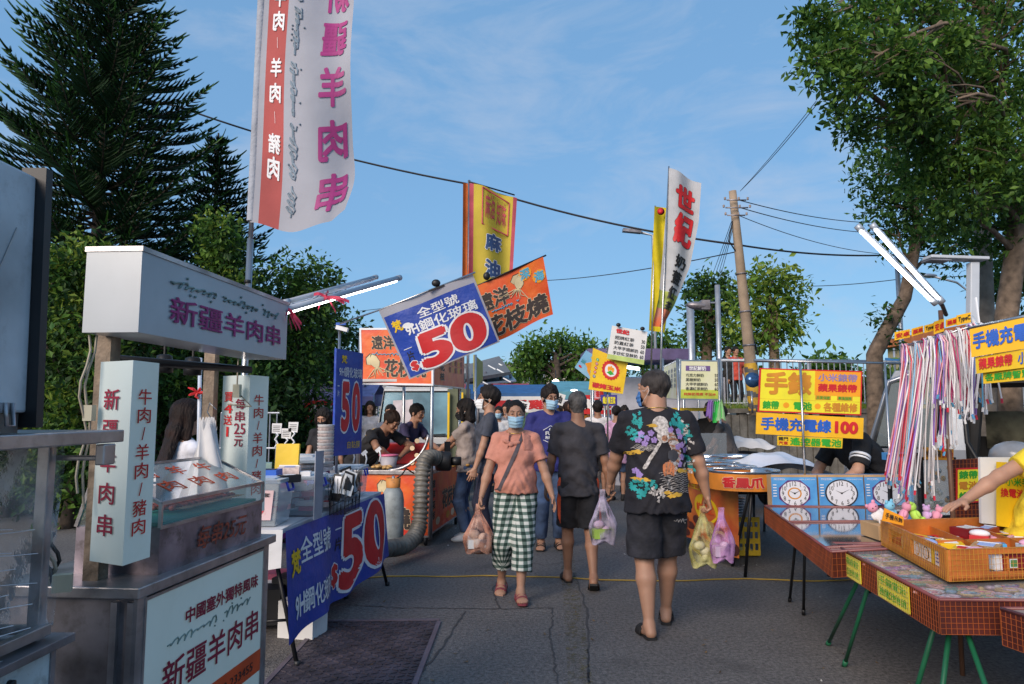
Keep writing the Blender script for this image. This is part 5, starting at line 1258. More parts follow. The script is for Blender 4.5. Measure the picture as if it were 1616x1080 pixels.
for k in range(5):m.vtext(S,'花枝燒價',.45+.1*k,.3,.52+.1*k,.9,YEL if k%2 else BR2)
m.build('roof_sign',sq)
m=MB();m.par((-1.78,8.2,1.86),(.86,0,0),(.2,1.75,0),(0,0,.03),mat('roof sheet',(.55,.52,.50),.6));m.build('roof',sq)
m=MB();c=at(650,735,8.5)
def gd(a,b):th=math.pi*(1.0-.5*a);return V(C0.x-.10+.50*math.cos(th)*1.0+.06,8.22+.8*b*0,.845+.42*math.sin(th)*a**.2)
pts=[V(-1.42+.46*math.sin(a),8.25,.845+.46*(1-math.cos(a))) for a in np.linspace(0,1.45,12)]
for q in pts:pass
vs=pts+[V(-.94,8.25,.845)];m.add(vs,[tuple(range(len(vs)))],ORP);m.tube(pts,.018,STEEL,8)
for k in range(4):m.disc(Surf(V(-1.4,8.24,.84),V(-.94,8.24,.84),V(-.94,8.24,1.3),V(-1.4,8.24,1.3)),.55+.12*(k%2),.2+.18*k,.06,.06,CR_,.004,14)
m.build('griddle_guard',sq)
m=MB();rr=random.Random(3)
for k in range(60):p=V(rr.uniform(-1.62,-1.42),rr.uniform(8.35,8.7),.86+.02*rr.random());m.ell(p,(.03,.03,.015),mat('cooked squid',(.55,.33,.12),.5,var=.2),seg=6,rings=4)
tag(m.build('food',sq),kind='stuff')
rb=thing('crate',(-1.45,9.2,.85),'red plastic tub behind the bending squid vendor','tub');m=MB();m.par((-1.72,9.2,.85),(.62,0,0),(0,.3,0),(0,0,.26),mat('red plastic',(.62,.02,.025),.4));m.build('tub',rb,bevel=.01)
m=MB();c=V(-1.47,8.55,.85);m.lathe([(.085,0),(.11,.14),(.10,.14),(.08,.01)],c,mat('grey bucket',(.40,.38,.42),.5),20,cap=False);m.lathe([(.115,.14),(.118,.16),(.03,.165)],c,PINK,20);tag(m.build('food_bucket'),'grey bucket with a pink lid beside the griddle','bucket')
gc=thing('gas_bottle',(at(619,860,7.7).x,7.7,0),'dull grey gas bottle standing before the squid cart','gas bottle');c=V(at(619,860,7.7).x,7.7,.05)
m=MB();m.lathe([(.085,-.05),(.085,0),(.108,.01),(.118,.05),(.118,.52),(.105,.60),(.07,.66),(.03,.68)],c,mat('grey green paint',(.30,.34,.35),.55,var=.2,dirt=.35),28);m.build('bottle',gc)
m=MB();m.lathe([(.075,.66),(.08,.76),(.075,.76),(.07,.66)],c,mat('orange collar',(.55,.22,.05),.6,dirt=.5),20,cap=False);m.cyl(c+V(0,0,.68),c+V(0,0,.78),.016,STEEL);m.tube([c+V(.02,0,.74),c+V(.10,-.03,.80),c+V(.12,.1,.85),c+V(.25,.4,.72)],.009,BLKP,6);m.build('valve',gc)
DUCT=mat('flexible duct',(.20,.185,.16),.55,.35,var=.25,bump=.4,bscale=40)
P=[at(u,v,y) for u,v,y in ((690,724,8.1),(676,722,7.95),(668,735,7.85),(665,765,7.8),(664,800,7.75),(661,830,7.7),(652,850,7.55),(635,862,7.35),(610,866,7.1),(590,869,6.9))]
dd=[]
for i in range(len(P)-1):
 p0,p1,p2,p3=P[max(i-1,0)],P[i],P[i+1],P[min(i+2,len(P)-1)]
 for k in range(16):
  t=k/16;dd.append(.5*((2*p1)+(p2-p0)*t+(2*p0-5*p1+4*p2-p3)*t*t+(3*p1-p0-3*p2+p3)*t**3))
m=MB();m.tube(dd,[.080+.0085*(1 if i%4<2 else -1)+.002*math.sin(i*1.9) for i in range(len(dd))],DUCT,16);tag(m.build('exhaust_duct'),'ribbed grey exhaust duct curling down beside the gas bottle','duct')
m=MB();c=at(700,728,8.15);m.lathe([(.09,-.09),(.11,-.07),(.11,.07),(.09,.09)],c,BLKP,20,Matrix.Rotation(R(90),3,'Y'));m.cyl(c+V(.08,0,0),c+V(.2,0,0),.05,BLKP);tag(m.build('blower'),'black fan blower at the top of the ribbed duct','blower')
m=MB();c=at(740,728,8.6)
for k in range(40):rr=random.Random(k);m.ell(V(c.x-.10+rr.uniform(-.13,.10),8.7+rr.uniform(-.25,.25),.86+rr.uniform(0,.04)),(.03,.03,.018),mat('fried batter',(.70,.36,.08),.6,var=.2),seg=6,rings=4)
tag(m.build('fried_food'),'heap of golden fried pieces at the aisle end of the squid cart','food',kind='stuff')
m=MB();m.par((-1.0,9.2,.85),(.20,0,0),(0,.22,0),(0,0,.08),BLUET);m.lathe([(.07,0),(.09,.09),(.085,.09)],(-1.12,9.35,.85),PAPER,16);tag(m.build('serving_tray'),'blue tray with a paper bowl in front of the second squid vendor','tray')
rr=random.Random(55);PK=[PAPER,WHITE,PKT,BLKP,BLUET,mat('pale blue card',(.40,.55,.70),.5),mat('mint card',(.45,.62,.52),.5),CUP]
for k in range(34):
 x,y=rr.uniform(-2.05,-1.30),rr.uniform(4.5,6.3);z=.81+(.25 if (y<5.3 and x<-1.35) else .02)+.0;q=rr.choice(PK);w,l,h_=rr.uniform(.06,.13),rr.uniform(.08,.16),rr.uniform(.015,.09)
 M=Matrix.Rotation(rr.uniform(-1.5,1.5),3,'Z');m=MB();m.box((x,y,z+h_/2),(w,l,h_),q,M=M);m.box(Vector((x,y,z+h_+.0012)),(w*.7,l*.5,.002),rr.choice([BLACKT,WHITE,RED,BLUET]),M=M)
 tag(m.build('accessory_pack',bevel=.001),'small flat accessory pack lying among the tubs of the phone film table','pack','accessory packs scattered on the phone film table')
# watch stall tables
FELT=mat('glass covered table top',(.30,.26,.24),.3,var=.2);MIRR=mat('dark mirror glass',(.50,.50,.52),.06,.85,var=.05,vscale=3);REDV=mat('maroon table side',(.085,.014,.010),.55,var=.2);GRID=mat('orange net cord',(.36,.085,.02),.6);GRIDG=mat('pale net cord',(.50,.42,.10),.6)
LEGG=mat('green painted leg',(.012,.12,.055),.45)
def netting(m,S,nu,nv,mt,r=.0012,off=.004):
 for i in range(nu+1):m.tube([S.p(i/nu,0,off),S.p(i/nu,1,off)],r,mt,4,False)
 for j in range(nv+1):m.tube([S.p(0,j/nv,off),S.p(1,j/nv,off)],r,mt,4,False)
def xleg(t,p,q,mt,foot=True):
 m=MB();m.tube([p,q],.011,mt,8);m.tube([Vector(q),Vector(q)+(Vector(p)-Vector(q)).normalized()*.05],.015,mt,8);m.build('leg',t)
H=.76
P=[V(1.96,5.72,H),V(3.6,5.60,H),V(3.55,4.05,H),V(1.83,4.30,H)]
P=[gp(1207,799,H),V(3.9,5.55,H),V(3.9,4.42,H),gp(1312,872,H)]
t1=thing('display_table',(2.6,5,0),'far glass topped watch table reflecting the boxed clocks','table','netted display tables of the watch stall')
def table(t,P,legs,legm,top,side=.13,gridm=GRID,seg=.028):
 m=MB();m.add([p for p in P],[(3,2,1,0)],top);m.build('glass_top',t)
 for i in range(4):
  a,b=P[i],P[(i+1)%4];
  m=MB();dn=V(0,0,-side);n=(b-a).cross(V(0,0,1)).normalized()
  S=Surf(b+dn,a+dn,a,b)
  if S.n.dot(sum(P,Vector())/4-a)>0:S=Surf(a+dn,b+dn,b,a)
  m.add([S.p(0,0),S.p(1,0),S.p(1,1),S.p(0,1)],[(0,1,2,3)],REDV);L=(b-a).length
  netting(m,S,max(2,int(L/seg)),int(side/seg),gridm);m.build('netted_side',t);tag(t.children[-1],kind='stuff')
  m=MB();m.tube([a+V(0,0,.003),b+V(0,0,.003)],.008,mat('maroon edge trim',(.18,.05,.05),.4),6);m.build('edge_trim',t)
 for a,b in legs:xleg(t,a,b,legm)
table(t1,P,[((2.10,5.2,.64),gp(1268,971)),((2.08,5.3,.64),gp(1246,950)),(at(1312,860,6.2),gp(1312,898)),((3.4,5.4,.64),(3.5,5.5,0)),((2.3,4.9,.64),gp(1372,935))],BLK,MIRR)
m=MB();p,q=P[0].lerp(P[3],.45),P[1].lerp(P[2],.45);m.tube([p+V(0,0,.004),q+V(0,0,.004)],.009,MATS['maroon edge trim'],6)
p,q=P[0].lerp(P[3],.94),P[1].lerp(P[2],.94);m.tube([p+V(0,0,.004),q+V(0,0,.004)],.010,MATS['maroon edge trim'],6);m.build('glass_joint',t1)
P2=[gp(1312,857,H),V(3.3,4.1,H),V(3.2,2.86,H),gp(1481,946,H)]
t2=thing('display_table',(2.5,3.5,0),'nearer netted watch table carrying the orange wooden tray','table','netted display tables of the watch stall')
SHOW=mat('showcase bed',(.42,.20,.09),.5,var=.3)
table(t2,[p-V(0,0,.004) for p in P2],[((1.95,3.95,.63),gp(1332,1052)),((1.92,4.0,.63),gp(1306,1018)),((1.82,3.05,.63),(1.62,2.92,0)),((1.85,3.0,.63),(1.80,2.55,0)),((1.86,3.2,.63),(1.84,3.5,0)),((2.5,3.0,.63),(2.42,2.9,0)),((2.9,3.8,.63),(2.95,3.9,0))],LEGG,film('glass table cover',(.8,.8,.8),.03,.04,ior=1.13),seg=.021)
m=MB();m.add([p-V(0,0,.045) for p in P2],[(3,2,1,0)],SHOW);m.build('showcase_bed',t2)
for a,b in ((.10,.36),(.60,1.0)):
 pass
m=MB()
S=Surf(P2[0].lerp(P2[3],.60)+V(-.004,0,-.12),P2[0].lerp(P2[3],.33)+V(-.004,0,-.12),P2[0].lerp(P2[3],.33)+V(-.004,0,-.01),P2[0].lerp(P2[3],.60)+V(-.004,0,-.01))
def ylab(a,b,tx):
 m=MB();p,q=P2[0].lerp(P2[3],a),P2[0].lerp(P2[3],b);o=V(-.010,-.004,0);S=Surf(p+o+V(0,0,-.125),q+o+V(0,0,-.125),q+o+V(0,0,-.012),p+o+V(0,0,-.012))
 m.slab(S.c,.002,YELB);m.text(S,tx,.06,.56,.94,.92,GRN,bold=.02);m.text(S,'換電池修錶',.06,.1,.94,.46,GRN,bold=.02);netting(m,S,16,5,GRIDG,.0018,.004);m.build('yellow_notice',t2)
ylab(.13,.36,'錶帶維修');ylab(.54,.80,'手錶電池')
rr=random.Random(77);cols=[mat('trinket '+str(i),c,.35,var=.25,vscale=60) for i,c in enumerate([(.5,.12,.16),(.12,.30,.42),(.55,.42,.50),(.55,.38,.12),(.10,.25,.15),(.60,.58,.60),(.35,.10,.30),(.62,.30,.25)])]
m=MB();n=V(0,0,1)
def onT(P,s,t,z=0):return P[3].lerp(P[2],s).lerp(P[0].lerp(P[1],s),t)+V(0,0,z)
for k in range(520):
 s_,t_=rr.uniform(.02,.95),rr.uniform(.05,.95);p=onT(P2,s_,t_,-.022);r=rr.uniform(.018,.036);mt=rr.choice(cols)
 if k%3:m.tube([p+V(r*1.5*math.cos(a),r*math.sin(a),0) for a in np.linspace(0,6.0,9)],.006,mt,5)
 else:m.ell(p,(r*.8,r*.6,.010),mt,seg=8,rings=4)
o=tag(m.build('trinkets'),kind='stuff');o['label']='crowded rings and hair ties under the table glass';
m=MB()
for x,y in ((.0,.0),(.35,.0),(.66,0),(1,0)):pass
for tt in (.28,.62):
 m.par(onT(P2,0.01,tt,-.042),onT(P2,.99,tt)-onT(P2,.01,tt),V(0,.02,0),V(0,0,.03),cols[3])
m.build('showcase_divider',t2)
t3=thing('display_table',(2.5,2.6,0),'netted table corner at the right bottom edge of the photo','table','netted display tables of the watch stall')
P3=[gp(1580,962,H),V(3.2,2.78,H),V(3.1,2.0,H),V(2.02,2.0,H)]
table(t3,P3,[((2.15,2.6,.63),(2.05,2.3,0)),((2.2,2.5,.63),(2.3,2.75,0))],LEGG,FELT,seg=.021)
def clock(S,m,cx,cy,rx,ry,rim,face,octa=False,inner=None,hands=((10,.45),(2,.6))):
 seg=8 if octa else 36;o_=math.pi/8 if octa else 0
 def ring(f,mt,off):m.poly(S,[(cx+rx*f*math.cos(2*math.pi*k/seg+o_),cy+ry*f*math.sin(2*math.pi*k/seg+o_)) for k in range(seg)],mt,off)
 ring(1.0,rim,.002);seg,o_=36,0;ring(.90 if not octa else .86,face,.003)
 if inner:ring(.42,inner,.0036);ring(.33,face,.004)
 for h in range(1,13):
  a=math.pi/2-h*math.pi/6;x,y=cx+rx*.70*math.cos(a),cy+ry*.70*math.sin(a);w=.052*(1.7 if h>9 else 1)*rx/.34;q=.085*ry/.34
  m.text(S,str(h),x-w*.5*.9,y-q*.6,x+w*.5*.9,y+q*.6,BLACKT,off=.0045)
 for h,L in hands:
  a=math.pi/2-h*math.pi/6;d=(math.cos(a),math.sin(a));m.poly(S,[(cx-d[1]*.010,cy+d[0]*.012),(cx+d[0]*rx*L,cy+d[1]*ry*L),(cx+d[1]*.010,cy-d[0]*.012)],BLACKT,.0052)
 m.disc(S,cx,cy,.025,.03,BLACKT,.0056,12)
CB=mat('clock box blue',(.10,.34,.62),.5,var=.25,vscale=5,c2=(.05,.20,.50));CARD=mat('cardboard',(.55,.34,.17),.8,var=.1);CF=mat('clock face',(.70,.69,.74),.4,var=.03);PUR=mat('purple rim',(.12,.03,.16),.4);SILV=mat('silver rim',(.10,.10,.12),.25,.7)
yb=5.70
for k,(u0,u1,vb,vt,rim,oc,inn) in enumerate(((1219,1291,800,752,PUR,True,GOLD),(1294,1365,802,752,SILV,False,None),(1367,1440,806,747,PUR,True,None))):
 y=5.76+.02*k;A,B=at(u0,vb,y),at(u1,vb,y);A.z=B.z=H+.004;hgt=at(u0,752,y).z-A.z+.01
 T_=thing('boxed_clock',(A+B)/2,['blue clock box with an eight sided purple clock, leftmost','blue clock box with a round silver rimmed clock in the middle','blue clock box partly behind the hanging cables'][k],'boxed clock','boxed wall clocks on the far table')
 S=Surf(A,B,B+V(0,.01,hgt),A+V(0,.01,hgt));m=MB();m.slab(S.c,.10,CB,CARD);m.rect(S,0,.93,1,1.0,CARD,.002);m.text(S,'MODERN',.06,.83,.30,.89,WHITE,off=.003);m.text(S,'DIGITAL QUARTZ CLOCK',.62,.83,.97,.87,WHITE,off=.003)
 for j in range(5):m.rect(S,.03,.30+.09*j,.11,.33+.09*j,WHITE,.0025)
 m.build('carton',T_);m=MB();clock(S,m,.5,.40,.37,.46,rim,CF,oc,inn);m.build('clock_face',T_)
m=MB();A,B=at(1225,748,5.9),at(1440,745,5.9);m.par(V(A.x,5.9,H+.01),V(B.x-A.x,0,0),V(0,.12,0),V(0,0,at(1225,752,5.9).z-H),CB);m.par(V(A.x+.95,5.95,H+.35),V(.25,0,0),V(0,.1,0),V(0,0,.06),CB);tag(m.build('spare_clock_cartons'),'row of spare blue cartons standing behind the clock boxes','cartons')
fr=thing('watch_showcase',(at(1450,790,4.9).x,4.9,H),'black framed glass showcase under the hanging cables','showcase')
def framed(t,c4,w=.018,inner=None,th=.03,nm='frame'):
 m=MB();m.frame(c4,-w,th,BLK,.004);m.build(nm,t);m=MB();m.slab([Vector(p)+V(0,.012,0) for p in c4],.004,inner or GLASS);m.build('glass',t)
framed(fr,[at(1405,812,4.9),at(1455,812,4.9),at(1452,715,4.9),at(1402,718,4.9)]);framed(fr,[at(1455,818,4.75),at(1512,818,4.75),at(1508,722,4.75),at(1452,722,4.75)])
m=MB();rr=random.Random(4)
for k in range(24):p=at(rr.uniform(1460,1505),rr.uniform(738,800),4.85);m.ell(p,(.02,.01,.02),rr.choice([SILV,GOLD,cols[5]]),seg=6,rings=4)
m.build('watches',fr);tag(fr.children[-1],kind='stuff')
mb=thing('netted_board',(at(1530,790,4.5).x,4.5,H),'maroon netted board with a red and yellow battery notice','board');S=Surf(at(1502,828,4.55),at(1553,826,4.55),at(1548,724,4.55),at(1502,726,4.55));m=MB();m.slab(S.c,.02,REDV);netting(m,S,8,14,GRID,.002,.003);m.build('panel',mb)
S=Surf(at(1509,795,4.53),at(1546,793,4.53),at(1546,738,4.53),at(1509,739,4.53));m=MB();m.slab(S.c,.004,RED);m.rect(S,.06,.05,.94,.95,YELB,.002)
for k,(t,c) in enumerate((('錶帶',GRN),('電池',GOLD),('維修',GRN))):m.text(S,t,.10,.68-.30*k,.90,.92-.30*k,c,bold=.04,off=.004)
m.build('notice',mb)
m=MB();S=Surf(at(1459,725,4.7),at(1505,727,4.7),at(1505,709,4.7),at(1459,706,4.7));m.slab(S.c,.01,ORG);m.text(S,'修理手錶',.04,.2,.55,.8,BLACKT,bold=.02);m.text(S,'換電池',.58,.2,.97,.8,RED,bold=.02);tag(m.build('small_sign'),'small orange watch repair strip on top of the black showcase','sign')
ws=thing('white_board',(at(1590,760,4.0).x,4.0,.75),'white sheet with a yellow charger notice behind the yellow shirted vendor','notice')
m=MB();m.slab([at(1549,826,4.05),at(1680,840,4.05),at(1680,722,4.05),at(1547,722,4.05)],.02,PAPER);m.build('sheet',ws)
S=Surf(at(1573,830,4.0),at(1680,845,4.0),at(1680,735,4.0),at(1573,729,4.0));m=MB();m.slab(S.c,.006,YEL);m.text(S,'各種快充頭',.05,.82,.60,.95,BLACKT,bold=.02);m.text(S,'小米手環',.12,.64,.60,.77,GRN,bold=.02);m.text(S,'換電池',.05,.46,.40,.60,RED,bold=.03);m.build('notice',ws)
m=MB();q0,q1=at(1378,800,4.25),at(1490,800,4.25);m.par((q0.x,4.2,H+.004),(q1.x-q0.x,0,0),(0,.22,0),(0,0,.085),CARD);tag(m.build('toy_carton',bevel=.003),'low brown carton under the row of plush toys','carton')
TOY=[mat('toy pink',(.75,.32,.45),.9),mat('toy blue',(.22,.55,.75),.9),mat('toy green',(.45,.75,.12),.9),mat('toy white',(.75,.73,.75),.9),mat('toy lilac',(.60,.38,.68),.9)]
for k,(u,v,c,lb) in enumerate(((1385,800,3,'white plush toy with a pink head, leftmost of the row'),(1405,796,1,'sky blue plush toy beside the glass frame'),(1425,796,0,'pink plush toy in the middle of the row'),(1444,802,2,'bright green plush toy right of the pink one'),(1462,808,4,'lilac plush toy by the reaching hand'),(1478,812,0,'small pink plush toy nearest the reaching hand'))):
 p=at(u,v+4,4.3);p.z=H+.135;T_=thing('plush_toy',p,lb,'plush toy','plush toys on the watch table');s_=.9 if k<4 else .62;Mt=Matrix.Rotation((k*37%11-5)*.12,3,'Y')@Matrix.Rotation((k*53%13)*.5,3,'Z')
 m=MB();m.ell(p,(.036*s_,.03*s_,.045*s_),TOY[c]);
 for sg in (-1,1):m.ell(p+V(sg*.034,-.01,.01)*s_,(.013*s_,.013*s_,.024*s_),TOY[c],seg=8,rings=6);m.ell(p+V(sg*.018,-.025,-.038)*s_,(.015*s_,.02*s_,.014*s_),TOY[c],seg=8,rings=6)
 m.build('body',T_);m=MB();h=p+V(0,-.004,.062)*s_;m.ell(h,(.036*s_,.032*s_,.032*s_),TOY[c if k else 0])
 for sg in (-1,1):m.ell(h+V(sg*.026,0,.028)*s_,(.013*s_,.008,.014*s_),TOY[c if k else 0],seg=8,rings=6);m.ell(h+V(sg*.012,-.03,.006)*s_,(.004,.003,.004),BLACKT,seg=6,rings=4)
 m.build('head',T_)
 for o in T_.children:
  for v__ in o.data.vertices:v__.co=Mt@v__.co
m=MB();S=Surf(at(1392,822,3.9),at(1426,830,3.9),at(1426,816,3.9),at(1396,802,3.9));m.slab(S.c,.004,ORG);m.text(S,'手機吊飾',.08,.25,.92,.75,BLACKT,bold=.02);tag(m.build('small_sign'),'little orange sign leaning in front of the plush toys','sign')
# wooden tray with boxed goods
ORW=mat('orange varnished wood',(.50,.15,.03),.35,var=.18,vscale=7,bump=.2,bscale=60);NETO=mat('tray net cord',(.60,.30,.04),.6)
TA,TB=at(1390,822,3.38),at(1484,917,2.62)
e1=V(.80,.12,.0);zt=V(0,0,.135);TA=V(TA.x,TA.y,H+.01);TB=V(TB.x,TB.y,H+.005)
TA=gp(1392,860,H+.012);TB=gp(1497,918,H+.012)
tr=thing('wooden_tray',TA,'orange netted wooden tray of small watch boxes held by the vendor','tray')
TC,TD=TB+e1,TA+e1*1.0
m=MB();m.par(TA,TB-TA,e1,V(0,0,.012),ORW);m.build('tray_floor',tr)
def wall(a,b,win,name='tray_side'):
 m=MB();L=(b-a).length;d=(b-a)/L;inn=V(-d.y,d.x,0)*.014
 if (sum([TA,TB,TC,TD],Vector())/4-a).dot(inn)<0:inn=-inn
 xs=[0]+[x for w in win for x in w]+[1];z0,z1=.034,.108
 m.par(a,b-a,inn,V(0,0,z0),ORW);m.par(a+V(0,0,z1),b-a,inn,V(0,0,.135-z1),ORW)
 for i in range(0,len(xs),2):m.par(a+d*L*xs[i]+V(0,0,z0),d*L*(xs[i+1]-xs[i]),inn,V(0,0,z1-z0),ORW)
 S=Surf(a,b,b+zt,a+zt);o_=.003 if S.n.dot(inn)<0 else -.003
 netting(m,S,int(L/.021),6,NETO,.0009,o_);m.build(name,tr)
 return S,o_
S1,o1=wall(TA,TB,[(.14,.38),(.50,.90)]);S2,o2=wall(TB,TC,[(.25,.92)]);wall(TC,TD,[]);wall(TD,TA,[])
m=MB()
for f in (.36,.68):m.par(TA.lerp(TD,f)+V(0,0,.012),TB-TA,(TD-TA).normalized()*.010,V(0,0,.085),ORW)
m.par(TA.lerp(TB,.5)+V(0,0,.012),e1,V(.008,-.008,0),V(0,0,.085),ORW);m.build('tray_divider',tr)
GOOD=[mat('goods dark red',(.26,.015,.02),.4),YEL,mat('goods sky blue',(.06,.34,.62),.4),mat('goods pale pink',(.80,.42,.58),.4),WHITE,mat('goods pale blue',(.34,.46,.80),.4),RED,mat('goods kraft',(.45,.28,.14),.7)]
rr=random.Random(31);k=0
for i in range(6):
 for j in range(5):
  k+=1;s_,t_=(i+.5)/6,(j+.5)/5;p=TA.lerp(TB,.06+.88*t_)+e1*(.04+.92*s_)+V(0,0,.02);zz=rr.uniform(.035,.085);M=Matrix.Rotation(rr.uniform(-.7,.7)-.75,3,'Z')@Matrix.Rotation(rr.uniform(-.12,.12),3,'X')
  m=MB();g_=rr.choice(GOOD) if not (i<2 and j<2) else rr.choice([GOOD[7],GOOD[3],GOOD[0]]);w,l=rr.uniform(.08,.115),rr.uniform(.08,.12)
  if (k%7) in (3,):m.box(p+V(0,0,zz*.5),(w,l,zz),g_,M=M);m.ell(p+V(0,0,zz+.008),(w*.55,l*.35,.02),rr.choice([GOOD[3],GOOD[5],WHITE]),M=M)
  else:m.box(p+V(0,0,zz*.5),(w,l,zz),g_,M=M);m.box(p+V(0,0,zz+.001),(w*.6,l*.6,.003),rr.choice([WHITE,PAPER,GOOD[5],BLACKT,RED]),M=M);m.box(p+V(0,0,zz+.002)+M@V(0,l*.36,0),(w*.8,l*.1,.003),rr.choice([BLACKT,WHITE,YEL]),M=M)
  nm=['dark red','yellow','sky blue','pale pink','white','pale blue','red','kraft brown'][GOOD.index(g_)] if g_ in GOOD else 'small'
  tag(m.build('watch_box',bevel=.0015),'small '+nm+' boxed item packed in the wooden tray','small box','small '+nm+' boxes packed in the wooden tray')
m=MB()
for f,g_ in ((.30,WHITE),(.35,GOOD[0]),(.50,GOOD[0]),(.65,YEL),(.72,WHITE)):
 a,b=S2.p(f,.26,0),S2.p(f+(.14 if g_ is GOOD[0] else .05 if f<.7 else .16),.26,0);q=V(-.03,.05,0);m.par(a+V(.0,.018,0),b-a-(b-a)*.03,V(0,.05,0),V(0,0,.072),g_)
 S=Surf(a+V(0,.017,0),b+V(0,.017,0),b+V(0,.017,.072),a+V(0,.017,.072))
 if g_ is GOOD[0]:m.rect(S,.3,.12,.66,.66,WHITE,.001);m.rect(S,.34,.18,.62,.6,mat('green dial',(.12,.30,.10),.4),.002)
 if f>.7:m.disc(S,.5,.5,.34,.42,GOOD[0],.001,16);m.disc(S,.5,.5,.25,.32,WHITE,.002,16);m.poly(S,[(.48,.5),(.5,.75),(.52,.5),(.7,.55),(.5,.46)],BLACKT,.003)
tag(m.build('front_watch_boxes'),'red and white watch boxes seen through the front slot of the tray','small boxes',kind='stuff')
m=MB()
for f,g_,w in ((.50,GOOD[7],.0),(.53,WHITE,.10),(.64,WHITE,.13),(.78,YEL,.03),(.82,WHITE,.07)):
 if not w:continue
 a,b=S1.p(f,.27,0),S1.p(f+w,.27,0);inn=V(.016,.014,0);m.par(a+inn,b-a,V(.03,.03,0),V(0,0,.068),g_);S=Surf(a+inn,b+inn,b+inn+V(0,0,.068),a+inn+V(0,0,.068))
 if w>.09:m.disc(S,.5,.5,.34,.44,[SILV,GOLD][int(f*100)%2],.001,20);m.disc(S,.5,.5,.26,.36,CF,.002,20)
 elif w<.08 and w>.05:
  for j in range(3):m.rect(S,.2,.2+.25*j,.8,.3+.25*j,BLUET,.001)
tag(m.build('side_watch_boxes'),'white watch boxes seen through the side slot of the tray','small boxes',kind='stuff')
# stall frame, signs, cables, lamps
fx=thing('sign_rack',(at(1268,700,5.95).x,5.95,0),'thin steel tube frame carrying the yellow watch signs','frame')
zt_=at(1268,571,5.95).z
m=MB();m.tube([(at(1190,571,6.0).x,6.0,at(1190,569,6.0).z),(at(1430,574,5.9).x,5.9,at(1430,574,5.9).z)],.010,POLE,8);m.build('top_rail',fx)
for u,y in ((1268,5.86),(1403,5.9)):m=MB();m.tube([(at(u,700,y).x,y,H if u==1268 else 0),(at(u,700,y).x,y,at(u,572,y).z)],.010,POLE,8);m.build('upright',fx)
wsn=thing('shop_sign',(at(1278,650,5.95).x,5.95,1.2),'yellow watch sign with a red border and large ochre characters','sign')
S=Surf(at(1196,650,5.95),at(1359,656,5.95),at(1361,586,5.95),at(1199,581,5.95));m=MB();m.slab(S.c,.012,RED);m.rect(S,.015,.03,.985,.97,YELB,.002);m.rect(S,.54,.42,.985,.97,ORG,.003)
m.text(S,'手錶',.05,.40,.51,.93,GOLD,bold=.05,off=.0045);m.text(S,'小米錶帶',.57,.74,.95,.92,mat('sign mauve',(.30,.22,.42),.6),bold=.03,off=.0045);m.text(S,'蘋果錶帶',.57,.50,.95,.69,RED,bold=.045,off=.0045)
m.rect(S,.55,.32,.70,.415,GOLD,.003);m.text(S,'品質保證',.56,.33,.69,.405,GRN,bold=.02,off=.0045);m.rect(S,.76,.32,.91,.415,GOLD,.003);m.text(S,'專換服務',.77,.33,.90,.405,GRN,bold=.02,off=.0045)
m.text(S,'錶帶',.04,.07,.20,.26,GRN,bold=.045,off=.0045);m.text(S,'電池',.34,.07,.52,.26,GRN,bold=.045,off=.0045);m.text(S,'各種維修',.63,.06,.96,.27,GOLD,bold=.04,off=.0045);m.disc(S,.27,.17,.03,.065,ORG,.003,14);m.disc(S,.575,.17,.03,.065,ORG,.003,14);m.rect(S,.015,.295,.985,.300,GOLD,.0028)
m.build('panel',wsn);m=MB()
for u in (1217,1310,1342):m.tube([at(u,583,5.95),at(u,571,5.95)],.002,BLK,4)
m.build('hanger',wsn);tag(wsn.children[-1],kind='stuff')
s2=thing('shop_sign',(at(1278,680,5.93).x,5.93,1.0),'orange charging cable sign reading 100 in red','sign');S=Surf(at(1193,685,5.93),at(1362,693,5.93),at(1363,660,5.93),at(1194,651,5.93));m=MB();m.slab(S.c,.01,mat('amber board',(.86,.47,.012),.6,var=.05))
m.text(S,'手機充電線',.04,.20,.70,.82,BLUET,bold=.04,off=.004);m.text(S,'100',.73,.20,.95,.80,RED,bold=.06,off=.004,res=4);m.build('panel',s2)
s3=thing('shop_sign',(at(1278,706,5.92).x,5.92,.9),'small remote battery sign under the orange cable sign','sign');S=Surf(at(1227,703,5.92),at(1329,708,5.92),at(1330,692,5.92),at(1227,688,5.92));m=MB();m.slab(S.c,.008,YEL)
m.text(S,'遙控器電池',.19,.10,.98,.90,GRN,bold=.035,off=.004);m.text(S,'鐵門',.01,.52,.16,.92,BLACKT,bold=.02,off=.004);m.text(S,'汽車',.01,.08,.16,.46,RED,bold=.02,off=.004);m.build('panel',s3)
s4=thing('shop_sign',(at(1600,560,3.6).x,3.6,1.6),'stepped yellow sign hanging over the van opening at the right edge','sign')
for (BL,BR_,TR,TL,tx,y0,bd,mc) in (((1533,564),(1680,540),(1680,488),(1530,520),'手機充電線',.25,.04,BLUET),((1541,590),(1680,572),(1680,541),(1539,564),'蘋果錶帶 小米',.2,.035,RED),((1552,606),(1680,594),(1680,572),(1551,588),'各廠牌智慧錶帶',.2,.03,GRN)):
 S=Surf(at(*BL,3.62),at(*BR_,3.30),at(*TR,3.30),at(*TL,3.62));m=MB();m.slab(S.c,.008,mat('amber board',(.86,.47,.012)) if y0==.25 else YEL)
 if mc is RED:m.text(S,'蘋果錶帶',.04,y0,.44,.88,RED,bold=.035);m.text(S,'小米錶',.50,y0,.80,.88,BLUET,bold=.035)
 else:m.text(S,tx,.03,y0,.78 if mc is BLUET else .85,.85,mc,bold=bd)
 m.build('panel',s4)
m=MB();m.tube([at(1528,519,3.65),at(1690,484,3.28)],.010,POLE,8);tag(m.build('sign_rail',s4),None)
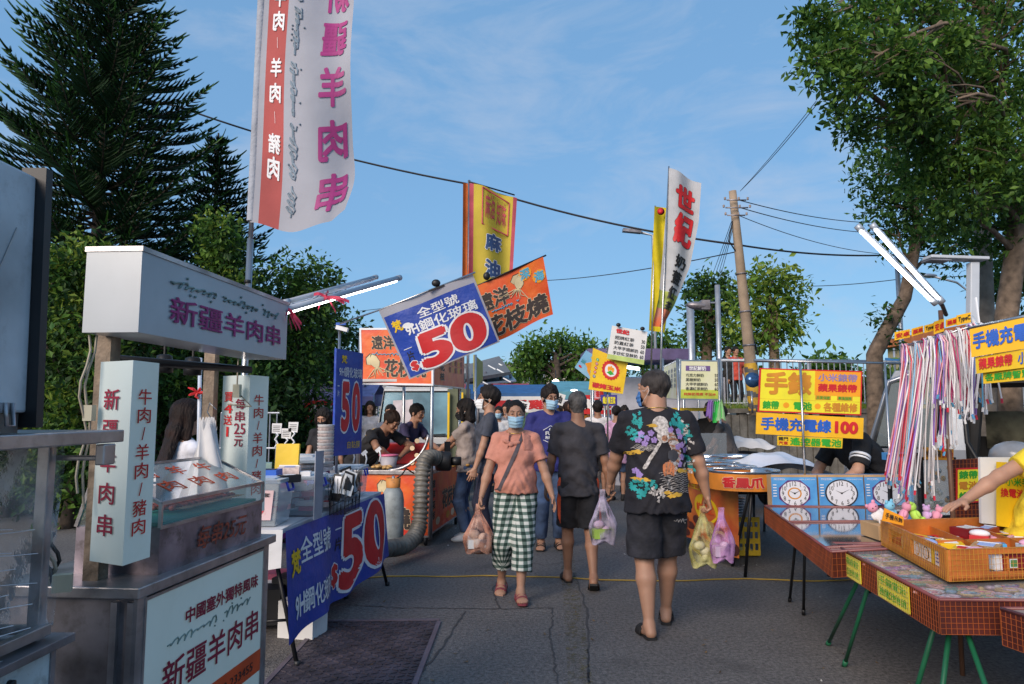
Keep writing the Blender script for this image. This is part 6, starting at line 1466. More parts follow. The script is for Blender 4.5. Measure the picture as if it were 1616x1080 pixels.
rack=thing('cable_rack',(at(1462,700,4.2).x,4.2,0),'pole rack draped with bundles of coloured charging cables','cable rack')
m=MB();m.tube([(at(1491,600,4.25).x,4.25,0),(at(1491,600,4.25).x,4.25,at(1491,490,4.25).z)],.014,mat('brown pole',(.13,.065,.04),.5),8);m.build('pole',rack)
m=MB();ra,rb_=at(1424,548,4.35),at(1545,512,4.0);m.tube([ra,rb_],.008,POLE,6);m.build('rail',rack)
CBL=[mat('cable '+n,c,.35) for n,c in (('white',(.74,.72,.74)),('red',(.62,.03,.06)),('violet',(.28,.14,.50)),('blue',(.10,.36,.60)),('pink',(.74,.38,.44)),('black',(.03,.03,.04)),('crimson',(.45,.02,.14)),('grey',(.45,.42,.44)))]
TIP=mat('cable plug',(.70,.68,.70),.3,.4)
bund=[(1430,1405,760,4.35,16),(1445,1428,770,4.3,14),(1461,1424,778,4.3,14),(1472,1462,775,4.3,10),(1487,1488,640,4.2,16),(1502,1512,650,4.15,14),(1518,1522,640,4.1,14),(1533,1530,655,4.05,14),(1541,1556,640,4.02,8),(1486,1480,705,4.25,8),(1497,1498,695,4.2,6)]
for bi,(u0,u1,v1,y,n) in enumerate(bund):
 rr=random.Random(bi*3+1);top=ra.lerp(rb_,(u0-1424)/121.0);m=MB();BL=[rr.choice(CBL[:5]+CBL[6:]+[CBL[0]]*2) for _ in range(4)]
 for k in range(n):
  e=at(u1+rr.gauss(0,5),v1+rr.uniform(-22,8),y+rr.uniform(-.06,.06));o_=V(rr.gauss(0,.018),rr.gauss(0,.02),0);L=e-top;c=rr.choice(BL+[CBL[0]])
  sx_=rr.gauss(0,.010);pts=[top+V(o_.x*.5,.035,-.10),top+V(o_.x*.6,.02,.0),top+V(o_.x*.8,0,.012),top+V(o_.x,-.02,-.005)]
  for q in range(1,9):
   t=q/8;pts.append(top+o_*(1-.2*t)+V(L.x*t**1.15+sx_*math.sin(t*4+k),L.y*t-.02,L.z*t))
  m.tube(pts,.0042,c,5);m.box(pts[-1]+V(0,0,-.014),(.010,.007,.026),rr.choice([TIP,WHITE,TIP,CBL[3],CBL[1]]),M=Matrix.Rotation(rr.uniform(-.5,.5),3,'Y'))
 lb=['longest left bundle of crimson and white cables','long pale cable bundle, second on the rail','long violet and white cable bundle on the rail','long cable bundle just left of the brown pole','short cable bundle hanging in front of the brown pole','short red and white cable bundle right of the pole','short pale cable bundle in the middle right of the rail','short cable bundle with many plugs near the yellow sign','loose blue tipped cables at the right end of the rail','thin cable bundle hanging low along the brown pole','few thin cables behind the brown pole'][bi]
 tag(m.build('cable_bundle'),lb,'cables','charging cables hanging on the rack')
m=MB()
for k,(u,v,w,h,tx) in enumerate(((1424,528,24,13,'安卓'),(1448,522,18,12,'蘋果'),(1468,517,18,12,'TypeC'),(1482,515,16,20,'安卓'),(1502,508,18,12,'蘋果'),(1521,503,22,16,'TypeC'))):
 y=4.3-.05*k;S=Surf(at(u-w/2,v+h/2+3,y),at(u+w/2,v+h/2-2,y),at(u+w/2,v-h/2-2,y),at(u-w/2,v-h/2+3,y));m=MB();m.slab(S.c,.004,mat('amber board',(1,1,1)));m.text(S,tx,.06,.2,.94,.8,RED if k%3<2 else BLACKT,bold=.03)
 tag(m.build('cable_tag'),'orange tag reading '+{0:'android at the far left end of the rail',1:'apple, second on the rail',2:'Type C left of the centre clip',3:'android and taller, in the middle',4:'apple in the right trio',5:'Type C beside the yellow sign'}[k],'tag','orange tags above the cables')
G3='bare lamp tubes over the cable rack'
tubelamp(at(1356,360,3.95),at(1474,476,3.95),'lit lamp tube, left of the leaning pair at the right',.017,group=G3,down=V(-.6,-.7,-.6));tubelamp(at(1379,358,4.0),at(1484,474,4.0),'lit lamp tube, right of the leaning pair at the right',.017,group=G3,down=V(-.5,-.75,-.5))
m=MB();m.tube([at(1480,474,4.0),at(1487,482,4.05),at(1493,497,4.2)],.012,BLKP,8);tag(m.build('lamp_bracket'),'black taped bracket holding the leaning lamp tubes','bracket')
m=MB();m.tube([at(1540,470,4.2),at(1548,530,4.1)],.006,WHITE,5);m.tube([at(1532,500,4.1),at(1558,545,3.9)],.014,PAPER,6);tag(m.build('white_clamp'),'white strap clamp joining the cable rail and the yellow sign','clamp')
# van
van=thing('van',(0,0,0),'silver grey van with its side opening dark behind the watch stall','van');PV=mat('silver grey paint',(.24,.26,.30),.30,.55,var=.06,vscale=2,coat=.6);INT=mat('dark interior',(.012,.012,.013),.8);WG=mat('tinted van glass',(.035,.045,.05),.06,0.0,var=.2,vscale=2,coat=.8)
X0,YF,YB=3.35,6.75,8.45
prof=[(3.25,.35),(3.22,.95),(3.35,1.02),(3.62,1.12),(3.98,1.86),(4.15,1.93),(8.2,1.96),(8.25,.35)]
m=MB();SP=Surf(V(0,YF,0),V(1,YF,0),V(1,YF,1),V(0,YF,1))
m.add([V(x,YF,z) for x,z in [(3.25,.35),(3.22,.95),(3.35,1.02),(3.62,1.12),(5.0,1.12),(5.0,.35)]],[(0,5,4,3,2,1)],PV)
m.add([V(4.40,YF,1.12),V(5.0,YF,1.12),V(5.0,YF+.06,1.95),V(4.86,YF+.06,1.95)],[(0,1,2,3)],PV)
m.tube([(3.60,YF,1.12),(3.95,YF+.06,1.84),(4.2,YF+.08,1.92)],.035,PV,6);m.tube([(3.95,YF,1.12),(4.15,YF+.06,1.86)],.022,PV,6);m.tube([(4.40,YF,1.12),(4.58,YF+.06,1.9)],.03,PV,6)
m.par((3.97,YF+.06,1.87),(4.4,0,0),(0,YB-YF,0),(.05,0,.09),PV);m.par((3.25,YB,.35),(5,0,0),(0,.04,0),(0,0,.80),PV);m.par((3.22,YF,.35),(.06,0,0),(0,YB-YF,0),(0,0,.65),PV);m.par((8.2,YF,.35),(.06,0,0),(0,YB-YF,0),(0,0,1.55),PV)
for x in (3.62,4.6,5.9,7.2,8.1):m.tube([(x,YB,1.1),(x+(.35 if x<4 else 0),YB-.05,1.92)],.035,PV if x<5 else INT,6)
m.add([V(3.22,YF,.95),V(3.22,YB,.95),V(3.62,YB,1.12),V(3.62,YF,1.12)],[(0,1,2,3)],PV)
m.par((5.0,YF,.35),(3.2,0,0),(0,.05,0),(0,0,.25),PV);m.build('body',van,bevel=.012)
m=MB();m.add([V(3.62,YF+.02,1.12),V(3.62,YB-.02,1.12),V(3.97,YB-.06,1.86),V(3.97,YF+.06,1.86)],[(0,1,2,3)],WG);m.build('windscreen',van)
VG=film('van side glass',(.30,.36,.38),.28,.05)
for q in ([(3.70,1.14),(3.93,1.14),(4.12,1.84),(3.98,1.82)],[(3.98,1.14),(4.38,1.14),(4.55,1.86),(4.18,1.86)]):m=MB();m.add([V(x,YF+.02+(z-1.12)*.06,z) for x,z in q],[(0,1,2,3)],VG);m.build('side_window',van)
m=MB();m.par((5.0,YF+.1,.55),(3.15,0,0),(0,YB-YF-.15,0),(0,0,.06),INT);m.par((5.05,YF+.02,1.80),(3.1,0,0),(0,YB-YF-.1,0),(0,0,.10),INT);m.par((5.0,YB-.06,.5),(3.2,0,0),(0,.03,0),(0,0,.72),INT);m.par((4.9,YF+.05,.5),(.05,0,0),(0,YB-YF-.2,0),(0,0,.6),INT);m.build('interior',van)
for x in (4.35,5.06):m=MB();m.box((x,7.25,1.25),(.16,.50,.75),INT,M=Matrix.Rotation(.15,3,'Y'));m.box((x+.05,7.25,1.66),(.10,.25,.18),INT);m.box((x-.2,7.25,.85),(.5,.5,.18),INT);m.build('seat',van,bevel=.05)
m=MB();m.tube([(4.98,YF-.01,1.95),(5.02,YF-.03,1.2),(5.15,YF-.05,.95),(5.6,YF-.05,.88)],.03,BLKP,8);m.build('door_seal',van)
m=MB();m.add([V(5.18,YB-.1,1.08),V(6.15,YB-.1,1.08),V(6.15,YB-.12,1.52),V(5.18,YB-.12,1.52)],[(0,1,2,3)],mat('far van window',(.16,.15,.10),.2,var=.5,vscale=4));m.build('far_window',van)
for x in (3.95,7.3):
 w_=MB();w_.lathe([(.18,-.10),(.32,-.10),(.34,-.05),(.34,.05),(.32,.10),(.18,.10)],(x,YF+.08,.34),BLKP,24,Matrix.Rotation(R(90),3,'X'));o=w_.build('wheel',van);w_=MB();w_.lathe([(.02,.105),(.17,.105),(.19,.09)],(x,YF+.07,.34),STEEL,20,Matrix.Rotation(R(90),3,'X'));w_.build('hubcap',o)
F0,DX,DY=V(3.93,7.85,0),V(.82,-.57,0),V(.57,.82,0)
for o in van.children_recursive:
 for v in o.data.vertices:
  x,y,z=v.co;v.co=F0+DX*float(np.interp(x,[3.22,3.60,3.95,4.4,5.0,8.25],[-.28,-.02,.20,.60,.88,3.6]))+DY*(y-6.75)+V(0,0,z)
 o.data.update()
m=MB();m.ell(at(1600,720,5.2),(.16,.15,.11),mat('clear dome',(.30,.30,.31),.2));tag(m.build('plastic_dome'),'clear grey plastic bag bulging in the van doorway','bag')
# wok stall (centre right)
wt=thing('stall_table',(1.9,7.6,0),'snack table of round tins on black trestles with a printed cloth','table')
zt=.80;m=MB();PA=[gp(1222,764,zt),gp(1236,750,zt),gp(1130,712,zt),gp(1098,722,zt)]
A,B=gp(1165,770,zt),gp(1230,768,zt)
m.par((A.x,A.y,zt-.03),(B.x-A.x+.25,0,0),(-.05,2.6,0),(0,0,.025),mat('trestle top',(.10,.08,.08),.6));m.build('tabletop',wt)
for a,b in ((at(1186,785,6.5),gp(1176,911)),(at(1182,785,6.5),gp(1156,894)),(at(1210,790,7.4),gp(1206,838)),(at(1190,785,7.4),gp(1190,828))):m=MB();m.tube([V(a.x,a.y,zt-.02),b],.016,BLK,8);m.build('leg',wt)
m=MB();m.tube([(A.x,A.y+.05,zt-.05),(B.x,A.y+.05,zt-.05)],.02,BLK,6);m.build('brace',wt)
TIN=mat('tin rim',(.55,.58,.62),.22,.9);pots=[(1166,745,6.75,.36),(1140,738,7.25,.36),(1120,733,7.7,.34),(1102,727,8.2,.34),(1170,728,8.0,.33),(1108,716,8.9,.34),(1160,718,9.0,.34)]
for k,(u,v,y,r) in enumerate(pots):
 x=at(u,v,y).x if k else at(1172,v,y).x;r=r*.9;c=V(x,y,zt);T_=thing('snack_tin',c,['nearest round orange snack tin marked with red chicken feet writing','round orange tin just behind the nearest one','third round orange snack tin from the front','fourth round orange snack tin, beside the patterned shirt','round tin in the inner row by the white cover','farthest left snack tin','farthest inner snack tin'][k],'tin','round orange snack tins')
 m=MB();m.lathe([(r,0),(r,.15)],c,mat('tin orange print',(.78,.26,.03),.5,var=.12),36,cap=False);m.build('tin_body',T_)
 m=MB();m.lathe([(r,.15),(r+.012,.165),(r+.010,.175),(r-.02,.172),(r-.03,.15),(r-.03,.10),(.01,.09)],c,TIN,36,cap=False);m.build('rim',T_)
 m=MB();rr=random.Random(k);FC=mat('braised snack',(.35,.12,.04),.5,var=.3)
 for q in range(50):a,d=rr.uniform(0,6.28),r*.8*rr.random()**.5;m.ell(c+V(d*math.cos(a),d*math.sin(a),.115),(.035,.028,.02),FC,seg=6,rings=4)
 tag(m.build('snacks',T_),kind='stuff')
 class CY:
  b=1
  def p(s_,s,t,off=0,c=c,r=r):
   a=-math.pi/2-(.5-s)*2.4;return c+V((r+off)*math.cos(a),(r+off)*math.sin(a),.01+.13*t)
 m=MB();tx=['香鳳爪','香骨腿','香鳳爪','香鳳翅','滷味','豆干','花生'][k];m.text(CY(),tx,.12,.10,.62,.92,RED,bold=.05,outline=CR_,ow=.04,off=.006)
 m.build('lettering',T_)
 if k==0:m=MB();m.text(CY(),'乾淨',.70,.4,.84,.85,YELB,bold=.03,off=.006);m.text(CY(),'衛生',.86,.4,.96,.85,GRN,bold=.03,off=.006);m.build('side_lettering',T_)
m=MB();c=at(1200,735,7.6);m.grid(lambda a,b:V(c.x-.30+.95*a,7.2+1.2*b,.86+.26*math.sin(math.pi*a)**.7*(1-.3*a)*math.sin(math.pi*min(1,b+.15))**.6+.02*math.sin(a*19)*math.sin(b*13)),30,20,film('milky cover sheet',(.74,.74,.80),.80,.3));tag(m.build('plastic_cover'),'milky plastic sheet bulging over the snack tins','cover')
PC0,PC1=V(1.42,9.4,0),gp(1185,868);c4=[gp(1106,800),gp(1173,866),V(0,0,0),V(0,0,0)]
X1=A+V(-.02,.0,0);S=Surf(V(1.62,8.75,.16),V(X1.x+.02,A.y+.10,.14),V(X1.x+.0,A.y+.0,.80),V(1.60,9.2,.80),lambda s,t:V(.02*math.sin(s*14),0,-.02*math.sin(s*9)*(1-t)))
m=MB();m.grid(lambda a,b:S.p(a,b),24,12,orangeprint('snack cloth',(.42,.05,.02),(.80,.28,.05),3.5));m.text(S,'滷',.05,.12,.32,.78,RED,bold=.07,outline=CR_,ow=.03,off=.006);m.text(S,'味',.34,.18,.52,.72,REDO,bold=.07,outline=CR_,ow=.03,off=.006)
m.disc(S,.74,.58,.12,.22,YEL,.004,24);m.text(S,'純手工',.65,.52,.83,.66,REDO,bold=.03,off=.007);m.text(S,'牛筋王牌',.38,.84,.80,.96,YEL,bold=.03,off=.006)
rr=random.Random(6)
for k in range(26):m.disc(S,rr.uniform(.45,.97),rr.uniform(.02,.38),rr.uniform(.02,.05),rr.uniform(.05,.10),[mat('printed brown',(.20,.045,.02),.5),mat('printed dark brown',(.09,.025,.02),.5),mat('printed tan',(.50,.28,.12),.5)][k%3],.004+.0001*k,10)
tag(m.build('table_banner'),'orange printed snack cloth hanging along the aisle side of the tins','banner')
YCR=mat('yellow crate plastic',(.82,.50,.02),.45)
cr=thing('crate',(2.3,8.0,0),'yellow slatted crate under the snack table','crate');m=MB()
for z in (.02,.14,.26,.36):m.par((1.98,7.6,z),(.62,0,0),(0,.02,0),(0,0,.05),YCR);m.par((1.98,7.6,z),(.02,0,0),(0,.4,0),(0,0,.05),YCR)
for k in range(12):m.par((1.98+.0545*k,7.603,.02),(.02,0,0),(0,.015,0),(0,0,.38),YCR)
m.par((1.98,7.62,.01),(.62,0,0),(0,.4,0),(0,0,.02),YCR);m.build('slats',cr)
m=MB();
for k in range(6):m.lathe([(.20,0),(.22,.012),(.20,.02)],(2.32,7.85,.42+.03*k),TIN,24)
tag(m.build('plate_stack'),'stack of steel lids above the yellow crate','stack');m=MB();m.cyl((1.95,8.2,.40),(1.95,8.2,.75),.10,RED,seg=20);m.cyl((1.80,8.2,.40),(1.80,8.2,.72),.09,BLUET,seg=20);tag(m.build('paint_cans'),'red and blue cans beneath the snack table','cans')
# flags and hanging signs over the aisle
yb_=thing('banner_flag',(at(738,640,9).x,9,0),'tall yellow banner with blue characters hanging above the orange squid banner','flag')
YCL=mat('yellow cloth',(.74,.55,.06),.75,var=.08,vscale=2,bump=.3,bscale=8,thin_trans=.35);YCO=mat('orange edge cloth',(.70,.16,.03),.75,thin_trans=.3,var=.15);YCP=mat('pink edge cloth',(.62,.10,.14),.75,thin_trans=.3)
def ySf(s,t):
 zt_,zb_=at(740,289,9).z,at(740,470,9).z;z=zb_+(zt_-zb_)*t;w=(.60+.02*t-.06*(1-t))*s
 return V(at(741,289,9).x+w,9-.05+.05*math.sin(s*9+t*2)+.30*s,z-(.14*s)*t)
class YS:
 b=1
 def p(s_,s,t,off=0):return ySf(s,t)+V(0,-off,0)
m=MB();m.grid(lambda a,b:ySf(.09+.83*a,b),20,30,YCL);m.grid(lambda a,b:ySf(.92+.08*a,b),3,30,YCP);m.grid(lambda a,b:ySf(.09*a,b),3,30,YCP);m.grid(lambda a,b:ySf(0,b)+V(-.085+.085*a,.06*math.sin(a*3),.01),4,20,YCO)
NAVY=mat('navy print',(.05,.10,.24),.6)
for c,y0,y1 in (('麻',.43,.60),('油',.19,.36),('雞',.0,.12)):m.text(YS(),c,.35,y0,.72,y1,NAVY,bold=.05,outline=WHITE,ow=.03,off=.012)
m.text(YS(),'知味',.58,.69,.78,.92,mat('seal red',(.60,.08,.10),.6),bold=.02,off=.01);m.text(YS(),'麻油',.34,.72,.54,.95,MATS['seal red'],bold=.02,off=.01)
for a,b in (((.28,.66),(.28,.985)),((.28,.985),(.84,.93)),((.84,.93),(.84,.62)),((.84,.62),(.28,.66))):m.tube([YS().p(*a,.01),YS().p(*b,.01)],.010,MATS['seal red'],4)
m.build('cloth',yb_);m=MB();x=at(738,640,9).x;m.tube([(x,9.02,0),(x,9.02,at(737,284,9).z)],.018,POLE,8);m.tube([(x,9.0,at(738,287,9).z),(at(812,308,9.3).x,9.3,at(812,308,9.3).z)],.01,BLK,6);m.build('pole',yb_)
wf=thing('banner_flag',(at(1046,640,10.5).x,10.5,0),'white curved tea flag with red characters leaning over the aisle','flag');Yf=10.5
L_=[at(u,v,Yf) for u,v in ((1030,514),(1040,470),(1047,400),(1052,330),(1056,265))];R_=[at(u,v,Yf+.1) for u,v in ((1045,518),(1066,480),(1090,420),(1103,350),(1106,290))]
def lerpl(L,t):k=min(len(L)-2,int(t*(len(L)-1)));f=t*(len(L)-1)-k;return L[k].lerp(L[k+1],f)
class WS:
 b=1
 def p(s_,s,t,off=0):q=lerpl(L_,t).lerp(lerpl(R_,t),s);return q+V(0,.05*math.sin(s*7+t*3)-off,0)
m=MB();GW=mat('tea flag white',(.58,.58,.60),.75,thin_trans=.3,var=.06,bump=.2,bscale=8)
m.grid(lambda a,b:WS().p(a,.30+.70*b),12,30,GW);m.grid(lambda a,b:WS().p(a,.17+.13*b),12,6,mat('tea flag green',(.48,.55,.12),.75,thin_trans=.3,var=.3,vscale=6));m.grid(lambda a,b:WS().p(a,.0+.17*b),12,8,mat('tea flag red',(.60,.12,.03),.75,thin_trans=.3,var=.3,vscale=3,c2=(.5,.3,.25)))
W=WS()
for c,x0,y0,x1,y1 in (('世',.22,.78,.86,.93),('紀',.25,.58,.90,.76)):m.text(W,c,x0,y0,x1,y1,REDO if False else RED,bold=.05,outline=BLACKT,ow=.012,off=.012)
for k,c in enumerate('奶蓋紅茶'):m.text(W,c,.42,.45-.095*k,.85,.53-.095*k,BLACKT,bold=.04,off=.012)
m.build('cloth',wf);m=MB();x=at(1046,640,Yf).x;m.tube([(x-.12,Yf+.02,0),(at(1047,520,Yf).x-.02,Yf+.02,at(1047,520,Yf).z),(at(1056,262,Yf).x,Yf+.02,at(1056,262,Yf).z)],[.022,.016,.010],POLE,8);m.build('pole',wf)
yf=thing('banner_flag',(at(1028,640,11.2).x,11.2,0),'narrow bright yellow flag behind the white tea flag','flag');Yg=11.2
m=MB();YFL=mat('yellow flag cloth',(.84,.66,.02),.75,thin_trans=.4,var=.07,bump=.2,bscale=8)
m.grid(lambda a,b:at(1024+9*b+(25+3*math.sin(b*6))*a,522-196*b+3*a,Yg+.06*math.sin(a*6+b*5)),8,30,YFL);m.lathe([(.06,0),(.001,.004)],at(1043,334,Yg-.1),RED,16,Matrix.Rotation(R(90),3,'X'));m.build('cloth',yf)
m=MB();m.tube([at(1026,640,Yg),at(1034,325,Yg)],.014,POLE,6);m.build('pole',yf)
ps=thing('price_sign',at(990,545,10.2),'tilted white price list with a red heading clipped above the corn sign','price sign');S=Surf(at(958,566,10.2),at(1016,576,10.2),at(1022,524,10.2),at(966,514,10.2));m=MB();m.slab(S.c,.02,PAPER);m.rect(S,0,0,1,.14,mat('pale green print',(.50,.62,.18),.6),.003)
m.text(S,'世紀',.12,.80,.50,.94,RED,bold=.06,off=.01)
for k,(t,n) in enumerate((('招牌紅茶','30'),('奶蓋紅茶','50'),('大甲芋頭鮮奶','60'),('手炒紅豆鮮奶','60'))):m.text(S,t,.12,.62-.155*k,.66 if k<2 else .80,.73-.155*k,BLACKT,bold=.01,off=.01);m.text(S,n,.86,.62-.155*k,.96,.73-.155*k,BLACKT,bold=.01,off=.01)
m.build('panel',ps)
for u,v in ((976,513),(1014,519)):m=MB();m.ell(at(u,v,10.15),(.035,.02,.03),BLK,seg=8,rings=6);m.build('clip',ps)
cs=thing('shop_sign',at(960,585,10.3),'yellow grilled corn sign with a red scalloped emblem','sign');S=Surf(at(929,615,10.3),at(983,622,10.3),at(991,573,10.3),at(936,549,10.3));m=MB();m.slab(S.c,.02,YEL)
m.disc(S,.56,.60,.25,.26,RED,.004,60,lambda a:1+.07*math.cos(a*18));m.disc(S,.56,.60,.19,.20,REDO,.005,30);m.disc(S,.56,.60,.165,.17,WHITE,.006,30)
for a,b in ((.50,.63),(.56,.66),(.62,.63)):m.disc(S,a,b,.035,.07,ORG,.008,12)
m.poly(S,[(.45,.52),(.56,.60),(.67,.52),(.56,.47)],GRN,.009);m.text(S,'碳烤玉米',.08,.06,.92,.20,RED,bold=.05,off=.008)
for k in range(5):m.disc(S,.16-.012*k,.76-.105*k,.042,.042,[GRN,RED,RED,RED,NAVY][k],.005,14);m.text(S,'香甜現烤喔'[k],.135-.012*k,.735-.105*k,.185-.012*k,.785-.105*k,WHITE,off=.008)
m.build('panel',cs);m=MB();m.tube([at(958,556,10.4),at(958,548,10.4),(at(958,660,10.4).x,10.4,0)],.012,POLE,6);m.build('pole',cs)
gs=thing('shop_sign',at(922,575,11),'tilted pale blue sign with an orange goldfish behind the corn sign','sign');S=Surf(at(907,580,11),at(932,600,11),at(946,566,11),at(925,553,11));m=MB();m.slab(S.c,.02,mat('pale aqua',(.30,.52,.66),.6,c2=(.12,.38,.66),vscale=2));m.poly(S,[(.35,.45),(.75,.75),(.9,.5),(.7,.2),(.55,.35)],ORG,.005);m.poly(S,[(.6,.25),(.9,.1),(.75,.35)],ORG,.006);m.disc(S,.6,.85,.12,.06,YEL,.006,12);m.disc(S,.2,.2,.10,.05,RED,.006,12)
for k in range(4):m.poly(S,[(.1+.07*k,.4),(.12+.07*k,.62),(.15+.07*k,.4)],mat('teal print',(.02,.30,.28),.6),.006)
m.build('panel',gs);m=MB();m.tube([at(932,560,11.1),(at(932,660,11.1).x,11.1,0)],.012,POLE,6);m.build('pole',gs)
m=MB();m.slab([at(749,618,11),at(762,600,12),at(762,572,12),at(749,560,11)],.02,mat('olive sign',(.35,.33,.05),.6));m.tube([(at(750,650,11).x,11,0),(at(750,650,11).x,11,at(750,560,11).z)],.02,POLE,8);tag(m.build('edge_on_sign'),'narrow olive sign seen edge on beside a grey pole','sign')
# tea stall with boards (right of centre)
ms=thing('tea_stall',(at(1090,650,11).x,11,0),'tea stall frame with framed white and yellow price boards','stall');BDM=mat('board cream',(.62,.60,.50),.55,var=.1,vscale=2,c2=(.55,.56,.25),emit=.05)
for u,y in ((1071,10.6),(1136,10.6),(1048,13),(1103,13)):m=MB();x=at(u,650,y).x;m.tube([(x,y,0),(x,y,at(u,566,y).z)],.02,POLE,8);m.build('post',ms)
m=MB();S=Surf(at(1074,629,10.6),at(1136,630,10.6),at(1136,571,10.6),at(1075,570,10.6));m.slab(S.c,.03,BDM);m.frame(S.c,.02,.04,POLE);m.rect(S,0,0,1,.24,mat('board green',(.45,.52,.06),.6),.003);m.rect(S,.12,.74,.75,.88,mat('purple brush',(.14,.08,.24),.6),.004);m.text(S,'世記鮮奶',.20,.75,.64,.87,WHITE,bold=.03,off=.01)
for k,(t,n,w) in enumerate((('巧克力鮮奶','50',.58),('黑糖鮮奶','50',.50),('大甲芋頭鮮奶','60',.68),('香濃紅茶鮮奶','60',.68))):m.text(S,t,.12,.58-.12*k,w,.67-.12*k,BLACKT,bold=.01,off=.01);m.text(S,n,.86,.58-.12*k,.96,.67-.12*k,BLACKT,bold=.01,off=.01)
m.text(S,'純鮮奶現煮 不加水',.08,.08,.9,.16,RED,bold=.01,off=.01);m.build('price_board',ms)
m=MB();S=Surf(at(1048,628,12.8),at(1071,630,10.7),at(1071,569,10.7),at(1048,580,12.8));m.slab(S.c,.03,BDM);m.frame(S.c,.02,.04,POLE)
for k in range(4):m.vtext(S,'鮮奶茶飲',.15+.2*k,.3,.25+.2*k,.85,NAVY,bold=.01,off=.008)
m.rect(S,.88,.1,1,.9,ORG,.004);m.build('price_board',ms)
m=MB();S=Surf(at(1048,577,13),at(1140,560,11),at(1140,558,11),at(1048,572,13));m.par((at(1048,577,13).x,10.7,2.16),(.9,0,0),(-.1,2.2,0),(0,0,.05),mat('yellow shelf',(.70,.50,.03),.6)) if False else m.par((2.35,11.1,1.53),(.95,0,0),(0,.5,0),(0,0,.05),MATS['yellow board']);m.build('yellow_beam',ms)
m=MB();x0,x1=at(1098,730,10).x,at(1142,730,10).x;m.par((x0-.1,10,.80),(x1-x0+.15,0,0),(0,.02,0),(0,0,.42),film('smoked glass',(.22,.25,.28),.55,.1));m.par((x0-.1,10,.1),(x1-x0+.15,0,0),(0,.9,0),(0,0,.72),STEELD);m.build('counter',ms)
gb_=at(1130,648,10.3);m=MB()
for k in range(5):m.grid(lambda a,b:gb_+V(-.09+.035*k+(a-.5)*.13*(.25+.75*b**.6)+.012*math.sin(a*9+k)*b,-.02*k+.02*math.sin(a*12+k*2),-(.24+.03*(k%3))*b+.14+.02*math.sin(a*7+k)),6,8,[mat('green bags',(.04,.62,.10),.5,thin_trans=.3),mat('violet bags',(.30,.16,.55),.5,thin_trans=.3),mat('pale green bags',(.35,.65,.30),.5,thin_trans=.3)][(0 if k in (2,3) else 1 if k<2 else 2)])
tag(m.build('plastic_bags'),'bright green and violet plastic bags hung on the tea stall post','plastic bags',kind='stuff')
m=MB();m.par((2.1,15.0,0),(2.4,0,0),(0,.1,0),(0,0,2.25),mat('white tarp',(.50,.50,.56),.7,var=.08,bump=.3,bscale=4));tag(m.build('tarp_wall'),'white tarpaulin wall behind the tea stall','tarpaulin')
m=MB();P_=at(1060,553,14);m.par((1.5,14,2.55),(2.0,0,0),(0,1.5,0),(0,0,.22),mat('purple awning',(.12,.09,.20),.6));m.tube([(1.55,13.95,2.5),(2.5,13.9,2.36)],.03,LED,6)
for x in (1.6,3.4):m.tube([(x,14.1,0),(x,14.1,2.6)],.03,POLE,6)
tag(m.build('awning_stall'),'dark purple awning with a lamp tube behind the tea stall','stall')
# utility pole, lamps, wires
up=thing('utility_pole',gp(1196,660) if False else (at(1192,650,15.5).x,15.5,1.5),'leaning brown concrete utility pole with yellow and black stripes at its foot','utility pole')
PC=mat('pole concrete',(.32,.24,.17),.85,var=.15,vscale=3,bump=.4,bscale=20);Yp=13.9
m=MB();pb,pt=at(1193,655,Yp),at(1156,302,Yp);m.tube([pb.lerp(pt,i/8) for i in range(9)],[.125-.0062*i for i in range(9)],PC,14)
for f in (.45,.62,.30):q=pb.lerp(pt,f);m.cyl(q,q.lerp(pt,.012),.118,STEELD,seg=12)
m.build('shaft',up)
m=MB();SY=mat('stripe yellow',(.62,.36,.03),.6);SK=mat('stripe grey',(.12,.11,.10),.6);ax_=(pt-pb).normalized();N=26
q0,q1=pb.lerp(pt,.02),pb.lerp(pt,.225);a1=ax_.orthogonal().normalized();a2=ax_.cross(a1)
for j in range(N):
 for i in range(24):
  def pp_(i_,j_):t=j_/N;a=2*math.pi*i_/24;return q0.lerp(q1,t)+(a1*math.cos(a)+a2*math.sin(a))*(.131-.004*t)
  m.add([pp_(i,j),pp_(i+1,j),pp_(i+1,j+1),pp_(i,j+1)],[(0,1,2,3)],SY if ((j/N*4+i/24)%1)<.55 else SK,True)
m.build('warning_band',up)
m=MB()
for v,w in ((316,26),(328,30),(340,24)):q=at(1157,v,Yp-.15);m.tube([q+V(-w/FPX*Yp*.4,0,0),q+V(w/FPX*Yp*.8,0,.0)],.014,STEELD,6);[m.lathe([(.01,0),(.026,.015),(.012,.03),(.026,.045),(.01,.06)],q+V(s_*w/FPX*Yp,0,0),mat('insulator',(.30,.22,.18),.4),10) for s_ in (-.5,.35,.9)]
m.build('crossarm',up)
for k in range(1):
 m=MB();m.tube([at(1157,345,Yp),at(1150,380,Yp-.2),at(1163,400,Yp)],.015,BLKP,5);m.tube([at(1196,560,Yp),at(1172,480,Yp)],.02,BLKP,5);m.build('cable_loop',up)
WIRE=mat('wire',(.02,.02,.024),.6)
def wire(pts,label,r=.012,sag=.3):
 pts=[Vector(p) for p in pts];m=MB()
 for a,b in zip(pts[:-1],pts[1:]):m.tube([a.lerp(b,i/14)-V(0,0,sag*4*(i/14)*(1-i/14)) for i in range(15)],r,WIRE,5)
 return tag(m.build('overhead_wire'),label,'wire','overhead wires')
wire([at(-40,75,17),at(280,168,16),at(735,290,15),at(1160,386,Yp)],'thick dark wire slanting from the left pine down to the utility pole',.022,.15)
wire([at(1160,386,Yp),at(1420,402,16),at(1640,400,18)],'dark wire running right from the utility pole past the bent tree',.020,.1)
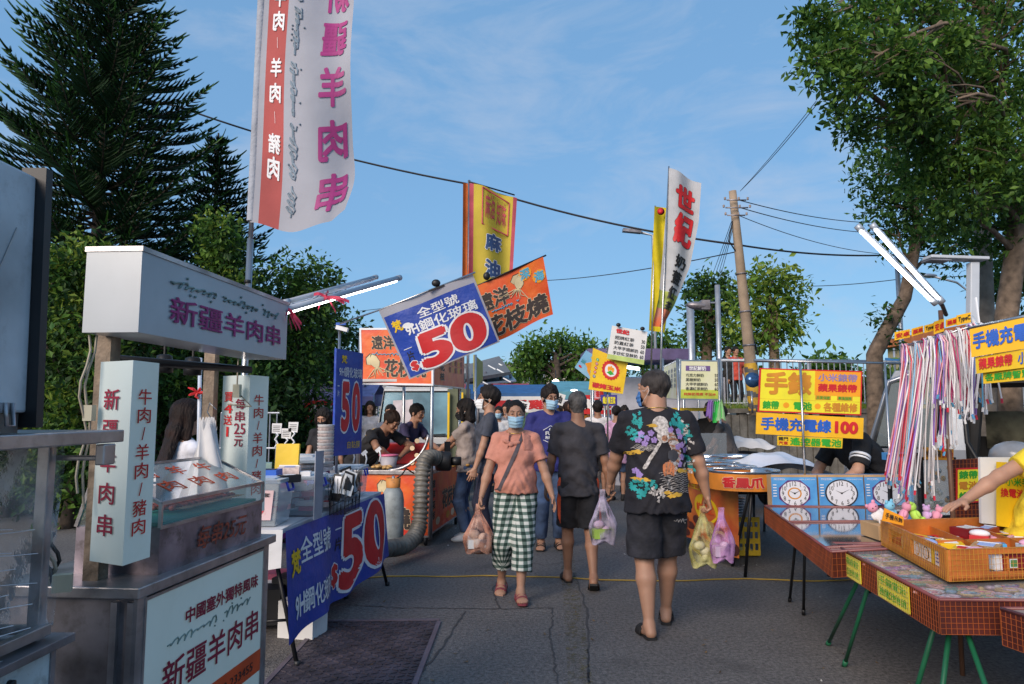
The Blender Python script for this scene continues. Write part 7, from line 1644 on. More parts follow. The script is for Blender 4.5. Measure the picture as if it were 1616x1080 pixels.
wire([at(1166,316,Yp),at(1380,352,18),at(1640,372,20)],'upper thin wire right of the utility pole top',.010,.1);wire([at(1168,328,Yp),at(1380,368,18),at(1640,384,20)],'second thin wire right of the utility pole top',.010,.1);wire([at(1165,340,Yp),at(1380,400,17),at(1620,408,20)],'third thin wire right of the utility pole top',.008,.12)
wire([at(1170,300,Yp),at(1305,145,9.5)],'thin wire rising from the utility pole into the big tree',.006,.05);wire([at(1168,302,Yp),at(1288,160,9.5)],'second thin wire rising beside it into the big tree',.005,.03)
wire([at(560,492,30),at(860,443,24),at(1160,398,Yp)],'thin far wire crossing behind the squid banner',.012,.1);wire([at(1270,452,24),at(1425,440,20),at(1640,425,20)],'low wire behind the leaning lamp tubes',.012,.05)
for k in range(4):wire([at(1156,345+6*k,Yp),at(1108+6*k,475,24)],'fan of thin service wires left of the utility pole',.007,.05)
def lamp_post(x,y,pts,head,r,label):
 t=thing('street_lamp',(x,y,0),label,'street lamp');m=MB();m.tube(pts,r,RAIL,10);m.build('post',t);m=MB();m.par(*head,RAIL);m.build('lamp_head',t,bevel=.01)
q=at(1089,480,20);lamp_post(q.x,20,[(q.x,20,0),(q.x,20,q.z)],(at(1083,482,20),V(.2,0,0),V(0,.2,0),V(0,0,.04)),.11,'thick pale pole right of the white tea flag')
q=at(1132,450,15);a=at(1095,483,15);t=thing('street_lamp',(q.x,15,0),'grey post with a hanging hooded lamp left of the utility pole','street lamp');m=MB();m.tube([(q.x,15,0),(q.x,15,q.z)],.055,RAIL,10);m.tube([at(1132,478,15),at(1114,478,15),at(1106,482,15)],.02,RAIL,6);m.build('post',t);m=MB();m.ell(a+V(.10,0,0),(.27,.12,.09),STEELD,Matrix.Rotation(.1,3,'Y'));m.box(at(1112,482,15),(.18,.2,.2),STEELD);m.build('lamp_head',t)
t=thing('street_lamp',(at(1034,640,16).x,16,0),'slim street lamp whose flat arm points left of the yellow flag','street lamp');x=at(1036,640,16).x;m=MB();m.tube([(x,16,0),(x,16,at(1036,372,16).z),at(1010,367,16)],.035,RAIL,8);m.build('post',t);m=MB();m.box(at(997,365,16),(.42,.16,.07),STEELD,M=Matrix.Rotation(.1,3,'Y'));m.build('lamp_head',t)
t=thing('street_lamp',(at(1515,640,7.8).x,7.8,0),'white angular lamp post with a flat arm in front of the thick trunks','street lamp');WP=mat('white painted post',(.50,.53,.58),.4,var=.04)
m=MB();a,b=at(1508,640,7.8),at(1528,415,7.8);a.z=0;m.par(a-V(.0,.05,0),V(.10,0,0),V(0,.09,0),(b-a),WP);m.build('post',t,bevel=.01);m=MB();p,q=at(1462,407,7.8),at(1553,410,7.8);m.par(p-V(0,.1,.018),(q-p),V(0,.18,0),V(0,0,.035),WP);m.build('arm',t,bevel=.008);m=MB();m.par(p-V(0,.08,.04),(q-p)*.36,V(0,.18,0),V(0,0,.018),STEELD);m.build('lamp_head',t)
t=thing('street_lamp',(at(1462,640,16).x,16,0),'thin far lamp post with a bent arm between the bent tree and the white post','street lamp');x=at(1428,640,15).x;m=MB();m.tube([(x,15,0),(x,15,at(1424,395,15).z)],.05,RAIL,8);tag(m.build('lamp_post'),'plain grey post beside the bent tree trunk','post');m=MB();m.tube([at(1530,560,18),at(1528,460,18),at(1510,446,18),at(1466,435,18)],.03,RAIL,6);m.build('post',t);m=MB();m.ell(at(1464,435,18),(.25,.08,.05),RAIL);m.build('lamp_head',t)
m=MB();q=at(1187,600,13);m.lathe([(.13,0),(.14,.02),(.001,.03)],q,mat('mirror blue',(.06,.14,.30),.12,.5),24,Matrix.Rotation(R(90),3,'X'));m.tube([q+V(.0,.05,-.2),(q.x,q.y+.05,1.5)],.02,POLE,6);tag(m.build('traffic_mirror'),'round blue mirror beside the striped pole foot','mirror')
m=MB();q=at(1410,568,30);m.box(q,(.7,.04,.16),mat('street sign blue',(.03,.16,.42),.5));m.tube([q+V(.1,.1,.5),(q.x+.1,q.y+.1,1.6)],.05,RAIL,6);m.tube([at(1373,545,28),(at(1373,545,28).x,28,1.6)],.03,RAIL,6);tag(m.build('street_sign'),'small blue street name plate far behind the cables','sign')
m=MB();q=at(1590,500,20);
def house(x0,y0,w,d,h,wallm,label,win=True,storeys=2,roofm=None):
 t=thing('building',(x0+w/2,y0,0),label,'building');m=MB();m.par((x0,y0,0),(w,0,0),(0,d,0),(0,0,h),wallm);m.build('wall',t);m=MB();m.par((x0-.3,y0-.3,h),(w+.6,0,0),(0,d+.6,0),(0,0,.35),roofm or CONC);m.build('roof',t)
 n=max(1,int(w/3))
 for s_ in range(storeys):
  for i in range(n):
   m=MB();cx=x0+w*(i+.5)/n;z=h*(s_+.4)/storeys;m.par((cx-.6,y0-.05,z),(1.2,0,0),(0,.04,0),(0,0,1.2),WG);m.frame([V(cx-.6,y0-.06,z),V(cx+.6,y0-.06,z),V(cx+.6,y0-.06,z+1.2),V(cx-.6,y0-.06,z+1.2)],.06,.05,RAIL);m.build('window',t)
house(.4,62,7.0,8,5.6,mat('cream render',(.42,.38,.34),.8,var=.1),'cream building showing through the round spreading tree');house(-14,60,9,9,4.6,mat('grey render',(.32,.33,.36),.8,var=.1),'grey building between the squid sign and truck roof');house(-6,70,6,8,6.0,mat('pale render',(.38,.40,.44),.8,var=.1),'pale building under the steel canopy');house(17,26,9,6,4.4,mat('yellow render',(.50,.42,.22),.8,var=.1),'low yellow walled building above the railing on the right',roofm=mat('orange roof',(.50,.16,.05),.7),storeys=1)
for i,(x0,w,h) in enumerate(((-70,24,9),(-44,18,7),(-26,10,5.5),(10,14,4.5),(28,20,6),(52,30,8))):house(x0,105+i*3,w,12,h*.7,mat('far render %d'%(i%3),((.30,.32,.36),(.36,.35,.34),(.28,.28,.33))[i%3],.8,var=.1),['distant block far left','distant block behind the pines','distant block left of the truck','distant block right of the spreading tree','distant block behind the pale tree','distant block far right'][i],storeys=2)
cn=thing('canopy',(-1.6,27,0),'dark steel panel canopy on thin posts above the crowd','canopy');m=MB();c4=[at(735,604,24),at(806,592,26),at(788,566,34),at(735,580,34)];m.slab(c4,-.12,mat('canopy sheet',(.16,.15,.14),.6));m.slab([at(735,610,24),at(815,603,26),at(806,593,30),at(735,600,30)],-.06,mat('pale roof sheet',(.34,.42,.48),.5));m.build('roof',cn)
for k,(u,v) in enumerate(((743,600),(766,596),(790,597),(806,600),(755,600))):m=MB();y=25+k*.7;q=at(u,v-5,y);m.tube([(q.x,y,0),(q.x,y,q.z+.1)],.06,STEELD,6);m.build('post',cn)
for k,(u,v,y) in enumerate(((776,580,27),(790,586,27),(792,577,30),(800,600,26),(768,606,25))):m=MB();q=at(u,v,y-1.2);m.box(q,(.30,.07,.04),mat('far lamp',(.7,.7,.7),.5,emit=.25),M=Matrix.Rotation(.5,3,'Y'));m.build('lamp',cn)
# white truck behind the squid cart
tk=thing('truck',(at(655,700,13).x,13,0),'white truck cab with a big windscreen behind the squid cart','truck');Yt=13.0;xl,xr=at(592,690,Yt).x,at(716,690,Yt).x
TW=mat('white truck paint',(.50,.52,.55),.35,coat=.5,var=.05);cx=(xl+xr)/2;w2=(xr-xl)/2
m=MB();zb,z1,z2=.5,at(650,692,Yt).z,at(650,609,Yt).z;zc=z2
pr=[(w2,zb),(w2,z1),(w2*.86,z2-.06),(w2*.80,z2)]
F=[V(cx+x,Yt+(0 if z<z1+.01 else .22),z) for x,z in pr]+[V(cx-x,Yt+(0 if z<z1+.01 else .22),z) for x,z in pr[::-1]];Bk=[p+V(0,1.7,0) for p in F];n=8
m.add(F+Bk,[(0,1,6,7),(1,2,5,6),(2,3,4,5)]+[(k,n+k,n+(k+1)%n,(k+1)%n) for k in range(n)]+[tuple(range(n,2*n))[::-1]],TW);m.par((cx-w2*.95,Yt+1.9,.7),(2*w2*.95,0,0),(0,3.2,0),(0,0,.5),TW);m.build('cab',tk,bevel=.02)
SK_=mat('windscreen glass',(.16,.30,.36),.08,var=.4,vscale=1.2,coat=.8);m=MB();m.add([V(cx-w2*.93,Yt+.005,z1+.04),V(cx+w2*.93,Yt+.005,z1+.04),V(cx+w2*.83,Yt+.19,z2-.10),V(cx-w2*.83,Yt+.19,z2-.10)],[(0,1,2,3)],SK_);m.tube([V(cx-w2*.93,Yt-.005,z1+.04),V(cx+w2*.93,Yt-.005,z1+.04),V(cx+w2*.83,Yt+.18,z2-.10),V(cx-w2*.83,Yt+.18,z2-.10),V(cx-w2*.93,Yt-.005,z1+.04)],.018,BLKP,6);m.build('windscreen',tk)
for q in (-.45,.05):m=MB();m.tube([V(cx+q,Yt-.02,z1+.05),V(cx+q+.52,Yt-.02,z1+.08)],.009,BLKP,5);m.build('wiper',tk)
m=MB();m.par((cx+w2*1.02,Yt-.10,z1+.06),(.20,0,0),(0,.06,0),(0,0,.34),BLKP);m.tube([V(cx+w2,Yt+.05,z1+.4),V(cx+w2+.1,Yt-.05,z1+.35)],.015,BLKP,5);m.build('side_mirror',tk,bevel=.02)
m=MB();m.par((cx-w2*.9,Yt-.02,z1-.32),(w2*1.8,0,0),(0,.02,0),(0,0,.22),BLKP);m.build('grille',tk)
for sg in (-1,1):m=MB();m.par((cx+sg*w2*.82-.12,Yt-.03,zb+.05),(.24,0,0),(0,.04,0),(0,0,.16),WG);m.build('headlight',tk);m=MB();m.cyl((cx+sg*w2*.8-.1,Yt+.5,.35),(cx+sg*w2*.8+.1,Yt+.5,.35),.35,BLKP,seg=20);m.build('wheel',tk)
m=MB();q=at(635,652,12.7);m.slab([q+V(-.17,0,-.2),q+V(.2,0,-.22),q+V(.18,0,.24),q+V(-.17,0,.22)],.01,mat('pale pink sheet',(.62,.56,.60),.7));tag(m.build('paper_sheet'),'pale sheet hanging in front of the truck windscreen','sheet')
m=MB();m.par((at(706,650,12.3).x,12.3,0),(.38,0,0),(0,.3,0),(0,0,at(710,614,12.3).z),mat('olive cloth',(.13,.15,.10),.8));m.par((at(706,650,12.2).x,12.2,0),(.035,0,0),(0,.05,0),(0,0,1.85),YEL);m.par((at(728,650,12.2).x,12.2,0),(.03,0,0),(0,.05,0),(0,0,1.85),YEL);tag(m.build('olive_screen'),'olive screen with yellow edges right of the truck mirror','screen')
# stalls further down the aisle
BAW=mat('blue awning',(.03,.12,.30),.6,var=.1);TEALA=mat('teal awning',(.10,.30,.38),.6,var=.1)
def stall(x,y,w,d,h,am,label,sign=None,sm=None,counter=None):
 t=thing('market_stall',(x,y,0),label,'market stall');
 m=MB();m.add([V(x-w/2,y-.15,h-.18),V(x+w/2,y-.15,h-.18),V(x+w/2,y+d*.4,h+.12),V(x-w/2,y+d*.4,h+.12),V(x+w/2,y+d,h-.12),V(x-w/2,y+d,h-.12)],[(0,1,2,3),(3,2,4,5)],am);m.par((x-w/2,y-.16,h-.34),(w,0,0),(0,.02,0),(0,0,.17),am);m.build('awning',t,solid=.01)
 for sx in (-1,1):
  for yy in (0,d):m=MB();m.tube([(x+sx*w/2*.97,y+yy,0),(x+sx*w/2*.97,y+yy,h-.1)],.025,POLE,6);m.build('post',t)
 m=MB();m.par((x-w/2,y+.1,0),(w,0,0),(0,.7,0),(0,0,.85),counter or STEELD);m.build('counter',t)
 if sign:m=MB();S=Surf(V(x-w*.35,y-.2,h-.7),V(x+w*.35,y-.2,h-.7),V(x+w*.35,y-.2,h-.25),V(x-w*.35,y-.2,h-.25));m.slab(S.c,.03,sm);m.text(S,sign,.08,.2,.92,.8,WHITE if sm not in (YEL,PAPER) else RED,bold=.04,off=.01);m.build('sign',t)
 rr=random.Random(int(x*10+y));m=MB()
 for k in range(12):m.box((x+rr.uniform(-.45,.45)*w,y+rr.uniform(.15,.6),.85+.08),(rr.uniform(.1,.3),.2,rr.uniform(.08,.22)),rr.choice([RED,YEL,PAPER,BLUET,GRN,ORG,WHITE,PINK]),rr.uniform(-.4,.4))
 tag(m.build('goods',t),kind='stuff')
stall(at(850,640,20).x-.6,20,3.0,2.5,at(850,612,20).z,BAW,'blue framed stall behind the tall man in blue','鹽酥雞',PAPER);stall(at(960,640,17).x,17,2.6,2.5,at(960,614,17).z+.1,TEALA,'teal awning stall behind the man in the white shirt','臭豆腐',RED)
stall(at(1010,640,15).x,15.5,1.4,2,2.2,BAW,'small blue awning stall by the patterned shirt man mask','現炸',YEL);stall(at(780,640,24).x,24,2.4,2.4,2.4,mat('red awning',(.40,.03,.03),.6),'red awning stall past the grey shirted man','燒烤',RED);stall(at(905,640,28).x,28,3.4,2.5,2.4,TEALA,'far teal stall in the middle of the aisle end','飲料',BLUET);stall(-3.6,14.5,1.6,1.6,2.0,mat('lilac awning',(.30,.26,.50),.6),'lilac awning stall left of the truck','烤肉',RED);stall(-5.4,12.4,1.6,1.5,1.9,mat('black awning',(.02,.02,.02),.7),'dark stall under the trees behind the phone film table',None,None)
def lsign(u,v,y,w,h,bm,txt,tm,label,rot=0.0,vert=False,lit=False):
 q=at(u,v,y);W_,H_=w/FPX*y/2,h/FPX*y/2;cr_,sr=math.cos(rot),math.sin(rot);P=lambda a,b:q+V(a*W_*cr_-b*H_*sr,0,a*W_*sr+b*H_*cr_)
 t=thing('shop_sign',(q.x,y,0),label,'sign');S=Surf(P(-1,-1),P(1,-1),P(1,1),P(-1,1));m=MB();m.slab(S.c,.03,bm);(m.vtext if vert else m.text)(S,txt,.12,.15,.88,.85,tm,bold=.04,off=.01);m.build('panel',t);m=MB();m.tube([q+V(0,.05,0),(q.x,q.y+.05,0)],.015,POLE,6);m.build('pole',t)
PURP=mat('purple sign',(.05,.04,.30),.5)
lsign(961,632,13,26,17,PURP,'鐵皮臭豆腐',YELB,'dark blue stinky tofu sign beside the white shirted man');lsign(822,640,15,26,14,WHITE,'鹽酥',BLACKT,'plain white sign behind the blue shirted man',-.25);lsign(876,628,14,30,18,PAPER,'蔥油',BLACKT,'tilted white sign lettered in black right of the blue shirted man',-.3)
lsign(780,626,18,9,22,RED,'燒烤',YELB,'narrow red and yellow sign beside the grey shirted man',0,True);lsign(946,622,15.5,16,14,mat('pale pink sign',(.70,.40,.45),.6),'香腸',RED,'small pink sign above the teal awning');lsign(966,626,15.6,22,8,RED,'現烤熱食',YELB,'thin red sign above the dark blue tofu sign')
lsign(1003,605,16,22,14,mat('magenta sign',(.60,.03,.22),.6),'滷味',WHITE,'magenta sign right of the corn sign');lsign(466,582,11,0.1+24,10,mat('lilac board',(.40,.38,.65),.6),'涼水',WHITE,'unused') if False else None
lsign(596,632,15,22,18,mat('lilac board',(.38,.34,.62),.6),'水果',mat('lilac print',(.5,.48,.7),.6),'plain lilac board left of the truck');lsign(569,625,16,14,14,RED,'串燒',YELB,'small red and yellow sign between the blue sign and the squid post');lsign(1092,615,16,20,10,YEL,'鮮奶',WHITE,'yellow strip sign behind the tea stall board')
m=MB();m.ell(at(877,604,19),(.09,.09,.09),mat('bulb glow',(1,.9,.7),.5,emit=14,ecol=(1,.86,.62)));m.tube([at(877,603,19),at(877,585,19.4)],.01,BLK,5);tag(m.build('hanging_bulb'),'warm glowing bulb above the white tilted sign','lamp')
for u,v,y,lb in ((806,620,22,'glowing bulb under the red awning'),(906,618,17,'pale tube light under the teal awning'),(930,628,20,'small glowing bulb in the far crowd')):m=MB();m.ell(at(u,v,y),(.10,.06,.05),mat('bulb white',(1,1,1),.5,emit=5));tag(m.build('hanging_bulb'),lb,'lamp')
rk=thing('wire_rack',(-3.4,9.2,0),'dark wire rack standing under the trees behind the clear tubs','rack');m=MB()
for k in range(9):m.tube([(-3.75+.09*k,9.2,.5),(-3.75+.09*k,9.2,1.5)],.008,RAIL,5)
for z in (.6,1.05,1.5):m.tube([(-3.75,9.2,z),(-3.0,9.2,z)],.012,RAIL,5)
m.build('bars',rk)
for k,(x,y,c,lb) in enumerate(((-3.0,7.6,BLKP,'black crate behind the yellow card'),(-2.5,8.4,mat('magenta crate',(.35,.05,.25),.5),'magenta crate near the black capped woman'),(-2.9,5.6,STEELD,'steel box behind the white bag'))):m=MB();m.par((x-.3,y,0),(.6,0,0),(0,.4,0),(0,0,.75+.1*k),c);m.par((x-.26,y+.04,.76+.1*k),(.5,0,0),(0,.3,0),(0,0,.05),PAPER);tag(m.build('crate',bevel=.01),lb,'crate')
m=MB();rr=random.Random(2)
for k in range(9):m.box((-1.7+rr.uniform(-.25,.3),5.0+.16*k,.12+.04*(k%3)),(.26,.2,.24),rr.choice([PAPER,BLKP,BLKP,mat('pink crate',(.30,.06,.12),.6)]),rr.uniform(-.3,.3))
tag(m.build('stored_boxes'),'red and white boxes stored under the phone film table','boxes',kind='stuff')
sc_=thing('scooter',(at(1165,700,11.5).x,11.5,0),'parked scooter under a pale cover behind the snack tins','scooter');c=V(at(1168,700,11.5).x,11.5,0)
m=MB();m.grid(lambda a,b:c+V(-.5+a,-.28+.56*b,.95+.16*math.sin(math.pi*a)**.5*math.sin(math.pi*b)**.5+.03*math.sin(a*17)*math.sin(b*9+a*5)),24,12,CLOTHW);m.build('cover',sc_);m=MB();m.ell(c+V(.05,0,.68),(.55,.2,.22),BLKP);m.tube([c+V(-.35,-.1,.6),c+V(-.45,-.1,1.1),c+V(-.30,-.2,1.12)],.02,STEEL,6);m.build('body',sc_)
for x in (-.5,.5):m=MB();m.lathe([(.10,-.05),(.24,-.04),(.26,0),(.24,.04),(.10,.05)],c+V(x,0,.26),BLKP,20,Matrix.Rotation(R(90),3,'X'));m.build('wheel',sc_)
m=MB();m.par((2.9,10.8,.45),(1.2,0,0),(0,.4,0),(0,0,.06),mat('blue plastic',(.05,.04,.45),.5));[m.par((2.95+k*1.05,10.85,0),(.05,0,0),(0,.3,0),(0,0,.46),STEEL) for k in (0,1)];m.par((3.05,10.85,.51),(.3,.1,0),(0,.2,0),(0,0,.16),mat('orange plastic',(.85,.16,.02),.5));tag(m.build('bench_table'),'low bench with blue and orange plastic behind the small sign','bench')
# the crowd
def gw(u,v,z=0.0):p=gp(u,v,z);return (p.x,p.y,0)
def gingham():
 m=bpy.data.materials.new('gingham');m.use_nodes=True;n,l=m.node_tree.nodes,m.node_tree.links;b=n['Principled BSDF'];b.inputs['Roughness'].default_value=.85
 at_=n.new('ShaderNodeAttribute');at_.attribute_name='cloth';sp=n.new('ShaderNodeSeparateXYZ');l.new(at_.outputs['Vector'],sp.inputs[0]);bands=[]
 for k in (0,1):
  a=n.new('ShaderNodeMath');a.operation='MULTIPLY';a.inputs[1].default_value=1/.050;f=n.new('ShaderNodeMath');f.operation='FRACT';g=n.new('ShaderNodeMath');g.operation='GREATER_THAN';g.inputs[1].default_value=.5
  l.new(sp.outputs[k],a.inputs[0]);l.new(a.outputs[0],f.inputs[0]);l.new(f.outputs[0],g.inputs[0]);bands.append(g)
 s=n.new('ShaderNodeMath');s.operation='ADD';l.new(bands[0].outputs[0],s.inputs[0]);l.new(bands[1].outputs[0],s.inputs[1]);d=n.new('ShaderNodeMath');d.operation='DIVIDE';d.inputs[1].default_value=2;l.new(s.outputs[0],d.inputs[0])
 c=n.new('ShaderNodeValToRGB');c.color_ramp.interpolation='CONSTANT';e=c.color_ramp.elements;e[0].position=0;e[0].color=(.62,.64,.60,1);e[1].position=.4;e[1].color=(.13,.19,.165,1);x=e.new(.8);x.color=(.012,.035,.028,1)
 l.new(d.outputs[0],c.inputs[0]);l.new(c.outputs[0],b.inputs['Base Color']);return m
JEANS=cloth('jeans',(.055,.095,.19),var=.25,vscale=7);DARKT=cloth('black shorts',(.012,.012,.016));GREYT=cloth('charcoal shirt',(.040,.038,.046));TIGHT=cloth('dark navy trousers',(.012,.014,.035))
def decal(P,name,fn,y0=None):
 return fn
def hug(root,obj,S2,res=40):
 pass
class Proj:
 b=1
 def __init__(s_,obj,o,ax,ay,d):
  from mathutils.bvhtree import BVHTree
  me=obj.data;s_.t=BVHTree.FromPolygons([v.co for v in me.vertices],[tuple(p.vertices) for p in me.polygons]);s_.o,s_.x,s_.y,s_.d=Vector(o),Vector(ax),Vector(ay),Vector(d).normalized()
 def p(s_,s,t,off=0.0):
  q=s_.o+s_.x*s+s_.y*t;h=s_.t.ray_cast(q,s_.d)
  return (h[0] if h[0] is not None else q+s_.d*.3)-s_.d*off
# woman in the coral blouse
CORAL=cloth('coral blouse',(.60,.25,.18),var=.06);GING=gingham()
def coral(o,root,T,s,b,Rt,W):
 m=MB()
 for sg in (1,-1):
  def cf(a,q,sg=sg):
   base=Vector((sg*(.075+.10*a),0,0));x=sg*(.055+.135*a*1.0+.02*q);z=.535-.055*a-(.13+.03*(1-a))*q+.004*math.sin(a*16+q*3)
   y=.075+.052*math.sin(min(1,q*1.0)*1.5)*(1-a*.75)-.085*a**1.6+.012
   return T(x,y,z)
  m.grid(cf,14,8,CORAL)
  m.grid(lambda a,q,sg=sg:T(sg*(.06+.12*a+.01*q),-.075+.05*a*0-.025*math.sin(q*1.5)+.03*a,.535-.05*a-.13*q),10,6,CORAL)
 m.ell(T(.045,.125,.425),(.022,.016,.018),CORAL)
 for dx,dz in ((-.06,.02),(.05,.035),(-.01,.01)):m.ell(T(.045+dx*.8,.122,.425+dz*.8),(.035,.010,.016),CORAL,Matrix.Rotation(-dz*12*(1 if dx>0 else -1),3,'Y'))
 loc_build(m,'collar',root,solid=.004)
 m=MB();m.tube([T(.158*math.cos(a),.005+.125*math.sin(a),.0+.004*math.sin(a*14)) for a in np.linspace(0,2*math.pi,40)],.010,CORAL,6);loc_build(m,'hem',root)
P=person(gw(814,941),R(180),'person in a coral blouse and gingham trousers walking towards the viewer',H=1.60,female=True,build=1.08,belly=.018,mask=MASKB,hair='pulled',hairm=HAIR,top=CORAL,top_fn=coral,top_hem=-.01,loose=1.0,sleeve=.72,bot=GING,bot_len=.80,bot_w=1.42,shoe='sandal',shoem=mat('maroon sandal',(.28,.05,.07),.5),necklace=mat('gold chain',(.6,.4,.1),.3,.9),hands=((.34,.10,.79),(-.35,.12,.83)),poles=((.5,-1,0),(-.5,-1,0)),feet=((.13,-.14,.02),(-.04,.22,.0)),heel=(.25,-.05),curl=(.95,.3),seed=3,res=.0065)
bl=[o for o in P['root'].children if o.name.startswith('blouse')][0];T_=P['T'];SP_=Proj(bl,T_(-.07,.5,.52),T_(.15,.5,.03)-T_(-.07,.5,.52),V(0,0,.0001),(0,-1,0));m=MB();GS=cloth('grey strap',(.12,.10,.115))
c_=[SP_.p(i/16,0,.010) for i in range(17)]+[T_(.185,.03,.0),T_(.18,-.05,.02)];wv=Vector((.010,0,.013))
m.add([q for p in c_ for q in (p-wv,p+wv)],[(2*i,2*i+1,2*i+3,2*i+2) for i in range(len(c_)-1)],GS);st=loc_build(m,'bag_strap',P['root'],solid=.004)
def carrier(P,k,drop,w,mats,label,full=.5,dx=0.0,dy=0.0,box=None,name='plastic_bag'):
 s=P['s'];el,wr=P['W'][k][1],P['W'][k][2];d=(wr-el).normalized();g=P['world'](wr+d*.10*s)+V(dx,dy,0)
 t=thing(name,g-V(0,0,drop),label,'plastic bag');m=MB();rr=random.Random(int(w*1000))
 def bf(a,b):
  th=2*math.pi*a;q=1-b;ww=w*(.10+.90*min(1,(q*1.6))**.9) if q<.62 else w*(1-.22*((q-.62)/.38)**2);pl=1+.10*math.sin(th*5+q*4)+.06*math.sin(th*11+1)
  return g+V(math.cos(th)*ww*pl,math.sin(th)*ww*.55*pl,-.02-drop*q+(.02*math.sin(th*3) if q>.9 else 0))
 m.grid(bf,36,20,mats[0]);m.add([bf(i/36,0) for i in range(36)],[tuple(range(36))],mats[0]);m.build('bag',t)
 m=MB()
 for sg in (-1,1):m.grid(lambda a,b,sg=sg:g+V((a-.5)*.04+sg*.012*(1-b),sg*.012,-.06+.09*b-.0),3,6,mats[0])
 m.build('handle',t)
 m=MB()
 if box:m.box(g+V(0,0,-drop+.045),(w*1.5,w*.8,.07),box,.2)
 for _ in range(3):m.ell(g+V(rr.uniform(-.4,.4)*w,rr.uniform(-.2,.2)*w,-drop+rr.uniform(.05,.4)*drop),(w*.42,w*.3,w*.32),mats[1],seg=10,rings=6)
 m.build('contents',t)
 return t
BAGP=film('peach plastic',(.80,.42,.30),.60,.25,.2,10);BAGV=film('violet plastic',(.66,.36,.70),.85,.3,.2,8);BAGY=film('yellow plastic',(.74,.70,.30),.75,.3,.2,8);BAGL=film('lilac plastic',(.66,.58,.76),.8,.3,.2,8)
carrier(P,0,.33,.115,[BAGP,mat('food boxes',(.60,.45,.38),.6)],'peach plastic bag of takeaway boxes carried by the woman in coral',box=PAPER)
# man in the charcoal shirt seen from behind
def stripes(bo,root,Lg,pel,s,b):
 me=bo.data;me.materials.append(cloth('orange stripe',(.75,.10,.03)));co=np.zeros(len(me.vertices)*3,np.float32);me.vertices.foreach_get('co',co);co=co.reshape(-1,3)
 mi=[]
 for p in me.polygons:
  c=co[list(p.vertices)].mean(0);mi.append(1 if abs(c[0])>.155*s*1.05 and -.06<c[1]<.03 and c[2]>.55*s else 0)
 me.polygons.foreach_set('material_index',mi)
P=person(gw(914,925),R(0),'person in a charcoal shirt and black shorts with orange side stripes walking away',H=1.685,build=1.04,belly=.01,skin=SKIN_TAN,hair='crop',hairm=HAIR_GREY,top=GREYT,top_hem=-.12,sleeve=.78,loose=1.03,bot=DARKT,bot_len=.46,bot_w=1.32,bot_fn=stripes,shoe='slipper',hands=((.31,.03,.82),(-.30,.10,.80)),feet=((.11,-.20,.03),(-.09,.16,0)),heel=(.55,0),curl=(.7,.5),seed=5,res=.0065,head=(0,.05))
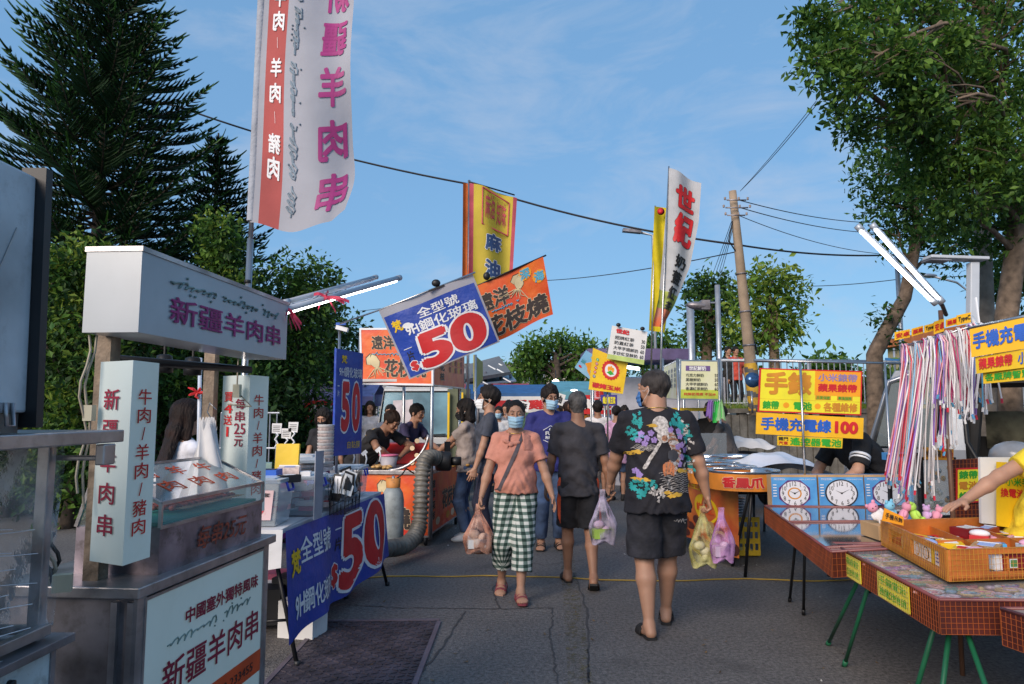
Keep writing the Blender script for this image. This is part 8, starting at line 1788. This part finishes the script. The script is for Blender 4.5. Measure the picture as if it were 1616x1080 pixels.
# big man with the patterned shirt
BLKS=cloth('black printed shirt',(.010,.009,.014));TEALP=mat('shirt teal',(.02,.30,.30),.8);LIL=mat('shirt lilac',(.30,.20,.48),.8);GLD=mat('shirt gold',(.62,.36,.04),.8);IV=mat('shirt ivory',(.50,.46,.44),.8,var=.3,vscale=60);BRN=mat('shirt brown',(.36,.17,.10),.8,var=.4,vscale=50);GRY=mat('shirt grey',(.05,.05,.06),.8)
def dragon(o,root,T,s,b,Rt,W):
 S=Proj(o,T(-.24,-.4,-.05),T(.24,-.4,-.05)-T(-.24,-.4,-.05),T(-.24,-.4,.52)-T(-.24,-.4,-.05),(0,1,0));m=MB();rr=random.Random(8)
 def sub(pts,mt,off=.003):
  bm=bmesh.new();vs=[bm.verts.new((x,y,0)) for x,y in pts]
  try:bm.faces.new(vs)
  except Exception:bm.free();return
  for ax in (0,1):
   k=.02
   while k<1:bmesh.ops.bisect_plane(bm,geom=bm.verts[:]+bm.edges[:]+bm.faces[:],plane_co=(k,k,0),plane_no=(1,0,0) if ax==0 else (0,1,0));k+=.045
  bm.verts.index_update();m.add([S.p(v.co.x,v.co.y,off) for v in bm.verts],[tuple(v.index for v in f.verts) for f in bm.faces],mt);bm.free()
 def blob(cx,cy,rx,ry,mt,off=.003,k=14,w=.15,rot=0.0):
  sub([(cx+math.cos(rot)*rx*math.cos(a)*(1+w*rr.uniform(-1,1))-math.sin(rot)*ry*math.sin(a)*.84,cy+math.sin(rot)*rx*math.cos(a)+math.cos(rot)*ry*math.sin(a)*(1+w*rr.uniform(-1,1))) for a in [2*math.pi*i/k for i in range(k)]],mt,off)
 def leafspray(cx,cy,n,mt,sz=.052,off=.0034):
  for _ in range(int(n*1.6)):
   x,y,a=cx+rr.gauss(0,.045),cy+rr.gauss(0,.045),rr.uniform(0,6.28)
   for q in (-1,0,1):
    aa=a+q*.7;dx,dy=math.cos(aa)*sz,math.sin(aa)*sz*.85;sub([(x,y),(x+dx*.5-dy*.28,y+dy*.5+dx*.24),(x+dx,y+dy),(x+dx*.5+dy*.28,y+dy*.5-dx*.24)],mt,off+rr.random()*.0008)
 def flower(x,y,sz,mt):
  for q in range(5):a=q*1.257+rr.random()*.3;dx,dy=math.cos(a)*sz,math.sin(a)*sz*.85;sub([(x,y),(x+dx*.6-dy*.45,y+dy*.6+dx*.4),(x+dx,y+dy),(x+dx*.6+dy*.45,y+dy*.6-dx*.4)],mt,.0042)
 def cloudline(x0,x1,y,mt,amp=.012):
  pts=[(x0+(x1-x0)*i/20,y+amp*math.sin(i*.9)) for i in range(21)];m.tube([S.p(a,b,.002) for a,b in pts],.0018,mt,4)
 blob(.50,.88,.115,.10,IV,.003,22,.02)
 for x,y,n in ((.20,.90,9),(.13,.78,7),(.72,.93,10),(.83,.88,9),(.90,.76,6),(.90,.45,4),(.18,.16,8),(.26,.08,7),(.32,.20,5)):leafspray(x,y,n,TEALP)
 for x,y,n in ((.85,.82,7),(.90,.68,6),(.88,.38,5),(.45,.05,8),(.38,.12,6),(.55,.14,6)):leafspray(x,y,n,IV,.038)
 for x,y in ((.23,.77),(.30,.72),(.36,.78),(.27,.66),(.40,.70),(.19,.70),(.64,.82),(.76,.80),(.80,.64),(.86,.58),(.74,.62),(.80,.50),(.76,.42),(.15,.34),(.19,.30),(.78,.74)):flower(x,y,.05,LIL)
 for x,y in ((.40,.87),(.18,.56),(.10,.54),(.18,.25),(.25,.24),(.75,.345),(.82,.34),(.62,.06),(.72,.08),(.55,.10)):blob(x,y,.07,.022,GLD,.0036,16,.5)
 for k in range(7):cloudline(.10+.02*k,.42,.60+.014*(k%4)-.02*(k//4),IV,.008)
 for k in range(12):cloudline(.44+.03*(k%3),.92,.32-.021*k,IV,.009)
 for i in range(22):
  t=i/21;x,y=.60+.13*math.sin(t*3.0),.80-.46*t;blob(x-.02,y,.085-.02*abs(t-.5),.030,BRN if i%2 else IV,.0036+i*.00004,12,.1,.3-t)
 blob(.66,.52,.085,.07,GRY,.0056,16,.1);blob(.52,.74,.085,.075,IV,.0060,16,.12);blob(.545,.72,.045,.035,BRN,.0064,12,.2)
 for i in range(14):t=i/13;blob(.46-.19*t,.64-.24*t,.060-.015*t,.025,IV,.005+i*.00004,12,.12,.9)
 for i in range(9):t=i/8;blob(.56+.12*t-.04,.36+.02*math.sin(t*3),.022,.075,BRN if i%2 else mat('shirt rust',(.50,.16,.06),.8),.0052+i*.00004,10,.1)
 loc_build(m,'shirt_print',root);tag(root.children[-1],kind=None)
def mark(bo,root,Lg,pel,s,b):
 S=Proj(bo,pel+Vector((.06,-.4,-.22))*s,Vector((.14,0,0))*s,Vector((0,0,.16))*s,(0,1,0));m=MB()
 scribble(m,S,.2,.05,.95,.35,IV,3,.003,.003,humps=5);scribble(m,S,.3,.45,.95,.9,IV,5,.003,.003,humps=6);loc_build(m,'shorts_print',root)
P=person(gw(1042,998),R(2),'person in a black shirt with a big teal and gold back print, walking away',H=1.80,build=1.23,belly=.03,skin=SKIN,hair='crop',hairm=hairmat('short dark hair',(.05,.042,.04)),head=(.75,0),mask=MASKD,necklace=mat('gold chain',(1,1,1)),top=BLKS,top_fn=dragon,top_hem=-.13,sleeve=.80,loose=1.0,bot=cloth('dark denim',(.022,.022,.030),var=.3,vscale=10),bot_len=.48,bot_w=1.28,bot_fn=mark,shoe='slipper',hands=((.375,.04,.80),(-.28,.30,.93)),poles=((.4,-1,0),(-.7,-1,0)),feet=((.09,.20,0),(-.10,-.12,0)),fyaw=(.25,-.15),heel=(0,.05),curl=(1.25,1.1),seed=7,res=.007)
carrier(P,0,.36,.10,[BAGY,mat('foam box',(.62,.58,.40),.7)],'yellowish plastic bag in the right hand of the patterned shirt man',dx=-.05,dy=.03);carrier(P,0,.31,.085,[BAGV,mat('foam box lilac',(.62,.45,.62),.7)],'pink violet plastic bag with a flat box, beside the yellowish one',dx=.06,dy=-.05,box=mat('foam box lilac',(1,1,1)))
carrier(P,1,.34,.10,[BAGL,mat('foam box lilac',(1,1,1))],'lilac plastic bag in the left hand of the patterned shirt man',dx=-.03,dy=.05,box=mat('lime food',(.40,.60,.10),.7))
# tall man in the blue shirt
BLUS=cloth('blue shirt',(.025,.028,.17))
def housep(o,root,T,s,b,Rt,W):
 S=Proj(o,T(.10,.4,.20),T(-.10,.4,.20)-T(.10,.4,.20),T(.10,.4,.40)-T(.10,.4,.20),(0,-1,0));m=MB()
 for a,c in (((.1,.72),(.5,.96)),((.5,.96),(.9,.72)),((.1,.2),(.5,.02)),((.5,.02),(.9,.2))):m.tube([S.p(a[0]+(c[0]-a[0])*t,a[1]+(c[1]-a[1])*t,.003) for t in np.linspace(0,1,6)],.004,WHITE,4)
 m.text(S,'FUN',.22,.45,.78,.66,WHITE,bold=.04,off=.005);m.text(S,'RUN',.22,.24,.78,.40,WHITE,bold=.04,off=.005);m.disc(S,.5,.76,.10,.08,WHITE,.005,12);loc_build(m,'chest_print',root)
person(gw(868,866),R(182),'person in a blue shirt and jeans with spectacles and a light blue mask',H=1.80,build=1.12,belly=.015,mask=MASKB,spec=True,hair='thick',head=(.28,.08),top=BLUS,top_fn=housep,top_hem=-.10,bot=JEANS,bot_len=.95,bot_w=1.15,shoe='sandal',hands=((.30,.10,.86),(-.30,.12,.84)),seed=11,res=.008)
# couple ordering at the squid cart
person(gw(770,870),R(95),'person in a slate grey shirt and dark jeans ordering at the squid cart, side view',H=1.78,mask=MASKW,spec=True,hair='thick',head=(.05,-.12),top=cloth('slate shirt',(.055,.062,.085)),top_hem=-.10,bot=TIGHT,bot_len=.96,bot_w=1.1,shoem=mat('brown shoe',(.12,.05,.03),.6),hands=((.24,.10,.88),(-.22,.16,.86)),seed=12,res=.008)
person((at(738,700,8.6).x,8.6,0),R(75),'person with black bobbed hair and a beige shirt holding a phone at the squid cart',H=1.66,female=True,mask=MASKK,hair='bob',head=(.1,.15),top=cloth('beige shirt',(.34,.28,.255)),top_hem=-.08,bot=JEANS,bot_len=.95,bot_w=1.12,shoem=WHITE,hands=((.12,.42,1.06),(-.10,.42,1.04)),poles=((.6,-.6,-1),(-.6,-.6,-1)),seed=13,res=.008,curl=(.9,.9))
m=MB();q=at(686+22,713,8.4);m.box((q.x-.02,8.45,1.10),(.07,.012,.13),BLKP,.4);tag(m.build('phone'),'black phone held by the woman in beige','phone')
# vendors
def blacktee(o,root,T,s,b,Rt,W):
 m=MB();S=Proj(o,T(-.16,-.4,.30),T(.16,-.4,.30)-T(-.16,-.4,.30),T(-.16,-.4,.52)-T(-.16,-.4,.30),Rt@Vector((0,1,0)))
 for y in (.25,.75):m.tube([S.p(.1+.8*i/24,y+.05*math.sin(i*2.6),.003) for i in range(25)],.004,GLD,4)
 loc_build(m,'shoulder_print',root)
person((-1.90,9.0,0),R(238),'person in a black shirt bending over the griddle of the squid cart',H=1.74,build=1.08,skin=SKIN_TAN,lean=.85,head=(0,.55),hair='short',hairm=HAIR_BROWN,top=cloth('black vendor shirt',(.014,.013,.015)),top_fn=blacktee,bot=DARKT,bot_len=.9,hands=((.10,.60,.98),(-.12,.56,.98)),poles=((1,-.1,.5),(-1,-.1,.5)),seed=14,res=.008,curl=(1,1))
person((-1.62,10.1,0),R(240),'person in a navy shirt reaching over the counter behind the griddle guard',H=1.72,lean=.6,head=(0,.15),hair='short',top=cloth('navy vendor shirt',(.030,.026,.075)),bot=DARKT,bot_len=.9,hands=((.18,.62,1.0),(-.15,.66,1.0)),poles=((.6,-.2,-1),(-.6,-.2,-1)),seed=15,res=.009)
person((at(288,730,4.7).x,4.7,0),R(-35),'person with long brown hair in a white shirt seen behind the lamb cart glass',H=1.58,female=True,hair='long',hairm=hairmat('long brown hair',(.016,.006,.004),(.003,.002,.002)),top=cloth('white shirt',(.66,.66,.72)),bot=JEANS,bot_len=.9,seed=16,res=.007,hands=((.25,.25,.95),(-.2,.25,.95)),head=(-.3,.1))
person((at(512,700,9.0).x,9.0,0),R(200),'person with a black cap and black shirt under the trees left of the blue sign',H=1.56,female=True,mask=MASKK,hair='bob',head=(-.5,.35),top=cloth('black cap shirt',(.014,.014,.018)),bot=DARKT,bot_len=.9,seed=17,res=.009)
person((at(590,700,9.9).x-.0,11.2,0),R(170),'person in a grey blue shirt half hidden by the blue fifty sign',H=1.62,hair='short',top=cloth('grey blue shirt',(.12,.14,.19)),bot=DARKT,bot_len=.9,seed=18,res=.010)
def sleeve(o,root,T,s,b,Rt,W):
 sh,el,wr=W[1];m=MB();d=(el-sh).normalized()
 for f,w in ((.50,.010),(.62,.007)):m.tube([sh.lerp(el,f)+V(0,0,0),sh.lerp(el,f)+d*w*2],.068*b,WHITE,16)
 loc_build(m,'sleeve_stripes',root)
P=person((at(1394,700,6.45).x,6.45,0),R(97),'person in black with white sleeve stripes bending beside the watch sign',H=1.74,build=1.25,lean=.80,head=(0,.5),hair='short',top=cloth('black bent shirt',(.008,.008,.010)),top_fn=sleeve,sleeve=.85,bot=DARKT,bot_len=.5,hands=((.14,.62,.84),(-.20,.60,.84)),poles=((1,-.4,.1),(-1,-.4,.1)),shoe='sandal',feet=((.12,.35,0),(-.12,.1,0)),seed=19,res=.008)
YT=cloth('yellow vendor shirt',(.82,.60,.03))
VR,VY=V(2.90,3.98,0),R(196)
def vh(p):q=Matrix.Rotation(-VY,3,'Z')@(Vector(p)-VR);return tuple(q/(1.66/1.75))
P=person(VR,VY,'person in a yellow shirt at the right edge reaching to hold the wooden tray',H=1.66,lean=.42,head=(.2,.4),hair='short',skin=SKIN,top=YT,sleeve=.6,bot=DARKT,bot_len=.9,hands=(vh((2.22,3.72,.985)),vh((2.50,3.06,1.0))),poles=((.2,-.6,.6),(-1,-.3,.4)),hdir=((.98,.05,-.22),(.25,.75,-.35)),palms=((0,.1,-1),(.3,.1,-1)),seed=20,res=.006,curl=(.16,.7),thumb=(.2,.6))
print('HANDS',[tuple(round(c,2) for c in P['world'](w[2])) for w in P['W']])
person((at(1133,700,11.4).x-.1,11.4,0),R(150),'person with a black mask and grey hair behind the green plastic bags',H=1.68,mask=MASKK,hair='crop',hairm=HAIR_GREY,head=(-.5,0),top=cloth('black tea shirt',(.012,.012,.014)),bot=DARKT,bot_len=.9,seed=21,res=.009)
person((at(1150,700,10.6).x+.05,10.7,0),R(60),'person in a brown grey shirt leaning at the tea stall counter',H=1.62,build=1.1,hair='short',lean=.25,top=cloth('taupe shirt',(.085,.075,.075)),bot=DARKT,bot_len=.9,seed=22,res=.009,hands=((.25,.35,.9),(-.2,.4,.95)))
person((at(1082,700,12.2).x,12.2,0),R(185),'person with black hair and pale shirt behind the tea stall left board',H=1.56,female=True,hair='bob',top=cloth('pale pink shirt',(.55,.46,.46)),bot=DARKT,bot_len=.9,seed=23,res=.010)
person(gw(945,785),R(-8),'person in a plain white shirt walking away in the middle distance',H=1.70,hair='thick',skin=SKIN_TAN,top=cloth('plain white shirt',(.70,.68,.70)),bot=DARKT,bot_len=.5,bot_w=1.3,seed=24,res=.009)
person(gw(975,790),R(-20),'person with a dark bun and a pink top walking away in the middle distance',H=1.62,female=True,hair='bun',top=cloth('pink top',(.62,.36,.55)),top_hem=-.25,bot=JEANS,bot_len=.45,seed=25,res=.009)
person((at(898,700,10.2).x,10.2,0),R(15),'person with a dark ponytail just left of the charcoal shirted man',H=1.66,female=True,hair='bun',hairm=HAIR_BROWN,top=cloth('dark flowered shirt',(.05,.03,.05)),bot=TIGHT,bot_len=.9,seed=26,res=.009)
bgp=[(787,14,172,'white shirt, left of the woman in coral',(.6,.6,.62),False),(799,15.5,160,'grey shirt, looking over from behind the woman in coral',(.16,.16,.19),False),(803,17,10,'black shirt behind the woman in coral',(.02,.02,.02),False),(778,19,175,'pink shirt near the red awning',(.5,.25,.28),True),(888,16,0,'dark shirt in the far middle',(.03,.03,.05),False),(930,19,170,'orange shirt at the teal stall',(.7,.28,.05),True),(986,14,185,'grey apron at the tofu sign',(.2,.2,.22),False),(960,21,5,'blue shirt far down the aisle',(.08,.12,.3),False),(855,26,0,'red shirt far down the aisle',(.45,.04,.04),True),(835,24,8,'pale shirt far down the aisle',(.5,.5,.48),False),(560,15,150,'blue shirt between the blue sign and truck',(.05,.09,.25),False),(583,14,190,'white shirt by the lilac board',(.55,.55,.6),True),(545,18,10,'black shirt by the far left stall',(.02,.02,.02),False),(812,20,178,'yellow shirt in the far crowd',(.6,.5,.1),True),(826,18,4,'green shirt in the far crowd',(.1,.2,.1),False),(843,21,182,'maroon shirt in the far crowd',(.2,.04,.06),False),(872,22,6,'white shirt in the far crowd',(.6,.6,.6),True),(908,20,176,'sky blue shirt in the far crowd',(.2,.35,.5),False),(1058,17,180,'dark shirt under the purple awning',(.05,.05,.07),False),(916,24,180,'striped grey shirt at the aisle end',(.3,.3,.32),False)]
for k,(u,y,yw,lb,c,f) in enumerate(bgp):person((at(u,700,y).x,y,0),R(yw),'far person in a '+lb,H=1.62+.08*((k*7)%3)-(.06 if f else 0),female=f,hair=['short','bob','thick','pulled'][k%4] if not f else 'bob',mask=MASKB if yw>90 and k%2==0 else None,top=cloth('crowd %d'%k,c),bot=[JEANS,DARKT,TIGHT][k%3],bot_len=.9,seed=30+k,res=.013,detail=False,feet=((.10,.12,0),(-.10,-.10,0)),group='people far down the aisle')
for k,(u,y,c,lb) in enumerate(((1150,18,(.02,.02,.02),'black shirt at the railing on the bank'),(1162,18,(.60,.08,.05),'red shirt at the railing on the bank'))):person((at(u,600,y).x,y,1.55),R(190),'far person in a '+lb,H=1.62,hair='short',top=cloth('rail %d'%k,c),bot=DARKT,bot_len=.9,seed=60+k,res=.014,detail=False)
cap=[o for o in bpy.data.objects if o.get('label','').startswith('person with a black cap')][0]
def nest(part,sub):
 for r in [o for o in col.objects if o.parent is None]:
  ch=list(r.children);ps=[o for o in ch if o.name.split('.')[0]==part];ss=[o for o in ch if o.name.split('.')[0]==sub]
  if not ps:continue
  for i,o in enumerate(ss):o.parent=ps[min(i,len(ps)-1)] if len(ps)!=1 else ps[0]
for a,b in (('face_mask','ear_loop'),('slipper','strap'),('sandal','strap'),('housing','end_cap'),('lid','handle'),('tin_body','rim'),('windscreen','wiper'),('clock_face','clock_hand'),('body','eye'),('body','eyebrow'),('shirt','chest_print'),('shirt','shirt_print'),('blouse','collar'),('blouse','hem'),('case_base','case_glass'),('case_base','case_frame'),('counter','goods'),('cab','side_mirror'),('shell','latch'),('post','lamp_head'),('awning','sign')):nest(a,b)
